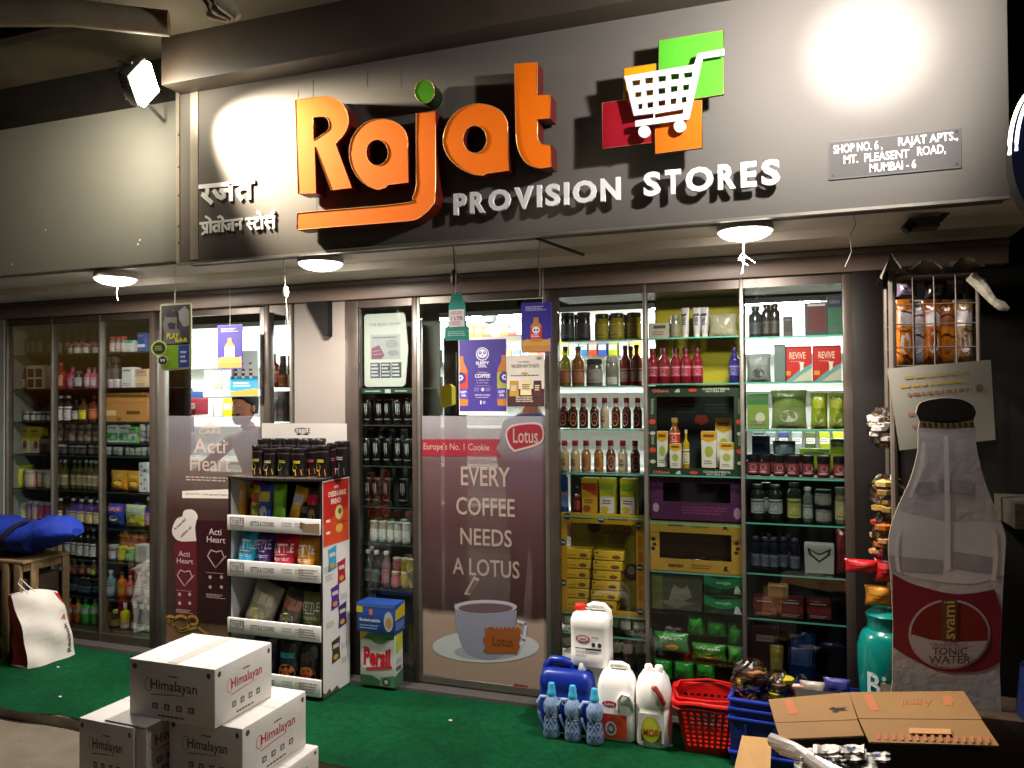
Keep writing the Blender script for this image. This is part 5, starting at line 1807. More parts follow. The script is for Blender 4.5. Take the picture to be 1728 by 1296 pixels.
for px, pw, top, y, lab in ((1117, 18, 728, .14, 'tall pale pack half hidden at the door end'), (1139, 19, 749, .08, 'small pack standing before the amber bottle'), (1196, 26, 728, .14, 'wide pack in the middle of the frame'), (1221, 28, 706, .2, 'highest pack at the back of the frame'), (1226, 25, 747, .08, 'front pack near the tea bay')):
    w_ = X(px + pw / 2, 780, y) - X(px - pw / 2, 780, y)
    put(mk_carton, 'seed_pack', w_, ZZ(px, top, y) - zf_, (X(px, 780, y), y + .03, zf_), f'yellow and white seed pack, {lab}', 'pack', d=.04, base='#bcb8a8', draw=d_seed)
px = 1139
put(mk_bottle, 'oil_bottle', .055, ZZ(px, 705, .16) - zf_, (X(px, 780, .16), .165, zf_), 'amber oil bottle with red label inside the green display frame', 'bottle', body='#6a3a10', cap='#8a7430', label='#a8281c', acc='#d8c8b0', sh=.7, neck=.5, lab=(.5, .72))
put(mk_bottle, 'oil_bottle', .034, ZZ(1158, 725, .12) - zf_, (X(1158, 780, .12), .12, zf_ ), 'slim yellow bottle in the green display frame', 'bottle', body='#a08014', cap='#b8a88a', label='#b8b09a', acc='#6a5a2a')
# purple shelf box and yellow window box
p, r = onY(1098, 878, .07), onY(1255, 803, .07)
w, h = r.x - p.x, r.z - p.z
b = B()
PU = mat('#3a1436', .5, var=.1)
b.prism([(0, 0), (w, 0), (w, h), (0, h)], [[(w * .14, h * .42), (w * .14, h * .82), (w * .86, h * .82), (w * .86, h * .42)]], lambda x, z, d: (x, d, z), 0, .004, PU)
b.box((0, .004, 0), (.004, .2, h), PU)
b.box((w - .004, .004, 0), (w, .2, h), PU)
b.box((.004, .19, 0), (w - .004, .2, h), mat('#1c0a1a', .6))
A = b.front(0, w, 0, 0, h)
A.print(.08, .05, .9, .15, 1, '#6a3a5a', 0, 3)
A.print(.35, .66, .85, .84, 3, '#6a2a4a', 0, 4)
A.ell(.06, .72, .035, .1, '#8a6a7a', 0, 10)
A.ell(.93, .78, .04, .12, '#8a6a7a', 0, 10)
o = b.build('display_box')
o.location = (p.x, .07, p.z)
tag(o, 'dark purple open display box under the green oil frame', 'display')
p, r = onY(1098, 961, .07), onY(1255, 882, .07)
w, h = r.x - p.x, r.z - p.z
t = thing('display_box', 'yellow window display box printed with small brown figures', 'display', (p.x, .07, p.z))
b = B()
TY = mat('#a07c2c', .5, var=.08)
b.prism([(0, 0), (w, 0), (w, h), (0, h)], [[(w * .1, h * .24), (w * .1, h * .75), (w * .87, h * .75), (w * .87, h * .24)]], lambda x, z, d: (x, d, z), 0, .004, TY)
b.box((0, .004, 0), (.004, .2, h), TY)
b.box((w - .004, .004, 0), (w, .2, h), TY)
b.box((.004, .004, 0), (w - .004, .2, .004), TY)
b.box((.004, .19, .004), (w - .004, .2, h), mat('#3a2414', .6))
A = b.front(0, w, 0, 0, h)
for y in (.05, .84):
    A.print(.2, y, .37, y + .11, 1, '#3a1c12', 0, 3)
    A.print(.45, y, .7, y + .1, 2, '#6a4a1c', 0, 5)
    A.poly([(.8, y), (.83, y + .02), (.82, y + .06), (.85, y + .12), (.8, y + .09), (.78, y + .12), (.79, y + .05)], '#2a1a12', 0)
for x in (.04, .93):
    for y in (.4, .5, .58):
        A.ell(x + .01 * math.sin(y * 30), y, .025, .035, '#2a1a12', 0, 8)
b.build('box_body', t)
put(mk_pouch, 'sweet_pouch', .10, .055, (X(1172, 925, .14), .15, p.z + .006), 'dark foil sweet pack inside the yellow window box', 'pack', d=.05, base='#2a1a16', accent='#6a5a54', acc2='#1a100c', shiny=.2)
put(mk_pouch, 'sweet_pouch', .085, .05, (X(1210, 930, .16), .17, p.z + .006), 'brown foil sweet pack near the tea side of the window box', 'pack', d=.04, base='#4a3020', accent='#7a5a40', acc2='#3a2014', shiny=.25)
# lower shelves of the yellow bay
zm = ZZ(1175, 1031, .1)
cab = [o for o in S.objects if o.name.startswith('display_cabinet') and 'sauces' in o.get('label', '')][0]
b = B()
b.box((xs(1095), .032, zm - .010), (xs(1250), .29, zm - .001), SHG)
b.build('shelf', cab, True)
row('yellow', 'sixth', zm, mk_carton, 'crockery_carton', 'olive box with a white cup picture', 'carton', [1143], 84, 965, d=.1, base='#4c4c3a', draw=lambda A: (A.rect(0, .0, .22, 1, '#5e6a34', 0), A.poly([(.34, .72), (.44, .3), (.6, .4), (.72, .3), (.8, .62), (.5, .82)], '#8a8a7c', 0), A.poly([(.1, .78), (.5, .7), (.85, .78), (.5, .95)], '#6c6c5e', 1)))


def d_green(base, leaf):
    def f(A):
        A.poly([(0, .02), (.35, .25), (1, .1), (1, .55), (.4, .72), (0, .5)], leaf, 0)
        A.text('wagh', .3, .32, .68, .5, '#9ac4a4', 1, .01)
        A.poly([(.76, .9), (.8, .55), (.85, .5), (.9, .6), (.96, .92)], '#b4bcb4', 1)
        A.ell(.3, .85, .16, .1, '#1c3a26', 1, 10)
    return f


zq = ZZ(1222, 1031, .1)
put(mk_carton, 'tea_carton', .19, .095, (X(1222, 1015, .11), .13, zm), 'dark green tea box, lower of two in the yellow-backed bay', 'carton', d=.12, base='#08281a', draw=d_green('#0c4a30', '#0a6a3c'))
put(mk_carton, 'tea_carton', .19, .10, (X(1222, 985, .11), .13, zm + .0965), 'dark green tea box, upper of two in the yellow-backed bay', 'carton', d=.12, base='#08281a', draw=d_green('#0c4a30', '#0a6a3c'))
GP = dict(d=.06, base='#1c8a2c', accent='#3aa83a', acc2='#0c5a22', shiny=.28)
gi = 0
for (x0, x1, y0, y1, st, ds) in ((1158, 1189, 1040, 1076, 0, 'small leaf-green pack on top beside the crockery box'), (1190, 1226, 1047, 1078, 0, 'small leaf-green pack, top row centre'), (1227, 1256, 1052, 1092, 0, 'small leaf-green pack, top row by the tea bay'), (1101, 1161, 1068, 1104, 2, 'wide bright green pack with white figure, door side'), (1165, 1225, 1087, 1118, 2, 'wide dark green pack with orange dot'), (1227, 1256, 1093, 1124, 0, 'small green pack below the top row by the tea bay'), (1101, 1133, 1114, 1150, 0, 'green pack at the very bottom, door side'), (1135, 1170, 1118, 1152, 0, 'green pack at the very bottom, behind the red basket'), (1172, 1206, 1120, 1154, 0, 'dim green pack at the very bottom, behind the basket rim')):
    y = .09 if y0 < 1060 else .075
    pz = ZZ((x0 + x1) / 2, y1, y)
    st_ = dict(GP, style=st)
    if st == 2:
        st_.update(txt='Wagh', accent='#2f9a34', acc2='#a83a3a' if x0 < 1110 else '#b87a2a')
    put(mk_pouch, 'tea_pack', X(x1, y1, y) - X(x0, y1, y), ZZ(x0, y0, y) - pz, (X((x0 + x1) / 2, y1, y), y + .04, pz), ds, 'pack', None, **st_)
b = B()
zk = ZZ(1130, 1106, .09)
b.box((xs(1095), .034, zk - .012), (xs(1250), .28, zk - .003), SHG)
b.build('shelf', cab, True)
# ---------------- tea bay
row('tea', 'top', R3[0], mk_bottle, 'spirit_bottle', 'dark grey square-shouldered bottle', 'bottle', [1279], 23, 517, body='#2c3032', cap='#26282a', label='#34383a', acc='#4a4e50', neck=.5, sh=.7)
row('tea', 'top', R3[0], mk_bottle, 'spirit_bottle', 'dark ribbed bottle', 'bottle', [1298, 1312], 17, 512, body='#2a2724', cap='#1e1c1a', label='#3a3630', acc='#55504a', neck=.55, sh=.72)
row('tea', 'top', R3[0], mk_carton, 'carton', 'small dark square box', 'carton', [1334], 16, 535, base='#2a2220')
row('tea', 'top', R3[0], mk_carton, 'carton', 'framed maroon box', 'carton', [1382], 38, 512, y=.2, base='#3a3432', draw=lambda A: (A.rect(.12, .12, .9, .8, '#5a1c1c', 0), A.rect(.12, .04, .9, .1, '#c4c4bc', 0)))
row('tea', 'top', R3[0], mk_carton, 'carton', 'tall green and navy box', 'carton', [1414], 26, 500, base='#2c5a44', band='#14203a', bz=(0, .3))
row('tea', 'second', R3[1], mk_pouch, 'grain_pouch', 'grey soft pouch', 'pouch', [1284], 42, 597, base='#6f7674', accent='#7a807e', acc2='#3a3e3c')
row('tea', 'second', R3[1], mk_carton, 'carton', 'plain grey-green box', 'carton', [1320], 19, 582, base='#56645f', acc='#5f6d68')


def d_revive(A):
    A.text('REVIVE', .2, .17, .78, .36, '#d8b8a0', 1, .01)
    A.print(.24, .41, .72, .45, 1, '#c88a7a', 1, 2)
    A.poly([(.54, .45), (.74, .45), (.70, .52), (.70, .64), (.58, .72), (.58, .52)], '#cfc4b0', 1)
    A.poly([(.05, 1), (.55, .68), (1, .5), (1, .62), (.5, .86), (.3, 1)], '#5a8a8a', 0)
    A.poly([(.3, 1), (.6, .82), (1, .62), (1, .98)], '#a8a890', 1)
    A.rect(.03, .70, .24, .82, '#c4821e', 1)


row('tea', 'second', R3[1], mk_carton, 'tea_carton', 'red and teal tea carton', 'carton', [1350, 1399], 47, 584, base='#a81c1c', draw=d_revive)
row('tea', 'third', R3[2], mk_carton, 'tea_carton', 'two-tone green box', 'carton', [1282], 36, 665, base='#6a8034', band='#2c6a26', bz=(0, .3), dot='#a8aa94')
row('tea', 'third', R3[2], mk_pouch, 'grain_pouch', 'wide pale green pouch', 'pouch', [1334], 62, 658, base='#6f7f4a', accent='#5f7a2c', acc2='#a8ac98')
row('tea', 'third', R3[2], mk_pouch, 'grain_pouch', 'lime and white pouch', 'pouch', [1385, 1416], 30, 663, base='#7f8f20', accent='#98a01c', acc2='#a8aa98')
zt = R3[3]
row('tea', 'fourth', zt, mk_jar, 'coffee_jar', 'dark coffee jar with black lid', 'jar', [1272, 1292, 1316, 1340, 1365, 1391, 1418], 21, 768, body='#1e0e0a', cap='#141110', label='#6a2a2e', acc='#c4a8a4', caph=.26, lab=(.1, .62), cr=1.08)
row('tea', 'fourth', zt, mk_carton, 'carton', 'navy box behind the coffee jars', 'carton', [1286], 30, 735, y=.22, base='#141d38', band='#20305a', bz=(.0, .3))
row('tea', 'fourth', zt, mk_pouch, 'grain_pouch', 'grey-blue pouch behind the coffee jars', 'pouch', [1325], 40, 744, y=.23, base='#4a5a62', accent='#5a6a72', acc2='#3a4850')
row('tea', 'fourth', zt, mk_carton, 'carton', 'lime box behind the coffee jars', 'carton', [1416], 26, 741, y=.22, base='#7a8c14', band='#98a82a', bz=(.4, .6))
row('tea', 'fourth', zt, mk_carton, 'carton', 'low lime box behind the coffee jars', 'carton', [1376], 50, 757, y=.23, base='#7a9a1a')
row('tea', 'fifth', R3[4], mk_bottle, 'oil_bottle', 'dark bottle with square white label', 'bottle', [1279, 1309], 24, 818, body='#161c18', cap='#1c1f1e', label='#8a908c', acc='#3a403c', lab=(.2, .6), sh=.72, neck=.6)
row('tea', 'fifth', R3[4], mk_bottle, 'oil_bottle', 'dark bottle with yellow-green label', 'bottle', [1341], 24, 815, body='#1a1c14', cap='#1c1f1a', label='#8a8a4a', acc='#4a4a22', lab=(.1, .6), sh=.74, neck=.6)
row('tea', 'fifth', R3[4], mk_bottle, 'oil_bottle', 'slim frosted bottle', 'bottle', [1364], 17, 822, body='#4a544e', cap='#8a908a', label='#848c86', acc='#4a504a', sh=.7, neck=.6)
row('tea', 'fifth', R3[4], mk_jar, 'jar', 'squat preserve jar, lower of two', 'jar', [1390], 29, 853, body='#4a5448', cap='#14181a', label='#6a7468')
row('tea', 'upper fifth', ZZ(1390, 853, .13) + .001, mk_jar, 'jar', 'squat preserve jar, stacked above its twin', 'jar', [1390], 29, 826, body='#4a5448', cap='#14181a', label='#6a7468')
row('tea', 'fifth', R3[4], mk_jar, 'jar', 'floral jar', 'jar', [1420], 21, 822, body='#5a5a44', cap='#3a3a2e', label='#8a8a64', acc='#6a3a2a')
row('tea', 'sixth', R3[5], mk_bottle, 'spirit_bottle', 'navy glass bottle', 'bottle', [1275, 1291, 1306, 1322, 1341], 17, 906, body='#10131f', cap='#2a2e3a', label='#343a48', acc='#5f6676', neck=.6, sh=.75)
row('tea', 'sixth', R3[5], mk_carton, 'carton', 'white pack with a black heart shape', 'carton', [1382], 50, 917, base='#8f918a', draw=lambda A: (A.poly([(.1, .1), (.4, .28), (.55, .3), (.9, .1), (.85, .35), (.5, .62), (.15, .35)], '#1c1c1c', 0), A.poly([(.2, .2), (.42, .34), (.54, .36), (.8, .22), (.76, .34), (.5, .54), (.24, .34)], '#8f918a', 1)))
row('tea', 'sixth', R3[5], mk_pouch, 'snack_pouch', 'dull red pouch', 'pouch', [1420], 20, 892, base='#5a1418', accent='#6a2a2a', acc2='#4a0c10')
row('tea', 'seventh', R3[6], mk_carton, 'carton', 'dark red sweet box', 'carton', [1290, 1334, 1380], 40, 1008, d=.1, base='#3a0a0c', band='#5a1416', bz=(.3, .7), acc='#8a7a70')
row('tea', 'upper seventh', ZZ(1330, 1008, .13) + .001, mk_carton, 'carton', 'tan box on the dark red boxes', 'carton', [1312], 34, 985, base='#7a5a3a', acc='#5a3a22')
row('tea', 'bottom', BASE, mk_pouch, 'snack_pouch', 'crinkled blue pouch', 'pouch', [1350], 50, 1068, base='#14284e', accent='#2a4470', acc2='#8a8a8a', shiny=.2)
row('tea', 'bottom', BASE, mk_carton, 'carton', 'dark maroon low box', 'carton', [1290], 44, 1052, base='#2a1214', acc='#6a5a54')
row('tea', 'bottom', BASE, mk_pouch, 'snack_pouch', 'dull yellow little pouch', 'pouch', [1308], 24, 1088, y=.09, base='#6a5a1c', accent='#7a6a2a', acc2='#4a3a1a')
# pale jars in the case behind the coffee door
for j, (z_, yy) in enumerate(((ZZ(730, 620, .8), .8), (ZZ(730, 665, .8), .8), (ZZ(730, 700, .8), .8))):
    b = B()
    b.box((X(706, 640, .8), .72, z_ - .012), (X(744, 640, .8), .9, z_ - .002), SHG)
    tag(b.build('glass_slab'), f'glass slab inside the coffee door, {("upper", "middle", "lower")[j]} of three', 'shelf')
    for i, px in enumerate((712, 722, 732, 741)):
        put(mk_jar, 'glass_tumbler', .05, .115, (X(px, 640, yy), yy, z_), f'pale glass tumbler on the {("upper", "middle", "lower")[j]} slab, {ORD[i]} from the pillar side', 'glass', 'tumblers behind the coffee door', body='#a8b4b0', cap='#96a4a0', label='#98a6a2', acc='#8a9894')

# ================================================================== SNACK STAND
KX, KY, KW, KD = -2.968, -.37, .602, .265
kz = lambda px, py: ZZ(px, py, KY)
HT = kz(388, 803)
st_ = thing('snack_stand', 'white four-shelf cardboard snack stand with red side poster and header board', 'stand', (KX, KY, .012))
EDK = mat('#1c1614', .5, var=.1)
WB = mat('#dcd8d4', .45, var=.05, vs=6)
z0 = .012
for i, x in enumerate((0, KW - .012)):
    b = B()
    b.box((x, 0, 0), (x + .012, KD, HT - z0 - .013), WB)
    b.box((x - .001, -.006, 0), (x + .013, -.0005, HT - z0 - .013), EDK)
    if i:
        A = b.art((KW, 0, HT - z0 - .013), (0, 1, 0), (0, 0, 1), KD, HT - z0 - .013)
        A.rect(0.02, .005, .98, .305, '#b01c10', 0)
        A.poly([(.02, .305), (.02, .2), (.98, .14), (.98, .305)], '#c8461a', 1)
        A.text("NEW", .42, .03, .58, .043, '#e8d8c8', 2, .02)
        A.text('CHEESE & GARLIC', .2, .055, .86, .08, '#e8d8c8', 2, .02)
        A.text('BREAD', .3, .09, .66, .115, '#e8d8c8', 2, .02)
        A.ell(.6, .16, .15, .035, '#c8b878', 2)
        A.ell(.62, .155, .07, .014, '#7a5a2a', 3, 12)
        A.ell(.6, .235, .13, .022, '#d8a04a', 2)
        for y in (.18, .235):
            A.rect(.1, y, .28, y + .045, '#d0382a', 2)
            A.rect(.12, y + .004, .26, y + .016, '#e0d4c8', 3)
        A.print(.55, .20, .95, .22, 1, '#8a2a12', 2, 2)
        for x_, y, c in ((.18, .325, '#3f9ab8'), (.52, .40, '#a81c2c'), (.28, .51, '#5a2a86'), (.55, .61, '#3a2468'), (.30, .76, '#3a3a2a')):
            A.poly([(x_, y), (x_ + .32, y - .012), (x_ + .30, y + .045), (x_ + .33, y + .095), (x_ + .01, y + .105), (x_ + .03, y + .05)], c, 0)
            A.rect(x_ + .06, y + .018, x_ + .27, y + .036, '#cfc8c4', 1)
            A.ell(x_ + .16, y + .078, .09, .013, '#c8963a', 1, 10)
        for y, x_ in ((.40, .04), (.44, .1), (.555, .66), (.66, .12), (.79, .66), (.86, .66)):
            A.print(x_, y, x_ + .28, y + .03, 3, '#a8a09c', 0, int(y * 99))
        A.poly([(.0, 1), (.0, .972), (.1, .985), (.22, .968), (.3, .99), (.5, .975), (.6, 1)], '#5a4a40', 0)
    b.build('side_panel', st_)
b = B()
b.box((.0125, KD - .01, 0), (KW - .0125, KD, HT - z0 - .013), mat('#2a2422', .6))
b.build('back_panel', st_)
b = B()
out = [(-.004, KD)] + [(-.004 + (KW + .008) * t, -.008 - .05 * math.sin(math.pi * t)) for t in [i / 14 for i in range(15)]] + [(KW + .004, KD)]
b.prism(out, [], lambda x, y, d: (x, y, d), HT - z0, HT - z0 - .012, mat('#4a4038', .25, var=.1, coat=.3), EDK)
b.build('top_board', st_)
lips = [(868, 892), (943, 969), (1040, 1064), (1126, 1152)]
shelf_z = []
for k, (ya, yb) in enumerate(lips):
    za, zb = kz(390, ya) - z0, kz(390, yb) - z0
    tilt = -.018
    b = B()
    b.box((.0125, .0, zb + .004), (KW - .0125, KD - .0105, zb + .012), mat('#5a524c', .6))
    b.build('shelf', st_)
    shelf_z.append(zb + .0125 + z0)
    b = B()
    b.box((.004, -.022, zb - .004), (KW - .004, -.0065, za), WB, .002)
    A = b.front(.004, KW - .004, -.022, zb - .004, za)
    A.rect(.03, .12, .19, .85, '#8a847e', 0)
    A.text('KETTLE', .045, .2, .175, .6, '#e0dcd8', 1, .02)
    A.text('KETTLE & COOKED', .26, .32, .52, .62, '#6a625e', 0, .02)
    A.print(.6, .25, .72, .6, 2, '#b0a69c', 0, 4)
    A.print(.74, .25, .86, .6, 2, '#b0a69c', 0, 6)
    A.poly([(.8, .2), (.86, .3), (1, .25), (1, .9), (.84, .85), (.79, .6)], '#8a7058', 0) if k == 0 else A.print(.78, .2, .98, .85, 4, '#8a7a6c', 0, k)
    b.build('price_lip', st_)
b = B()
hx0, hx1 = X(443, 760, KY + KD) - KX, X(586, 760, KY + KD) - KX
hz = ZZ(443, 714, KY + KD) - z0
b.box((hx0, KD - .006, HT - z0 + .0005), (hx1, KD, hz), mat('#9a948e', .5, var=.03))
A = b.front(hx0, hx1, KD - .006, HT - z0, hz)
A.text('KETTLE', .40, .09, .58, .20, '#2a2422', 0, .01)
A.poly([(.42, .21), (.45, .20), (.49, .215), (.53, .20), (.56, .21), (.55, .24), (.49, .225), (.43, .24)], '#2a2422', 0)
b.build('header_board', st_)


def kgoods(mk, n, says, cat, x0, x1, ytop, z, y, lean=0., rz=0., group=None, ybot=None, **s):
    w = X(x1, 960, y) - X(x0, 960, y)
    h = ZZ((x0 + x1) / 2, ytop, y) - z
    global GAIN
    GAIN = 2.6  # crisp bags coloured lighter to offset the shade on the shelves
    key = put(mk, n, w, h, (X((x0 + x1) / 2, 960, y), y, z), says, cat, group, rz, **s)
    GAIN = 1.0
    key.rotation_euler = (R(-5), R(lean), rz)
    return key


def mk_canister(n, w, h, lemon='#b8b83a', lemon2='#c8883a', band='#3a2428'):
    r = w / 2
    b = B()
    b.lathe([(0, 0), (r * .97, 0), (r, .02 * h), (r, .9 * h), (0, .9 * h)], mat('#100c0b', .3, spec=.6, var=.06), seg=20)
    A = cyl(b, r, 0, .9 * h, 170)
    A.rect(.1, .08, .9, .12, band, 0, 8)
    A.ell(.38, .64, .16, .13, lemon, 0, 14)
    A.poly([(.45, .74), (.74, .70), (.78, .92), (.48, .95)], lemon2, 1)
    A.print(.3, .36, .72, .48, 2, lemon, 0, 4)
    root = b.build(n)
    b = B()
    b.lathe([(r * .98, .9 * h), (r * 1.05, .905 * h), (r * 1.05, .985 * h), (r * .98, h), (r * .9, .985 * h), (0, .98 * h)], mat('#151212', .3, var=.05), seg=20)
    b.build('lid', root)
    return root


for i, (px, yt, l1, l2, nm) in enumerate(((432, 752, '#b0a83a', '#b8844a', 'pale lemon'), (452, 757, '#c9c08a', '#b89a2c', 'cream and gold'), (476, 756, '#8a9a3a', '#2c2a26', 'olive'), (501, 757, '#c8b82c', '#d88a2c', 'lemon and orange'), (524, 754, '#a83a3a', '#c8743a', 'red and tan'), (541, 752, '#c8a82c', '#c8743a', 'yellow and rust'), (559, 748, '#a8283a', '#c86a4a', 'crimson and coral'), (573, 745, '#8a8a8a', '#4a4a5a', 'grey'))):
    y = KY + .03 + .004 * i + (.05 if px > 550 else 0) + (.06 if px == 524 else 0)
    w_ = .078
    put(mk_canister, 'snack_canister', w_, ZZ(px, yt, y) - HT - .001, (X(px, 780, y), y + .03, HT + .001), f'black snack canister with {nm} print on the stand top, front row', 'canister', None, lemon=l1, lemon2=l2)
for i, px in enumerate((447, 470, 493, 516, 538)):
    y = KY + .175
    put(mk_canister, 'snack_canister', .078, ZZ(px, 740, y) - HT - .001, (X(px, 780, y), y, HT + .001), f'black snack canister in the back row before the header board, {ORD[i]} from the doorway', 'canister', 'canisters in the back row of the stand')
yb = KY + .08
for a in (('orange stand-up crisp tube', 393, 418, 814, '#c8701c', '#c8b890', '#6a8a2a', -7, 0), ('slim yellow and red crisp pack', 421, 437, 819, '#c8b42c', '#b83a2c', '#2c3a8a', 5, 0), ('blue and yellow crisp pack', 435, 460, 817, '#2a3a86', '#c8bc3a', '#c8c4b8', 0, 0), ('plain green crisp pack', 460, 482, 818, '#5a8a1c', '#6a9a2a', '#4a7a1a', 0, 0), ('tilted orange crisp pack', 484, 507, 820, '#cf7a24', '#d0c49a', '#c86a1a', 13, 0), ('black crumpled crisp pack', 503, 520, 846, '#15100f', '#5a5450', '#2a2422', 8, 0)):
    kgoods(mk_pouch, 'crisp_packet', a[0] + ' on the top shelf of the snack stand', 'crisps', a[1], a[2], a[3], shelf_z[0], yb, a[7], base=a[4], accent=a[5], acc2=a[6], d=.05)
kgoods(mk_pouch, 'crisp_packet', 'black and white nut pack with red square on the top stand shelf', 'crisps', 517, 541, 823, shelf_z[0], yb, 0, base='#2a2624', accent='#a81c34', acc2='#b07a4a', d=.05)
for a in (('bright blue crisp bag', 405, 440, 896, '#1c78c0', '#d8e4ec', '#1460a0'), ('dark purple crisp bag', 438, 469, 897, '#281848', '#8a7aa8', '#8a7a3a'), ('red crisp bag', 466, 507, 905, '#c01c30', '#e8d4d4', '#8a1020'), ('orange crisp bag', 506, 543, 907, '#e0661a', '#f0dcc8', '#c88a2c')):
    kgoods(mk_pouch, 'crisp_packet', a[0] + ' on the second shelf of the snack stand', 'crisps', a[1] - 1, a[2] + 2, a[3] - 3, shelf_z[1], yb - .02, (-3, 4, -2, 3)[a[1] % 4], base=a[4], accent=a[5], acc2=a[6], txt='KETTLE', style=1, d=.14, shiny=.2)
kgoods(mk_pouch, 'crisp_packet', 'maroon crisp bag behind the red bag on the stand', 'crisps', 478, 535, 900, shelf_z[1], yb + .07, 0, base='#5a1420', accent='#a85a64', acc2='#5a1420', style=0, d=.05)
for a in (('silver and yellow leaning crisp bag', 412, 452, 985, '#6f6a5c', '#8a8474', '#c8bc3a', 18), ('dark grey leaning crisp bag', 468, 500, 998, '#3a3632', '#7a4a40', '#b0a42c', 17)):
    kgoods(mk_pouch, 'crisp_packet', a[0] + ' on the third shelf of the snack stand', 'crisps', a[1] - 2, a[2] + 6, a[3] - 6, shelf_z[2], yb - .02, a[7], base=a[4], accent=a[5], acc2=a[6], d=.12, shiny=.2)
kgoods(mk_pouch, 'crisp_packet', 'olive green crisp bag on the third shelf of the snack stand', 'crisps', 508, 546, 1000, shelf_z[2], yb - .02, 0, base='#4a4f22', accent='#d8dcc8', acc2='#8a9a2a', txt='KETTLE', style=1, d=.08)
for a in (('black crisp bag with violet corner', 425, 468, 1066, '#14101c', '#3a2a5a', '#8a7ab0'), ('black crisp bag with cyan stripe and orange crisps', 469, 509, 1072, '#0c1014', '#1c7a94', '#c8782c'), ('black crisp bag with red-orange crisps', 504, 543, 1076, '#120e0c', '#3a2a24', '#c8521c')):
    kgoods(mk_pouch, 'crisp_packet', a[0] + ' on the bottom stand shelf', 'crisps', a[1], a[2], a[3], shelf_z[3], yb - .02, 0, base=a[4], accent=a[5], acc2=a[6], style=3, d=.09, shiny=.18)


for k, (x0_, x1_, yt_, sh_, c_, a_, w_) in enumerate(((398, 428, 893, 1, '#16609c', '#cfdce4', 'blue'), (432, 462, 893, 1, '#241444', '#8a7aa8', 'purple'), (440, 474, 990, 2, '#4a453c', '#8a8474', 'grey'), (496, 530, 994, 2, '#3f441e', '#d0d4c0', 'olive'), (444, 478, 1068, 3, '#15121a', '#4a3a6a', 'black and violet'), (488, 520, 1068, 3, '#101216', '#1c6a84', 'black and cyan'), (415, 440, 812, 0, '#8a2420', '#c8b42c', 'dark red'), (462, 490, 812, 0, '#3a6a1a', '#6a9a2a', 'deep green'))):
    kgoods(mk_pouch, 'crisp_packet', w_ + ' crisp packet behind the front ones, ' + ('top', 'second', 'third', 'bottom')[sh_] + ' shelf of the snack stand', 'crisps', x0_, x1_, yt_, shelf_z[sh_], yb + .085, (-4, 6, 9, -6, 3, -5, 5, -8)[k], base=c_, accent=a_, acc2=c_, d=.06, style=0, shiny=.22)


# ================================================================== WATER CARTONS
def carton(label, x0, x1, y0, y1, z, h, rz=0., flap=False, big=1.):
    w, d = x1 - x0, y1 - y0
    t = thing('water_carton', label, 'carton', ((x0 + x1) / 2, (y0 + y1) / 2, z), rz, 'white water cartons stacked on the road')
    b = B()
    CB = mat('#cfcac4', .6, var=.07, vs=4, bump=.35, bs=9, stain='#b8afa2')
    b.box((-w / 2, -d / 2, 0), (w / 2, d / 2, h), CB, .008)
    body = b
    b = B()
    A = b.art((-w / 2, d / 2, h), (1, 0, 0), (0, 1, 0), w, d)
    A.rect(.01, .49, .99, .497, '#8f8a84', 0)
    A.rect(.44, .02, .56, .98, mat('#c2bab0', .18, spec=.7, var=.03), 1)
    b.build('tape', t)
    ink, red = mat('#4a4644', .7), mat('#b0204a', .6)
    for (O, U, wd, hd) in (((-w / 2, -d / 2, h), (1, 0, 0), w, h), ((w / 2, -d / 2, h), (0, 1, 0), d, h)):
        b = body
        A = b.art(O, U, (0, 0, 1), wd, hd)
        col = red if U[1] else ink
        A.text('Himalayan', .26, .30, .80, .52, col, 0, .015)
        A.poly([(.25, .56), (.5, .53), (.76, .53), (.5, .545), (.26, .575)], col, 0)
        A.ring(.24, .4, .05, .12, .006, col, 0, 16)
        A.print(.46, .20, .62, .25, 1, ink, 0, 2)
        for i in range(4):
            A.rect(.28 + .14 * i, .70, .345 + .14 * i, .80, ink, 0)
            A.rect(.295 + .14 * i, .72, .33 + .14 * i, .78, '#b0aaa4', 1)
        A.ell(.07, .12, .03, .05, ink, 0, 14)
        A.ell(.93, .13, .022, .05, ink, 0, 14)
        A.print(.35, .88, .7, .94, 1, ink, 0, 5)
    body.build('body', t)
    if flap:
        b = B()
        b.box((w / 2 + .002, -d / 2 + .01, h - .25), (w / 2 + .055, -d / 2 + .018, h - .004), CB, .002)
        b.box((-w * .05, -d / 2 + .01, h + .002), (w / 2 + .05, -d * .1, h + .007), CB, .002)
        b.build('flap', t)
    return t


H1 = .231
carton('topmost white water carton of the stack on the road', -2.545, -2.123, -1.477, -1.12, -.138 + 2 * H1 + .002, H1, R(.6))
carton('white water carton directly under the topmost one, red print on its side', -2.387, -2.027, -1.432, -1.012, -.138 + H1 + .001, H1)
carton('white water carton with a loose flap, on the road-side shoulder of the stack', -2.72, -2.425, -1.56, -1.16, -.138 + H1 + .001, H1, R(-2), True)
carton('bottom white water carton peeking out under the red-printed one', -2.335, -1.968, -1.43, -1.005, -.059, H1 - .079)
carton('bottom white water carton under the one with the loose flap', -2.72, -2.352, -1.56, -1.14, -.059, H1 - .079)


# ================================================================== CANS AND BOTTLES ON THE MAT
def rr(w, d, r, z, cx=0, cy=0, n=5):
    pts = []
    for sx, sy, a0 in ((1, 1, 0), (-1, 1, 90), (-1, -1, 180), (1, -1, 270)):
        for i in range(n):
            a = R(a0 + 90 * i / (n - 1))
            pts.append((cx + sx * (w / 2 - r) + r * math.cos(a), cy + sy * (d / 2 - r) + r * math.sin(a), z))
    return pts


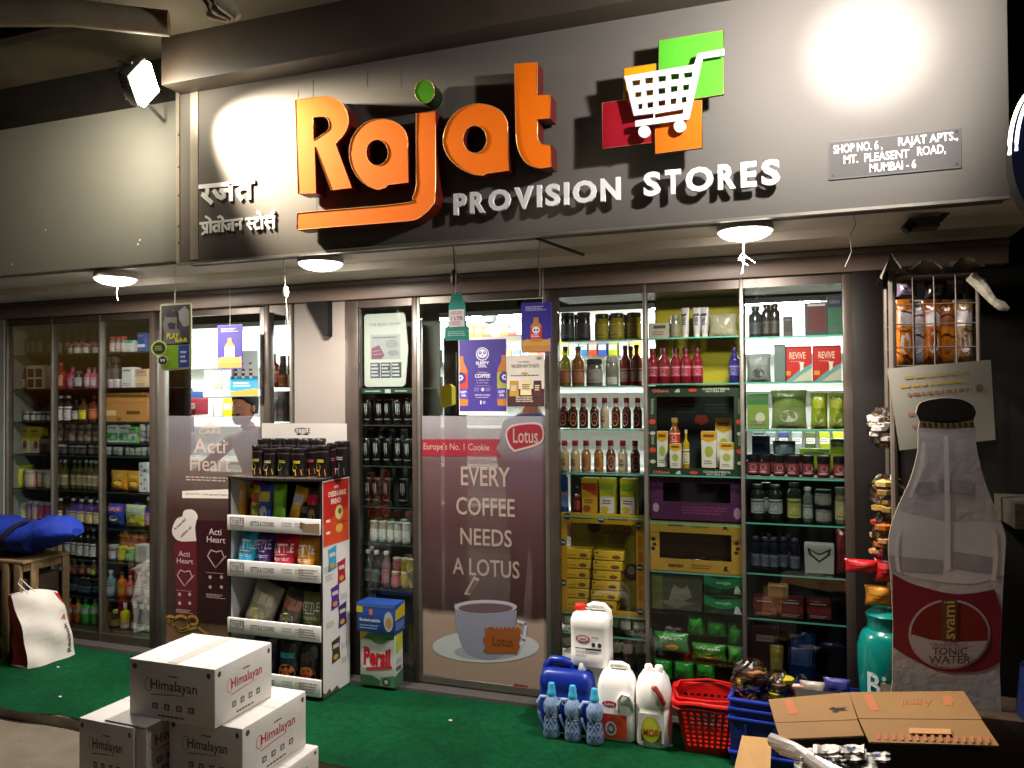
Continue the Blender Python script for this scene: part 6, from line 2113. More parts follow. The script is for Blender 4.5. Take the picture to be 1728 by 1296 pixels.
def can_body(b, w, d, prof, m, r=.03):
    b.loft([rr(w * k, d * k2, r * min(k, k2), z) for z, k, k2 in prof], m)


WP = mat('#e6e2de', .35, spec=.5, var=.03, vs=4)
ZM = .010
# white five-litre can with a red cap, standing on a small carton
yj = -.22
pz = ZZ(1000, 1118, yj)
b = B()
b.box((-.13, -.07, 0), (.11, .07, pz - ZM - .002), mat('#b4aca2', .6, var=.06), .004)
o = b.build('carton')
o.location = (X(990, 1118, yj), yj + .03, ZM)
tag(o, 'small pale carton hidden under the red-capped can', 'carton')
hh = ZZ(1000, 1018, yj) - pz
ww = X(1031, 1080, yj) - X(967, 1080, yj)
t = thing('jerrycan', 'white plastic can with red cap standing above the blue can', 'can', (X(999, 1080, yj), yj, pz))
b = B()
can_body(b, ww, .14, [(0, .94, .94), (.008, 1, 1), (.06, 1, 1), (.065, .985, .98), (hh * .62, .985, .98), (hh * .64, 1, 1), (hh * .76, 1, 1), (hh * .84, .9, .85), (hh * .88, .72, .6)], WP)
b.build('body', t)
b = B()
b.tube([(-.01, 0, hh * .87), (-.012, 0, hh * .95), (.01, 0, hh * .985), (.06, 0, hh * .975), (.083, 0, hh * .9), (.086, 0, hh * .76)], .015, WP, 10)
b.build('handle', t)
b = B()
b.lathe([(.026, hh * .86), (.028, hh * .87), (.027, hh * .96), (.022, hh * .98), (0, hh * .98)], mat('#c02420', .4), (-.058, 0, 0), 18)
b.build('cap', t)
b = B()
A = b.front(-ww * .36, ww * .36, -.0705, hh * .12, hh * .56)
A.ell(.3, .22, .26, .14, '#b03048', 0)
A.ell(.3, .22, .2, .10, '#d0c4c4', 1)
A.text('Lava', .2, .16, .42, .27, '#a02a44', 2, .02)
A.print(.62, .1, .95, .2, 1, '#7a7674', 0, 2)
for x in (.68, .9):
    A.ell(x, .42, .07, .09, '#2a2a2c', 0, 14)
A.rect(.02, .56, .96, .6, '#3a3a3e', 0)
A.rect(.4, .57, .96, .63, '#22222a', 1)
A.print(.04, .68, .9, .78, 2, '#8a8684', 0, 4)
A.print(.04, .82, .5, .9, 2, '#8a8684', 0, 5)
b.build('label', t)
# blue can
yj = -.27
hh = ZZ(960, 1112, yj) - ZM
ww = X(1004, 1180, yj) - X(914, 1180, yj)
t = thing('jerrycan', 'wide blue plastic can with a white cap behind the chequered bottles', 'can', (X(959, 1180, yj), yj, ZM))
BP = mat('#0d2684', .3, spec=.5, var=.04)
b = B()
can_body(b, ww, .15, [(0, .92, .92), (.01, 1, 1), (hh * .5, 1, 1), (hh * .53, .97, .96), (hh * .6, .97, .96), (hh * .63, 1, 1), (hh * .74, .98, .97), (hh * .84, .88, .8), (hh * .875, .7, .55)], BP, .045)
b.build('body', t)
b = B()
b.tube([(-.115, 0, hh * .72), (-.105, 0, hh * .88), (-.08, 0, hh * .97), (-.02, 0, hh * .97), (.02, 0, hh * .94), (.03, 0, hh * .83)], .02, BP, 10)
b.build('handle', t)
b = B()
b.lathe([(.020, hh * .84), (.023, hh * .87), (.022, hh * .975), (.018, hh * .99), (0, hh * .99)], mat('#cfccc8', .4), (.072, 0, 0), 16)
b.build('cap', t)
b = B()
A = b.front(-.05, .1, -.0752, hh * .34, hh * .52)
A.text('Tomi', .05, .1, .75, .7, '#c9ccd8', 0, .01)
b.build('label', t)
# chequered spray-bottle trio
yj = -.40
for i, (px, yt, ybm) in enumerate(((931, 1152, 1246), (967, 1156, 1250), (1004, 1158, 1251))):
    if i == 0:
        hh = ZZ(px, yt, yj) - ZM
        t0 = thing('cleaner_bottle', 'x', 'bottle', (0, 0, 0), R(10), 'blue chequered cleaner bottles on the mat')
        b = B()
        prof = [(0, 0), (.036, 0), (.041, .01), (.040, hh * .2), (.034, hh * .36), (.033, hh * .42), (.040, hh * .56), (.038, hh * .64), (.026, hh * .72), (.019, hh * .76), (0, hh * .765)]
        BL = mat('#7d93b4', .3, spec=.5, var=.05)
        b.lathe(prof, BL, seg=20)

        def rad(z):
            for (ra, za), (rb, zb) in zip(prof, prof[1:]):
                if za <= z <= zb and zb > za:
                    return ra + (rb - ra) * (z - za) / (zb - za)
            return .03

        def fn(x, y, o):
            z = hh * (.03 + .64 * (1 - y))
            th = (x - .5) * R(200)
            r = rad(z) + o
            return Vector((r * math.sin(th), -r * math.cos(th), z))
        A = Art(b, fn, .8, .001, .0006)
        for j in range(5):
            for k in range(4):
                cx, cy = .04 + .3067 * k + (.153 if j % 2 else 0), .1 + .2 * j
                if cx < 1.05:
                    A.poly([(cx, cy - .155), (cx + .1, cy), (cx, cy + .155), (cx - .1, cy)], '#1c2850' if (j + k) % 2 else '#2c3c6c', 0)
        A.print(.55, .3, .85, .45, 3, '#c9d0e0', 1, 3)
        b.build('body', t0)
        b = B()
        b.lathe([(.020, hh * .755), (.022, hh * .80), (.021, hh * .84), (.018, hh * .86), (.017, hh * .95), (.013, hh * 1.), (0, hh * 1.)], mat('#3a9ac0', .35), seg=16)
        b.build('cap', t0)
        b = B()
        b.tube([(-.02, .0, hh * .73), (-.05, .0, hh * .73), (-.066, .0, hh * .62), (-.064, 0, hh * .45), (-.05, 0, hh * .3), (-.037, 0, hh * .2)], [.008, .009, .009, .008, .008, .007], mat('#8fa6c8', .35, spec=.5), 8)
        b.build('handle', t0)
        o = t0
    else:
        o = dup(t0, (0, 0, 0))
    o.location = (X(px, 1200, yj), yj - .004 * i, ZM)
    o['label'] = ('blue chequered cleaner bottle with teal cap nearest the coffee door', 'middle blue chequered cleaner bottle with teal cap', 'blue chequered cleaner bottle with teal cap touching the orange label can')[i]


# white can with moulded side handle and orange label
def side_can(label, x0, x1, yt, yj, kind):
    hh = ZZ((x0 + x1) / 2, yt, yj) - ZM
    ww = X(x1, 1200, yj) - X(x0, 1200, yj)
    t = thing('detergent_can', label, 'can', (X((x0 + x1) / 2, 1200, yj), yj, ZM))
    b = B()
    if kind == 0:
        can_body(b, ww, .13, [(0, .93, .93), (.008, 1, 1), (hh * .36, 1, 1), (hh * .44, .98, 1), (hh * .70, .96, .98), (hh * .80, .86, .85), (hh * .88, .72, .6), (hh * .90, .6, .45)], WP, .035)
    else:
        can_body(b, ww, .15, [(0, .93, .93), (.008, 1, 1), (hh * .44, 1, 1), (hh * .455, .97, .97), (hh * .50, .97, .97), (hh * .52, 1, 1), (hh * .70, .99, .98), (hh * .84, .84, .8), (hh * .92, .6, .5)], WP, .06)
    b.build('body', t)
    b = B()
    if kind == 0:
        b.tube([(-.035, 0, hh * .89), (-.03, 0, hh * .97), (.02, 0, hh * .98), (.048, 0, hh * .95), (.06, 0, hh * .82)], .013, WP, 10)
        b.build('handle', t)
        b = B()
        b.tube([(ww * .10, -.066, hh * .42), (ww * .12, -.078, hh * .58), (ww * .2, -.08, hh * .66), (ww * .36, -.075, hh * .64), (ww * .44, -.06, hh * .52), (ww * .43, -.05, hh * .42)], .010, WP, 8)
        b.build('handle', t)
        b = B()
        A = b.front(-ww * .36, ww * .30, -.066, hh * .04, hh * .36)
        A.rect(0, 0, 1, 1, '#c2401e', 0)
        A.poly([(0, 0), (.5, 0), (.35, .5), (0, .7)], '#b02a20', 1)
        A.ell(.4, .6, .22, .3, '#c8c0bc', 2)
        A.ell(.4, .6, .15, .2, '#55504e', 3)
        A.ell(.4, .6, .09, .12, '#c8c0bc', 4)
        A2 = b.front(-ww * .36, ww * .1, -.0655, hh * .44, hh * .54)
        A2.ell(.5, .5, .42, .42, '#b02848', 0)
        A2.text('Lava', .25, .3, .75, .68, '#e0d4d4', 1, .02)
        b.build('label', t)
    else:
        b.tube([(ww * .02, -.055, hh * .76), (ww * .12, -.075, hh * .78), (ww * .26, -.082, hh * .70), (ww * .36, -.07, hh * .58)], .011, mat('#8a2c24', .4), 8)
        b.build('handle', t)
        for cx in (-.022, .025):
            b = B()
            b.lathe([(.014, hh * .88), (.019, hh * .90), (.019, hh * .98), (.015, hh), (0, hh)], WP, (cx, 0, 0), 14)
            b.build('cap', t)
        b = B()
        A = b.front(-ww * .36, ww * .36, -.0762, hh * .08, hh * .44)
        A.rect(0, 0, 1, 1, '#c8c4c0', 0)
        A.rect(.1, .55, .9, .98, '#4a4a32', 1)
        A.ell(.48, .55, .36, .46, '#a8ac24', 2)
        A.ell(.48, .45, .27, .3, '#c0c43a', 3)
        A.text('MOR', .18, .52, .82, .76, '#b0481c', 4, .03)
        b.build('label', t)
    return t


side_can('white detergent can with an orange label and moulded side handle', 1010, 1075, 1117, -.30, 0)
side_can('round white detergent can with yellow-green label and twin caps', 1074, 1133, 1122, -.31, 1)
o = B().lathe([(0, 0), (.012, .001), (.013, .008), (0, .009)], WP, seg=10).build('bottle_cap')  # a loose bottle cap
p = onZ(1131, 1259, ZM)
o.location = (p.x, p.y, ZM)
tag(o, 'tiny white bottle cap lying on the mat by the red basket', 'stopper')

# ---------------- red basket
t = thing('shopping_basket', 'red plastic lattice basket standing on the turf mat', 'basket', (-.395, -.27, ZM), R(6))
RP = mat('#b80f0c', .35, spec=.5, var=.05)
bh = ZZ(1185, 1186, -.37) - ZM
wb, wt, db, dt = .105, .145, .085, .125
for k in range(4):
    b = B()
    ang = [0, 90, 180, 270][k]
    ha, hb = ((wb, wt), (db, dt), (wb, wt), (db, dt))[k]
    da, dbb = ((db, dt), (wb, wt), (db, dt), (wb, wt))[k]
    M3 = Matrix.Rotation(R(ang), 3, 'Z')

    def fn(u, v, o, ha=ha, hb=hb, da=da, dbb=dbb, M3=M3):
        hw = ha + (hb - ha) * v
        dd = da + (dbb - da) * v
        return M3 @ Vector((u * hw, -(dd + o), v * bh))
    holes = []
    nc = 8 if k % 2 == 0 else 6
    for r_ in range(9):
        if r_ == 0:
            continue
        for c in range(nc):
            u0 = -.88 + 1.76 * c / nc
            holes.append([(u0 + .045, .04 + r_ * .092), (u0 + 1.76 / nc - .045, .04 + r_ * .092), (u0 + 1.76 / nc - .045, .04 + r_ * .092 + .056), (u0 + .045, .04 + r_ * .092 + .056)])
    b.prism([(-1, 0), (1, 0), (1, 1), (-1, 1)], holes, fn, 0, -.003, RP)
    b.build('side_lattice', t)
b = B()
b.box((-wb + .004, -db + .004, 0), (wb - .004, db - .004, .005), RP)
b.build('base', t)
b = B()
rim = [Vector((sx * (wt + .008), sy * (dt + .008), bh)) for sx, sy in ((-1, -1), (1, -1), (1, 1), (-1, 1))]
pts = []
for a, c in zip(rim, rim[1:] + rim[:1]):
    for k in range(6):
        q_ = a.lerp(c, (k + .5) / 6)
        pts.append(q_ + Vector((0, 0, .004 * math.sin(k * 1.3))))
b.tube(pts, .011, RP, 8, True)
b.tube([p + Vector((0, 0, -.022)) for p in pts], .006, RP, 6, True)
b.build('rim', t)
b = B()
b.tube([(-wt, dt * .2, bh + .012), (-wt * .9, dt * .8, bh + .02), (0, dt * 1.02, bh + .026), (wt * .9, dt * .8, bh + .02), (wt, dt * .2, bh + .012)], .006, RP, 8)
b.build('handle', t)
b = B()
b.tube([(-wt, -dt * .2, bh + .012), (-wt * .9, -dt * .8, bh + .015), (0, -dt * 1.02, bh + .018), (wt * .9, -dt * .8, bh + .015), (wt, -dt * .2, bh + .012)], .006, RP, 8)
b.build('handle', t)

# ---------------- detergent box and foil box by the slim cabinet
yq = -.135
x0, x1 = X(608, 1110, yq), X(666, 1110, yq)
zt_ = ZZ(640, 1066, yq)
t = thing('detergent_box', 'white and green laundry powder box with big red lettering', 'box', ((x0 + x1) / 2, yq, .024))
w, h = x1 - x0, zt_ - .024
b = B()
b.box((-w / 2, 0, 0), (w / 2, .095, h), mat('#c4c6be', .45, var=.04), .003)
b.build('body', t)
b = B()
A = b.front(-w / 2, w / 2, -.0003, 0, h)
A.poly([(0, 0), (1, 0), (1, .12), (.5, .18), (0, .14)], '#3a7a3a', 0)
A.poly([(0, 0), (.3, 0), (0, .2)], '#c8a81c', 1)
A.ell(.55, .17, .2, .06, '#5a8a52', 1)
A.poly([(.05, .34), (.9, .24), (.92, .60), (.08, .70)], '#d4d2cc', 1)
A.text('Persil', .1, .30, .88, .64, '#c01a2c', 3, .05, shear=.04)
A.poly([(.18, .68), (.92, .60), (.92, .66), (.18, .74)], '#b82a34', 2)
A.poly([(0, .82), (.35, .82), (.6, .9), (.55, 1), (0, 1)], '#2c5a36', 1)
A.poly([(.6, .84), (1, .78), (1, 1), (.62, 1)], '#4a7a52', 1)
A.ell(.76, .91, .11, .07, '#2a302c', 2)
A.ell(.76, .91, .06, .04, '#a8a8a4', 3)
b.build('label', t)
b = B()
A = b.art((w / 2 + .0003, 0, h), (0, 1, 0), (0, 0, 1), .095, h)
A.poly([(.1, .04), (.95, .02), (.95, .34), (.1, .42)], '#a8b03a', 0)
A.print(.15, .5, .85, .6, 3, '#8a8c88', 0, 3)
A.rect(.15, .64, .8, .72, '#5a5c5a', 0)
A.poly([(.0, .8), (1, .72), (1, 1), (0, 1)], '#3f6a48', 0)
b.build('label', t)
xb0, xb1 = X(602, 1040, yq - .03), X(666, 1040, yq - .03)
hb = ZZ(630, 1018, yq - .03) - zt_ - .002
t = thing('foil_box', 'long blue and yellow bag box lying on the laundry powder box', 'box', ((xb0 + xb1) / 2, yq - .03, zt_ + .001))
w = xb1 - xb0
b = B()
b.box((-w / 2, 0, 0), (w / 2, .12, hb), mat('#1a3f86', .4, var=.05), .003)
b.build('body', t)
b = B()
A = b.front(-w / 2, w / 2, -.0003, 0, hb)
A.rect(0, 0, 1, .13, '#3a5a98', 0)
A.rect(0, .13, .16, .34, '#b8a41c', 1)
A.text('Biodegradable', .08, .52, .62, .66, '#c9d0dc', 1, .02)
A.print(.08, .72, .6, .9, 2, '#7a94c0', 1, 3)
A.ell(.38, .3, .05, .12, '#c8642c', 1, 10)
A.ell(.84, .58, .12, .34, '#9aa8b4', 1)
A.ell(.85, .62, .08, .18, '#b07a2a', 2)
b.build('label', t)
b = B()
A = b.art((w / 2 + .0003, 0, hb), (0, 1, 0), (0, 0, 1), .12, hb)
A.poly([(.05, .2), (.95, .05), (.95, .5), (.05, .55)], '#b8a41c', 0)
A.print(.1, .62, .9, .9, 3, '#7a94c0', 0, 4)
b.build('label', t)

# ================================================================== BLUE CRATE, CARTONS AND PAPERS
t = thing('plastic_crate', 'blue plastic crate holding snack bags behind the flattened cardboard', 'crate', (-.02, -.28, ZM), R(-4))
CP = mat('#15246e', .4, spec=.5, var=.06)
ch = ZZ(1246, 1178, -.42) - ZM
b = B()
for (a, c) in (((-.26, -.16, 0), (.30, -.152, ch)), ((-.26, .152, 0), (.30, .16, ch)), ((-.26, -.1515, 0), (-.252, .1515, ch)), ((.292, -.1515, 0), (.30, .1515, ch)), ((-.2515, -.1515, 0), (.2915, .1515, .006))):
    b.box(a, c, CP)
b.build('body', t)
b = B()
for z in (ch - .012, ch - .05, ch - .09, .05):
    for (a, c) in (((-.268, -.172, z), (.308, -.1605, z + .012)), ((-.268, -.1604, z), (-.2605, .16, z + .012))):
        b.box(a, c, mat('#2036a0', .4), .002)
for x in (-.2, -.08, .05, .18):
    b.box((x, -.171, .07), (x + .012, -.1606, ch - .10), CP)
b.build('rib', t)
CEL = clear('#d8c8b8', 2.2, .12, 1.2)


def snack_bag(label, px, py, yy, w, h, inner, seed, name='snack_bag'):
    """clear crinkled cellophane bag with biscuits inside"""
    p = onY(px, py, yy)
    t = thing(name, label, 'snack bag', (p.x, yy, p.z - h / 2))
    r = random.Random(seed)
    b = B()
    rings = []
    for j in range(9):
        v = j / 8
        k = math.sin(math.pi * (.08 + .84 * v)) ** .6
        ph = r.random() * 6
        rings.append([((w / 2) * k * (1 + .12 * math.sin(5 * a + ph)) * math.cos(a), .055 * k * (1 + .15 * math.sin(7 * a + ph)) * math.sin(a), v * h) for a in [2 * math.pi * i / 18 for i in range(18)]])
    b.loft(rings, CEL, True, False)
    b.build('wrapper', t)
    b = B()
    for k in range(26):
        c = inner[k % len(inner)]
        a, rad, z = r.random() * 6.3, r.random() ** .5 * .30, h * (.1 + .7 * r.random())
        s = (.018 + .012 * r.random()) * (1.25 if w < .14 else 1.1)
        b.lathe([(0, -s * .6), (s, -s * .3), (s * 1.05, s * .2), (0, s * .6)], mat(c, .5), (w * rad * math.cos(a), .03 * math.sin(a), z), 8)
    b.build('filling', t)


zc_ = .0
snack_bag('large clear bag of brown biscuits bulging out of the blue crate', 1268, 1150, -.33, .17, .19, ['#6a4228', '#8a5a3a', '#7a3a34', '#a08a1c', '#5a2a22'], 3)
snack_bag('smaller clear bag with a yellow packet in the blue crate', 1314, 1158, -.31, .12, .13, ['#6a4a34', '#b0a41c', '#5a3a2a'], 5)
for i, (px, py, c, l) in enumerate(((1345, 1168, '#8a4a2c', 'rust coloured packet'), (1372, 1165, '#a8998a', 'white crumpled packet'), (1412, 1160, '#3a3a80', 'violet-blue packet with a clear edge'))):
    p = onY(px, py, -.26)
    put(mk_pouch, 'snack_packet', .11, .09, (p.x, -.26, p.z - .05), l + ' in the blue crate', 'packet', d=.05, base=c, accent=c, acc2='#5a4a44', shiny=.25)

KR = mat('#7d5c36', .7, var=.08, vs=6)
KRD = mat('#5e4226', .75, var=.1)
dk = thing('flattened_carton', 'open brown carton with flaps spread flat over a dark box', 'carton', (.22, -1.0, -.059))
zc = .5
b = B()
b.box((-.02, -1.10, -.059), (.54, -.72, zc - .03), mat('#120e0d', .6, var=.15))
A = b.front(-.02, .54, -1.10, -.059, zc - .03)
A.text('Bisleri', .46, .16, .88, .34, '#2c2824', 0, .01)
b.build('dark_box', dk, True)


def sheet(pts, m, th=.005):
    """bent board: list of (a, b) pixel pairs with heights"""
    b = B()
    top = [onZ(px, py, z) for px, py, z in pts]
    n = len(top)
    b.add(top + [p - Vector((0, 0, th)) for p in top], [tuple(range(n)), tuple(range(2 * n - 1, n - 1, -1))] + [(i, n + i, n + (i + 1) % n, (i + 1) % n) for i in range(n)], m)
    return b


def pquad(b, pts, z, m, d=.0012):
    b.add([onZ(px, py, z) + Vector((0, 0, d)) for px, py in pts], [tuple(range(len(pts)))], m)


INK = mat('#9a5a38', .7)
b = sheet([(1297, 1180, zc), (1432, 1168, zc), (1447, 1214, zc), (1308, 1219, zc)], KR)
pquad(b, [(1323, 1183), (1338, 1181), (1346, 1204), (1332, 1206)], zc, INK)
pquad(b, [(1398, 1197), (1406, 1193), (1410, 1195), (1430, 1194), (1422, 1197), (1431, 1199), (1416, 1200), (1412, 1203), (1403, 1202), (1408, 1199)], zc, '#1c120c')
b.build('flap', dk, True)
b = sheet([(1308, 1220, zc), (1447, 1215, zc), (1458, 1241, zc - .012), (1317, 1247, zc - .016)], KR)
b.build('flap', dk, True)
b = sheet([(1433, 1168, zc + .006), (1626, 1166, zc + .006), (1657, 1214, zc + .006), (1449, 1212, zc + .006)], KR)
pquad(b, [(1456, 1172), (1471, 1172), (1484, 1199), (1470, 1200)], zc + .006, INK)
for k, s in enumerate(((1522, 1187, 1574, 1190), )):
    v, f, a, bb, c, d = text_mesh('Amul', .0)
    b.add([onZ(1572 - (q_[0] - a) / (bb - a) * 50, 1180 + (q_[1] - c) / (d - c) * 12, zc + .0075) for q_ in v], f, INK)
pquad(b, [(1590, 1176), (1602, 1174), (1610, 1180), (1606, 1192), (1594, 1190)], zc + .006, INK)
b.build('flap', dk, True)
b = sheet([(1449.5, 1213, zc + .006), (1657, 1215, zc + .006), (1686, 1258, zc - .01), (1467, 1252, zc - .006)], KR)
for k in range(15):
    x = 1478 + k * 13.2
    b.add([onZ(px, py, zz) + Vector((0, 0, .003)) for px, py, zz in ((x, 1239 + k * .35, zc - .002), (x + 5.5, 1239 + k * .35, zc - .002), (x + 8, 1249 + k * .4, zc - .006), (x + 2, 1249 + k * .4, zc - .006))], [(0, 1, 2, 3)], INK)
pquad(b, [(1534, 1229), (1604, 1231), (1606, 1240), (1534, 1238)], zc + .002, mat('#a87a50', .7), .002)
b.build('flap', dk, True)
p = onZ(1270, 1296, .12)
b = B()
b.loft([[onY(px, py, y_ + k_) for px, py, y_ in ((1252, 1241, -.88), (1302, 1246, -.88), (1298, 1345, -1.42), (1228, 1345, -1.42))] for k_ in (0, .006)], mat('#a07a4c', .7, var=.08), True, False)
tag(b.build('cardboard_sheet'), 'plain cardboard sheet leaning in front of the blue crate', 'cardboard')
# bundle of papers and clear film roll
t = thing('paper_bundle', 'bundle of crumpled white and blue printed papers under the cardboard', 'papers', (.1, -1.3, .2))
r = random.Random(4)
for k, (x0, y0, x1, y1, z) in enumerate(((1350, 1263, 1462, 1278, .468), (1372, 1257, 1458, 1270, .478), (1405, 1269, 1502, 1283, .455), (1362, 1276, 1482, 1296, .44), (1340, 1284, 1440, 1312, .425))):
    b = B()
    n = 12
    vs = []
    for j in range(4):
        for i in range(n + 1):
            px = x0 + (x1 - x0) * i / n
            py = y0 + (y1 - y0) * j / 3 + r.uniform(-1.5, 1.5)
            vs.append(onZ(px, py, z + .012 * math.sin(i * 1.1 + k) + r.uniform(-.005, .005)))
    fs = [(j * (n + 1) + i, j * (n + 1) + i + 1, (j + 1) * (n + 1) + i + 1, (j + 1) * (n + 1) + i) for j in range(3) for i in range(n)]
    b.add(vs, fs, mat('#c4c0ba', .7, var=.1, vs=30))
    b.add([v - Vector((0, 0, .006)) for v in vs], fs, mat('#7a766f', .7))
    q0 = [vs[(n + 1) + i] + Vector((0, 0, .003)) for i in (8, 9, 10)] + [vs[2 * (n + 1) + i] + Vector((0, 0, .003)) for i in (10, 9, 8)]
    b.add(q0, [(0, 1, 4, 5), (1, 2, 3, 4)], '#4a5a9a')
    b.build('paper_sheet', t, True)
b = B()
for k in range(4):
    a = onZ(1302 + 6 * k, 1248 + 5 * k, .475 - .006 * k)
    c = onZ(1430 + 4 * k, 1310 + 6 * k, .46)
    b.tube([a, a.lerp(c, .33) + Vector((0, 0, .01)), a.lerp(c, .66), c], [.022, .017, .017, .016], mat(('#a39a94', '#b4aca8', '#8a817c', '#9a928c')[k], .22, spec=.8, var=.15, vs=30), 8)
tag(b.build('film_roll'), 'shiny roll of clear wrapping film beside the crumpled papers', 'film')

# ================================================================== RIGHT SIDE: TONIC STANDEE, WIRE RACK
ys = -.6
t = thing('bottle_standee', 'tall cardboard cut-out of a tonic water bottle with dark red label', 'standee', (.52, ys, .43))
po = curve([(1545, 697), (1552, 680, 1), (1575, 673, 1), (1600, 671, 1), (1625, 674, 1), (1642, 683, 1), (1648, 696), (1644, 712), (1647, 724), (1646, 740), (1652, 775, 1), (1664, 818, 1), (1684, 868, 1), (1695, 895, 1), (1698, 915), (1693, 985), (1690, 1060), (1687, 1130), (1690, 1203), (1500, 1203), (1506, 1150), (1507, 1050), (1503, 975, 1), (1499, 930, 1), (1502, 895, 1), (1514, 858, 1), (1535, 812, 1), (1547, 770, 1), (1550, 740), (1549, 724), (1552, 712)])
CBD = mat('#b2acb2', .55, var=.14, vs=5, bump=.2, bs=25)
b = B()
toP = lambda pts, y=ys: [(onY(px, py, y).x, onY(px, py, y).z) for px, py in pts]
b.prism(toP(po), [], lambda x, z, d: (x, d, z), ys, ys + .012, CBD, mat('#8a7a62', .7))


def sp(pts, m, L=1):
    P_ = toP(pts)
    tri = tessellate_polygon([[Vector((x, z, 0)) for x, z in P_]])
    b.add([(x, ys - .0006 - .0007 * L, z) for x, z in P_], tri, m)


sp(curve([(1546, 697), (1553, 681, 1), (1575, 674, 1), (1600, 672, 1), (1625, 675, 1), (1641, 684, 1), (1647, 696), (1642, 709), (1600, 714, 1), (1552, 710)]), mat('#15110f', .4))
sp([(1552, 711), (1642, 710), (1645, 720), (1600, 724), (1550, 721)], '#6a5a3a')
for k in range(9):
    sp([(1556 + 10 * k, 713), (1561 + 10 * k, 713), (1563 + 10 * k, 721), (1558 + 10 * k, 721)], '#221a14', 2)
sp(curve([(1514, 860), (1540, 868, 1), (1600, 880, 1), (1650, 880, 1), (1690, 883), (1697, 905), (1694, 970), (1640, 985, 1), (1560, 978, 1), (1503, 962), (1499, 930, 1), (1502, 895, 1)]), mat('#c4c0c6', .55, var=.1, vs=9), 0)
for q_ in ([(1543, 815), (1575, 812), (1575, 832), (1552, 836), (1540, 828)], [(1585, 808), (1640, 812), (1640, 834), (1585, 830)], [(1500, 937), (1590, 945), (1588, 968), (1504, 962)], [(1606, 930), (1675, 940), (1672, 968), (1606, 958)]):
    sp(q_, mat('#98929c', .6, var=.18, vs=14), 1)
sp(curve([(1506, 968), (1540, 985, 1), (1600, 1001, 1), (1640, 1001, 1), (1678, 994), (1690, 1030), (1687, 1118), (1650, 1133, 1), (1590, 1133, 1), (1540, 1112, 1), (1507, 1092)]), mat('#74162a', .5, var=.12), 1)
sp(circ(1602, 1070, 69, 59, 44), '#a89aa4', 2)
sp(circ(1602, 1070, 65, 55.5, 44), mat('#6a1410', .5, var=.2, vs=12), 3)
low = [(1602 + 65 * math.cos(R(a)), 1070 + 55.5 * math.sin(R(a))) for a in range(8, 173, 6)]
sp([(1666, 1081)] + low + [(1538, 1070), (1570, 1079), (1610, 1083)], '#a39ba3', 4)
sp([(1588, 1010), (1615, 1010), (1614, 1082), (1589, 1081)], '#5a3a1c', 5)


def stext(s, x0, y0, x1, y1, m, L=6, rot=False):
    v, f, a, bb, c, d = text_mesh(s, .012)
    vs = []
    for q_ in v:
        u, w_ = (q_[0] - a) / (bb - a), (q_[1] - c) / (d - c)
        px, py = (x1 + (x0 - x1) * w_, y1 + (y0 - y1) * u) if rot else (x0 + (x1 - x0) * u, y1 + (y0 - y1) * w_)
        p_ = onY(px, py, ys)
        vs.append((p_.x, ys - .0006 - .0007 * L, p_.z))
    b.add(vs, f, m)


GS = mat('#cfcace', .5, var=.1)
sp(curve([(1592, 735), (1600, 735), (1603, 850, 1), (1604, 960), (1594, 962), (1594, 850, 1)]), GS, 2)
sp(curve([(1512, 905), (1519, 890), (1516, 930, 1), (1520, 968), (1513, 964), (1509, 930, 1)]), GS, 2)
sp(curve([(1672, 890), (1682, 900), (1684, 940, 1), (1680, 978), (1672, 980), (1676, 940, 1)]), GS, 2)
sp(curve([(1556, 745), (1562, 745), (1558, 790, 1), (1538, 840), (1533, 838), (1550, 790, 1)]), GS, 2)
stext('svami', 1592, 1014, 1611, 1078, '#b09a5a', 6, True)
stext('GRAPEFRUIT', 1569, 1084, 1634, 1090, '#8a5a62')
stext('TONIC', 1573, 1092, 1632, 1105, '#4a3a46')
stext('WATER', 1567, 1106, 1638, 1119, '#4a3a46')
b.build('board', t, True)
b = B()
b.box((.36, -.585, .43), (.40, -.45, .9), mat('#5a4a3a', .7))
b.build('strut', t, True)
b = B()
b.box((.30, -.68, -.0), (.78, -.43, .427), mat('#3a2a1c', .7, var=.15), .004)
tag(b.build('carton'), 'dark brown carton under the tonic bottle cut-out', 'carton')
# wire rack
yr0, yr1 = -.42, -.20
t = thing('wire_rack', 'tall dark wire rack with a cloth top holding bread packets', 'rack', (.5, -.3, .0))
WR = mat('#6a5f55', .45, metal=.6, var=.15)
xl, xr = X(1506, 560, yr0), X(1651, 560, yr0)
zb, zt_ = ZZ(1505, 618, yr0), ZZ(1505, 470, yr0)
b = B()
b.tube([(xl, yr0, .02), (xl, yr0, zt_ + .03)], .014, mat('#5a5048', .5, var=.2), 8)
b.tube([(xl, yr1, .02), (xl, yr1, zt_ + .03)], .012, WR, 8)
b.tube([(xr, yr0, 1.5), (xr, yr0, zt_)], .008, WR, 8)
b.tube([(xr, yr1, .02), (xr, yr1, zt_)], .012, WR, 8)
b.build('pole', t, True)
b = B()
for z in (zb, ZZ(1505, 587, yr0), ZZ(1505, 548, yr0), ZZ(1505, 515, yr0)):
    b.tube([(xl, yr0, z), (xr, yr0, z - .004)], .003, WR, 5)
    b.tube([(xl, yr0, z), (xl, yr1, z)], .003, WR, 5)
    b.tube([(xr, yr0, z), (xr, yr1, z)], .003, WR, 5)
for k in range(1, 4):
    x = xl + (xr - xl) * k / 4
    b.tube([(x, yr0 - .002, zb), (x, yr0 - .002, zt_)], .003, WR, 5)
for k in range(9):
    b.tube([(xl, yr0 + (yr1 - yr0) * k / 8, zb), (xr, yr0 + (yr1 - yr0) * k / 8, zb)], .003, WR, 5)
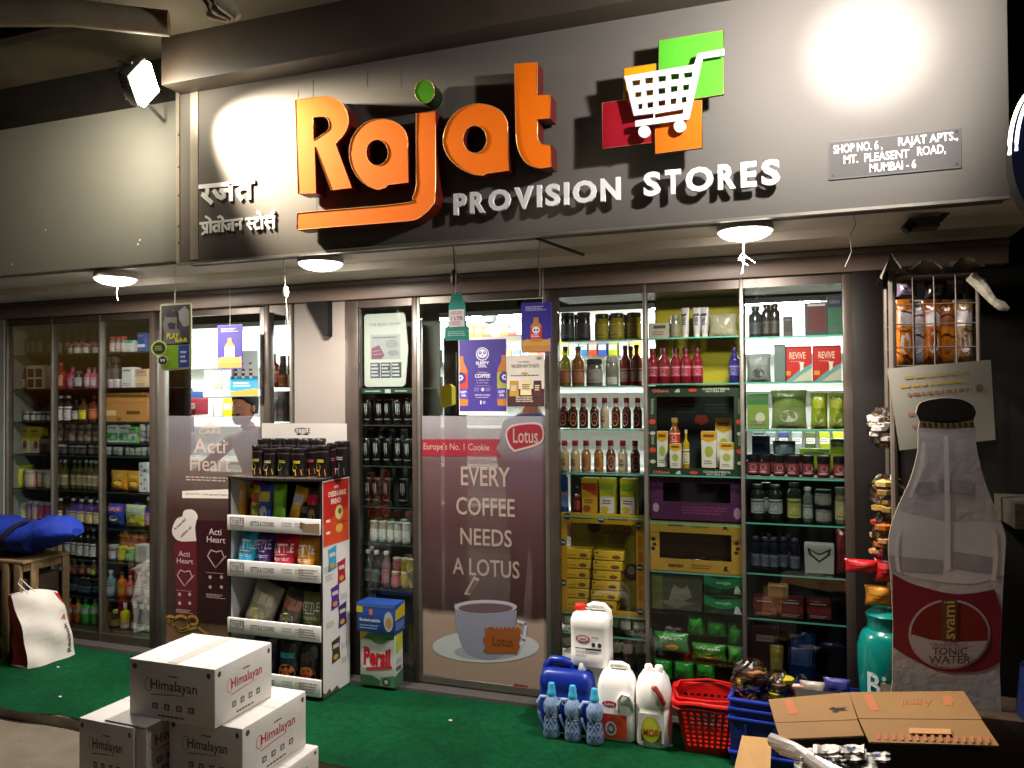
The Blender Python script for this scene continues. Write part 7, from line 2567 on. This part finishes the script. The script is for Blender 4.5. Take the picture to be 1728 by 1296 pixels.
for k in range(12):
    b.tube([(xl, yr0 + (yr1 - yr0) * k / 11, zt_ + .004), (xr, yr0 + (yr1 - yr0) * k / 11, zt_ + .004)], .0028, WR, 5)
b.build('wire_grid', t, True)
for zz in (1.15, .75, .35):
    b = B()
    b.tube([(xl, yr0, zz), (xl, yr1, zz), (xr, yr1, zz)], .004, WR, 5)
    b.build('brace', t, True)
b = B()
n = 10
vs = [(xl - .04 + (xr - xl + .06) * i / n, yr0 - .03 + (yr1 - yr0 + .05) * j / 4, zt_ + .05 + .02 * math.sin(i * 1.7 + j) - (.05 if i == 0 else 0) + (.03 if i == 1 else 0)) for j in range(5) for i in range(n + 1)]
fs = [(j * (n + 1) + i, j * (n + 1) + i + 1, (j + 1) * (n + 1) + i + 1, (j + 1) * (n + 1) + i) for j in range(4) for i in range(n)]
CL = mat('#7d7668', .85, var=.25, vs=12, bump=.4, bs=40)
b.add(vs, fs, CL, True)
b.add([(x, y, z - .006) for x, y, z in vs], fs, CL, True)
b.build('top_cloth', t, True)
for i, (px, c, a) in enumerate(((1526, '#8f4f12', '#8a7c7a'), (1549, '#746e70', '#8f8484'), (1573, '#844414', '#958a86'), (1598, '#8f5210', '#6a3010'), (1626, '#7a5c40', '#a89c98'))):
    put(mk_pouch, 'bread_packet', .075, ZZ(px, 505, -.36) - zb - .006, (X(px, 560, -.36), -.36 + .02 * (i % 2), zb + .006), ('orange-edged bread packet in the wire rack next to its pole', 'grey-white bread packet in the wire rack', 'brown and white bread packet in the middle of the wire rack', 'deep orange bread packet in the wire rack', 'pale bread packet at the dark wall side of the wire rack')[i], 'bread', d=.07, base=c, accent=a, acc2=a, shiny=.2)
for i, (px, py) in enumerate(((1530, 492), (1578, 496), (1612, 488))):
    p = onY(px, py, -.3)
    put(mk_pouch, 'foil_packet', .08, .07, (p.x, -.3, p.z - .02), ('violet-silver foil packet', 'dark foil packet', 'grey foil packet')[i] + ' on top of the bread packets', 'packet', d=.05, base=('#7a6a80', '#2a2428', '#55504e')[i], accent='#8a8088', acc2='#3a3438', shiny=.15)
# curled price sheet
b = B()
n = 12
c4_ = [(1497, 622), (1672, 607), (1680, 742), (1518, 760)]
vs = []
for j in range(9):
    for i in range(n + 1):
        u, v_ = i / n, j / 8
        px = (c4_[0][0] * (1 - u) + c4_[1][0] * u) * (1 - v_) + (c4_[3][0] * (1 - u) + c4_[2][0] * u) * v_
        py = (c4_[0][1] * (1 - u) + c4_[1][1] * u) * (1 - v_) + (c4_[3][1] * (1 - u) + c4_[2][1] * u) * v_
        yy = -.455 - .03 * math.sin(math.pi * u) * (1 - v_) - .03 * v_
        vs.append(onY(px, py, yy))
fs = [(j * (n + 1) + i, (j + 1) * (n + 1) + i, (j + 1) * (n + 1) + i + 1, j * (n + 1) + i + 1) for j in range(8) for i in range(n)]
PS = mat('#757064', .6, var=.06)
b.add(vs, fs, PS, True)
b.add([v + Vector((0, .003, 0)) for v in vs], [tuple(reversed(q_)) for q_ in fs], PS, True)


def psheet(u, v_, o):
    fu, fv = max(0, min(.9999, u)) * n, max(0, min(.9999, v_)) * 8
    i, j = int(fu), int(fv)
    a, c = fu - i, fv - j
    g = lambda jj, ii: vs[jj * (n + 1) + ii]
    p_ = (g(j, i) * (1 - a) + g(j, i + 1) * a) * (1 - c) + (g(j + 1, i) * (1 - a) + g(j + 1, i + 1) * a) * c
    return p_ + Vector((0, -o, 0))


A = Art(b, psheet, 1.2, .002, .001)
for k, (y, x0, x1, c) in enumerate(((.1, .15, .9, '#7a6a3a'), (.2, .1, .92, '#8a7230'), (.31, .16, .85, '#6a4a34'), (.55, .14, .4, '#7a4a34'), (.7, .16, .3, '#7a4a3a'))):
    A.print(x0, y, x1, y + .07, 1, c, 0, k + 5)
A.ell(.87, .34, .04, .05, '#5a4a30', 0, 14)
tag(b.build('price_sheet', normals=False), 'curled off-white price sheet hanging below the bread rack', 'sheet')
b = B()
b.tube([onY(1636, 466, -.45), onY(1652, 478, -.45), onY(1676, 508, -.46), onY(1690, 516, -.46), onY(1702, 522, -.46)], [.02, .024, .014, .02, .008], mat('#a89f8c', .8, var=.3, vs=30, bump=.6), 8)
tag(b.build('paper_twist'), 'twisted strip of pale paper jutting from the wire rack top', 'paper')
# things hanging between cabinet and standee
snack_bag('clear bag of white puffs hanging beside the price sheet', 1492, 722, -.33, .13, .17, ['#b8b0a8', '#a89a90', '#c4bcb4'], 7)
snack_bag('clear bag of cream rolls hanging beside the rack pole', 1497, 832, -.33, .13, .16, ['#a8843a', '#b89a5a', '#8a6a3a'], 8)
snack_bag('slim clear bag of orange sticks below the cream rolls', 1490, 905, -.33, .085, .2, ['#a85a1c', '#8a2a1c', '#b88a5a'], 9)
for i, (px, py, w_, h_, c, a, l) in enumerate(((1455, 955, .14, .055, '#a81418', '#b82a30', 'red twisted sweet wrapper pointing at the tea bay'), (1495, 962, .09, .10, '#b01a1c', '#c83a3a', 'red crumpled sweet bag beside the standee'), (1483, 1005, .11, .085, '#b8761c', '#c88a2c', 'orange biscuit packet above the teal bottle'))):
    p = onY(px, py, -.34)
    put(mk_pouch, 'sweet_packet', w_, h_, (p.x, -.34, p.z - h_ / 2), l, 'packet', d=.05, base=c, accent=a, acc2=c, shiny=.18)
# teal display bottle
yy = -.30
t = thing('display_bottle', 'glossy teal inflatable bottle with white lettering beside the standee', 'display bottle', (X(1496, 1100, yy), yy, ZZ(1490, 1200, yy)))
k0 = ZZ(1490, 1200, yy)
b = B()
zz = lambda py: ZZ(1490, py, yy) - k0
TB = mat('#007a70', .22, spec=.6, var=.05, coat=.4)
rr_ = X(1548, 1100, yy) - X(1496, 1100, yy)
b.lathe([(0, 0), (rr_ * .86, 0), (rr_ * .93, zz(1160)), (rr_ * .98, zz(1120)), (rr_ * .98, zz(1090)), (rr_ * .86, zz(1072)), (rr_ * .80, zz(1066)), (rr_ * .64, zz(1060)), (rr_ * .62, zz(1046)), (rr_ * .7, zz(1036)), (rr_ * .5, zz(1028)), (0, zz(1026))], TB, seg=28)
b.build('body', t)
b = B()
A = cyl(b, rr_ * .97, zz(1164), zz(1124), 130)
A.text('Bis', .15, .02, .62, .98, '#c8d4d0', 0, .02)
b.build('lettering', t)
# dark corner: ledge, drum, lit oval sign
b = B()
b.box((.80, -.35, ZZ(1700, 892, -.35)), (1.6, .0, ZZ(1700, 850, -.35)), mat('#4a4236', .6, var=.6, vs=60))
tag(b.build('stone_ledge'), 'speckled stone ledge on the dark wall behind the standee', 'ledge')
b = B()
b.lathe([(0, 0), (.17, 0), (.18, .02), (.18, .2), (.185, .21), (.18, .22), (.18, .42), (.185, .43), (.17, .6), (0, .6)], mat('#0c1a44', .4, var=.1), (.92, -.62, -.0), 24)
tag(b.build('plastic_drum'), 'dark blue plastic drum in the shadow beside the standee', 'drum')
b = B()
b.box((.74, -.9, -.059), (1.1, -.70, .28), mat('#4a3826', .7, var=.15), .004)
tag(b.build('carton'), 'brown carton in the dark corner next to the open flaps', 'carton')
ysg = -1.0
c_ = onY(1757, 258, ysg)
t = thing('oval_sign', 'dark blue oval light-box sign with a glowing rim at the sign corner', 'sign', tuple(c_))
ax, az = c_.x - X(1703, 258, ysg), ZZ(1757, 150, ysg) - c_.z
b = B()
b.prism(circ(0, 0, ax, az, 40), [], lambda x, z, d: (x, d, z), -.03, .05, mat('#0d1236', .15, spec=.7), mat('#121212', .4))
b.build('face', t)
b = B()
b.tube([(ax * 1.01 * math.cos(R(a)), -.02, az * 1.01 * math.sin(R(a))) for a in range(80, 190, 10)], .009, mat('#fff4d0', emit=5), 8)
b.tube([(ax * .86 * math.cos(R(a)), -.034, az * .95 * math.sin(R(a))) for a in range(90, 186, 8)], .005, mat('#f4f2ff', emit=4), 8)
b.build('light_rim', t)

# ================================================================== WHITE BAG, BLUE HOLDALL, WOODEN CRATE
a, c = onZ(46, 1129, ZM), onZ(127, 1104, ZM)
u = (c - a)
L_ = u.length
u.normalize()
nrm = Vector((u.y, -u.x, 0))
if nrm.y > 0:
    nrm = -nrm
t = thing('carrier_bag', 'white carrier bag with red sides and black sideways lettering', 'bag', tuple(a))
hb = .44
up = Vector((0, 0, 1)) - nrm * .12
bt = B()
NU, NV = 10, 12


def bag(u_, v_, o):
    w_ = L_ * (1 - .05 * v_)
    bul = .045 * math.sin(math.pi * u_) * math.sin(math.pi * (.15 + .7 * v_)) + .010 * math.sin(9 * u_ + 5 * v_) * (1 - v_) + .008 * math.sin(14 * v_ + 4 * u_)
    return u * (u_ * w_ - .07 * v_ + .02 * math.sin(3 * v_)) + up * (v_ * hb * (1 - .08 * u_ * v_ + .05 * math.sin(math.pi * u_) * v_)) + nrm * (bul + o)


WBG = mat('#d4cdc4', .5, var=.05, bump=.25, bs=14)
g = [[bag(i / NU, j / NV, 0) for i in range(NU + 1)] for j in range(NV + 1)]
gb = [[p_ - nrm * .16 * (1 - .75 * j / NV) for i, p_ in enumerate(rw)] for j, rw in enumerate(g)]
fs = [(j * (NU + 1) + i, j * (NU + 1) + i + 1, (j + 1) * (NU + 1) + i + 1, (j + 1) * (NU + 1) + i) for j in range(NV) for i in range(NU)]
bt.add([p_ for rw in g for p_ in rw], fs, WBG, True)
bt.add([p_ for rw in gb for p_ in rw], [tuple(reversed(q_)) for q_ in fs], WBG, True)
bt.add(g[0] + gb[0], [(i, i + 1, NU + 1 + i + 1, NU + 1 + i) for i in range(NU)], WBG)
bt.build('body', t)
for k in (0, NU):
    b = B()
    col = [g[j][k] for j in range(NV + 1)] + [gb[j][k] for j in range(NV + 1)]
    mid = [(g[j][k] + gb[j][k]) / 2 + u * (.03 if k == 0 else -.03) * (1 - j / NV * .5) for j in range(NV + 1)]
    vs2 = [g[j][k] for j in range(NV + 1)] + mid + [gb[j][k] for j in range(NV + 1)]
    m_ = NV + 1
    b.add(vs2, [(j, j + 1, m_ + j + 1, m_ + j) for j in range(NV)] + [(m_ + j, m_ + j + 1, 2 * m_ + j + 1, 2 * m_ + j) for j in range(NV)], mat('#a81c1c', .45, var=.12, bump=.3, bs=14), True)
    b.build('side_gusset', t)
b = B()
A = Art(b, lambda x, y, o: bag(x, 1 - y, o), L_ / hb, .003, .001)
vv, ff, a_, b_, c_2, d_ = text_mesh('Reebok', .012)
A.b.add([A.fn(.80 + .11 * (1 - (q_[1] - c_2) / (d_ - c_2)), .93 - .42 * (q_[0] - a_) / (b_ - a_), .004) for q_ in vv], ff, '#2a2624')
A.poly([(.80, .44), (.93, .47), (.92, .37)], '#b02a34', 1)
A.poly([(.835, .44), (.90, .455), (.895, .405)], '#d4cdc4', 2)
A.poly([(.90, .02), (1, .04), (1, .22), (.93, .12)], '#a81c1c', 1)
b.build('lettering', t)
b = B()
b.tube([bag(.3, .98, 0), bag(.28, 1.10, -.03), bag(.36, 1.16, -.03), bag(.42, 1.06, -.02), bag(.45, .98, 0)], .004, mat('#b8b0a6', .8), 6)
b.build('handle', t)
# wooden crate and holdall
WD = mat('#6f5a3c', .75, var=.3, vs=14, bump=.3)
t = thing('wooden_crate', 'slatted wooden crate under the blue holdall', 'crate', (-4.95, -.3, ZM))
zt_ = .60
b = B()
for x in (-5.5, -5.2, -4.92, -4.60, -4.50):
    b.box((x, -.46, ZM), (x + .055, -.44, zt_), WD, .003)
for z in (.08, .55):
    b.box((-5.5, -.4395, z), (-4.44, -.425, z + .06), WD, .003)
    b.box((-4.455, -.424, z), (-4.44, -.14, z + .06), WD, .003)
for y in (-.40, -.18):
    b.box((-4.4395, y, ZM), (-4.425, y + .05, zt_), WD, .003)
b.box((-5.5, -.46, zt_ + .001), (-4.42, -.13, zt_ + .018), WD, .003)
b.build('slat', t, True)
b = B()
b.box((-5.48, -.42, ZM), (-4.47, -.15, .5), mat('#3a2c20', .8, var=.4, vs=16))
b.build('filling', t, True)
t = thing('holdall', 'blue zipped holdall with black straps lying on the wooden crate', 'bag', (-4.75, -.3, zt_ + .02))
b = B()
rings = []
for k in range(27):
    s_ = k / 26
    x = -5.45 + 1.27 * s_
    fat = (1 - .0 * s_) * (1 if s_ < .82 else 1 - ((s_ - .82) / .18) ** 2 * .75)
    zc2 = zt_ + .022 + .095 * (.9 if s_ < .8 else 1) * 1 + .06 * s_
    rings.append([(x + .02 * math.sin(a * 2 + k), -.29 + .15 * fat * math.cos(a) * (1 + .07 * math.sin(a * 5 + k * 1.7)), zc2 + .095 * fat * math.sin(a) * (1 + .13 * math.sin(k * 2.3 + a * 3) + .05 * math.sin(k * 4.1 + a * 7)) + .02 * math.sin(k * .6)) for a in [2 * math.pi * i / 28 for i in range(28)]])
b.loft(rings, mat('#162c86', .75, spec=.2, var=.2, vs=7, bump=.9, bs=13))
b.build('body', t, True)
for x in (-5.12, -4.86, -4.62):
    b = B()
    s_ = (x + 5.45) / 1.27
    zc2 = zt_ + .022 + .0855 + .06 * s_ + .02 * math.sin(s_ * 12 * 1.3)
    lean = .05 if x > -4.7 else .0
    ring = lambda dx, k: [(x + dx + lean * math.sin(a), -.29 + .158 * k * math.cos(a), zc2 + .107 * k * math.sin(a)) for a in [2 * math.pi * i / 24 for i in range(24)]]
    b.loft([ring(-.03, 1), ring(.03, 1)], mat('#0c0f1c', .7, var=.1), False)
    b.build('strap', t, True)


# ================================================================== PEOPLE
def person(label, loc, rz, J, shirt, trouser, skin, hair, beard=False):
    """skinned body: J joints in local metres (x right of the body, y forward is -y, z up)"""
    t = thing('person', label, 'person', loc, rz)
    names = list(J)
    idx = {k: i for i, k in enumerate(names)}
    edges = [('pelvis', 'waist'), ('waist', 'chest'), ('chest', 'neck'), ('neck', 'headbase')]
    for s in 'LR':
        edges += [('chest', 'sh' + s), ('sh' + s, 'el' + s), ('el' + s, 'wr' + s), ('wr' + s, 'pa' + s), ('pelvis', 'hip' + s), ('hip' + s, 'kn' + s), ('kn' + s, 'an' + s), ('an' + s, 'to' + s)]
        edges += [('pa' + s, f'f{k}{s}') for k in range(5)]
    rad = dict(pelvis=(.15, .11), waist=(.145, .105), chest=(.17, .11), neck=(.058, .058), headbase=(.055, .06), sh=(.062, .062), el=(.043, .043), wr=(.030, .028), pa=(.036, .018), hip=(.088, .088), kn=(.058, .058), an=(.042, .042), to=(.045, .03))
    for s in 'LR':
        p0, p1 = Vector(J['wr' + s]), Vector(J['pa' + s])
        d = (p1 - p0).normalized()
        side = d.cross(Vector((0, 1, 0)))
        side = side.normalized() if side.length > .1 else Vector((1, 0, 0))
        for k in range(5):
            off = (k - 2) * .017
            ln = (.055, .075, .082, .076, .058)[k] if k else .05
            q_ = p1 + side * (off * (1.0 if k else 1.9)) + d * ln + Vector((0, -.012, -.006))
            J[f'f{k}{s}'] = tuple(q_)
    names = list(J)
    idx = {k: i for i, k in enumerate(names)}
    me = bpy.data.meshes.new('tmp')
    me.from_pydata([J[k] for k in names], [(idx[a_], idx[b_]) for a_, b_ in edges], [])
    o = bpy.data.objects.new('tmp', me)
    COL.objects.link(o)
    md = o.modifiers.new('s', 'SKIN')
    o.modifiers.new('u', 'SUBSURF').levels = 2
    for k in names:
        r_ = rad.get(k) or rad.get(k[:-1]) or (.0085, .0085)
        v_ = me.skin_vertices[0].data[idx[k]]
        v_.radius = r_
        v_.use_root = (k == 'pelvis')
    dg = bpy.context.evaluated_depsgraph_get()
    ev = o.evaluated_get(dg)
    em = bpy.data.meshes.new_from_object(ev)
    vs3 = [v_.co.copy() for v_ in em.vertices]
    fs3 = [tuple(p_.vertices) for p_ in em.polygons]
    bpy.data.objects.remove(o)
    b = B()
    hz = Vector(J['headbase'])
    wristz = {s: (Vector(J['el' + s]), Vector(J['wr' + s])) for s in 'LR'}
    b.add(vs3, fs3, skin, True)
    SH, TR = b.mi(mat(shirt, .8, var=.08)), b.mi(mat(trouser, .8, var=.1))
    SK = b.mi(skin)
    for i, f in enumerate(b.f):
        c_ = sum((Vector(b.v[j]) for j in f), Vector()) / len(f)
        m_ = SH
        if c_.z < J['pelvis'][2] + .03:
            m_ = TR
        if c_.z > J['neck'][2] - .01:
            m_ = SK
        for s in 'LR':
            e_, w_ = wristz[s]
            for a_, b_2 in ((e_, w_), (w_, Vector(J['pa' + s]))):
                tt_ = (c_ - a_).dot(b_2 - a_) / max((b_2 - a_).length_squared, 1e-6)
                if -.1 < tt_ < 2.2 and (c_ - a_ - (b_2 - a_) * tt_).length < .075:
                    m_ = SK
        b.m[i] = m_
    # head with brow, nose, jaw, ears
    hc = hz + Vector((0, -.012, .105))
    rings = []
    for z, rx, ry, dy in ((-.115, .03, .035, -.02), (-.105, .048, .055, -.022), (-.08, .060, .075, -.016), (-.04, .069, .088, -.006), (0, .074, .095, 0), (.04, .077, .098, .004), (.08, .070, .09, .006), (.105, .05, .065, .008), (.118, .02, .026, .008)):
        ring = []
        for i in range(20):
            a_ = 2 * math.pi * i / 20
            x, y = rx * math.cos(a_), ry * math.sin(a_) + dy
            if abs(a_ - 1.5 * math.pi) < .2 and -.05 < z < .02:
                y -= .022 if z < -.02 else .012
            if abs(z) < .02 and .25 < abs(a_ - 1.5 * math.pi) < .7:
                y += .008
            ring.append(hc + Vector((x, y, z)))
        rings.append(ring)
    b.loft(rings, skin)
    for s in (-1, 1):
        b.lathe([(0, -.03), (.012, -.022), (.016, .0), (.013, .022), (0, .03)], skin, hc + Vector((s * .077, .012, -.005)), 8)
        b.lathe([(0, -.008), (.012, 0), (0, .008)], mat('#d0c8c0', .3), hc + Vector((s * .03, -.083, .012)), 8)
        b.lathe([(0, -.005), (.006, 0), (0, .005)], mat('#120c0a', .3), hc + Vector((s * .03, -.093, .012)), 8)
    b.tube([hc + Vector((-.024, -.082, -.062)), hc + Vector((0, -.092, -.06)), hc + Vector((.024, -.082, -.062))], .006, mat('#6a3430', .6), 6)
    b.build('body', t)
    hm = mat(hair, .8, var=.2, bump=.6, bs=90)
    b = B()
    b.loft([[hc + Vector((rx * math.cos(a_), max(ry * math.sin(a_), fr_) + dy, z)) for a_ in [2 * math.pi * i / 20 for i in range(20)]] for z, rx, ry, dy, fr_ in ((-.045, .078, .098, .012, .01), (0, .083, .104, .010, -.0), (.045, .086, .108, .008, -.06), (.075, .084, .108, .006, -.11), (.105, .066, .085, .008, -.2), (.128, .03, .04, .01, -.2))], hm)
    b.build('hair', t)
    if beard:
        b = B()
        b.loft([[hc + Vector((rx * math.cos(a_), min(ry * math.sin(a_), .02) + dy, z)) for a_ in [2 * math.pi * i / 20 for i in range(20)]] for z, rx, ry, dy in ((-.128, .035, .045, -.024), (-.11, .056, .066, -.024), (-.082, .066, .085, -.017), (-.066, .0685, .0862, -.014))], hm)
        b.tube([hc + Vector((-.034, -.080, -.052)), hc + Vector((0, -.096, -.044)), hc + Vector((.034, -.080, -.052))], .009, hm, 6)
        b.build('beard', t)
    return t


SKIN = mat('#9a6448', .55, var=.06)
p = onY(424, 688, 1.05)
zh = p.z - .02
base = dict(pelvis=(0.05, .1, .95), waist=(.04, .06, 1.1), chest=(.02, .0, 1.32), neck=(0, -.03, 1.47), headbase=(-.0, -.055, 1.52), hipL=(-.05, .1, .90), hipR=(.15, .1, .90), knL=(-.06, .06, .50), knR=(.16, .08, .50), anL=(-.06, .1, .09), anR=(.16, .12, .09), toL=(-.07, -.06, .04), toR=(.17, -.04, .04),
            shL=(-.17, .0, 1.40), shR=(.2, .0, 1.40), elL=(-.36, -.12, 1.18), elR=(.3, .02, 1.12), wrL=(-.52, -.25, .99), wrR=(.22, -.2, 1.03), paL=(-.59, -.30, .985), paR=(.14, -.26, 1.02))
person('bearded man in a pale grey shirt leaning on the counter inside the doorway', (p.x, 1.05, p.z - 1.625 - .0), R(-8), dict(base), '#8a8486', '#22222a', SKIN, '#120e0c', True)
p = onY(893, 640, .75)
b2_ = dict(base)
b2_.update(pelvis=(0, .02, .95), waist=(0, .01, 1.1), chest=(0, 0, 1.32), neck=(0, -.01, 1.47), headbase=(0, -.02, 1.52), hipL=(-.1, .02, .9), hipR=(.1, .02, .9), knL=(-.1, .0, .5), knR=(.11, .0, .5), anL=(-.1, .04, .09), anR=(.11, .04, .09), toL=(-.11, -.1, .04), toR=(.12, -.1, .04), shL=(-.19, 0, 1.4), shR=(.19, 0, 1.4), elL=(-.25, .02, 1.13), elR=(.25, .02, 1.13), wrL=(-.26, -.05, .88), wrR=(.24, -.12, .9), paL=(-.26, -.07, .79), paR=(.23, -.15, .82))
person('person in a blue shirt standing behind the coffee poster door', (p.x, .75, .03), R(150), b2_, '#1f3f8a', '#2a2c36', SKIN, '#14100e')

# scraps on the mat
for px, py, l in ((98, 1126, 'tiny white paper scrap on the mat beside the carrier bag'), (101, 1176, 'small white paper scrap near the mat edge'), (760, 1216, 'pale scrap on the open middle of the mat')):
    p = onZ(px, py, ZM + .003)
    b = B()
    b.loft([[(.009 * math.cos(a) * (1 + .4 * math.sin(3 * a)), .007 * math.sin(a), z) for a in [i * .785 for i in range(8)]] for z in (0, .003)], mat('#d8d4cc', .8), True, False)
    o = b.build('paper_scrap')
    o.location = p
    tag(o, l, 'scrap')
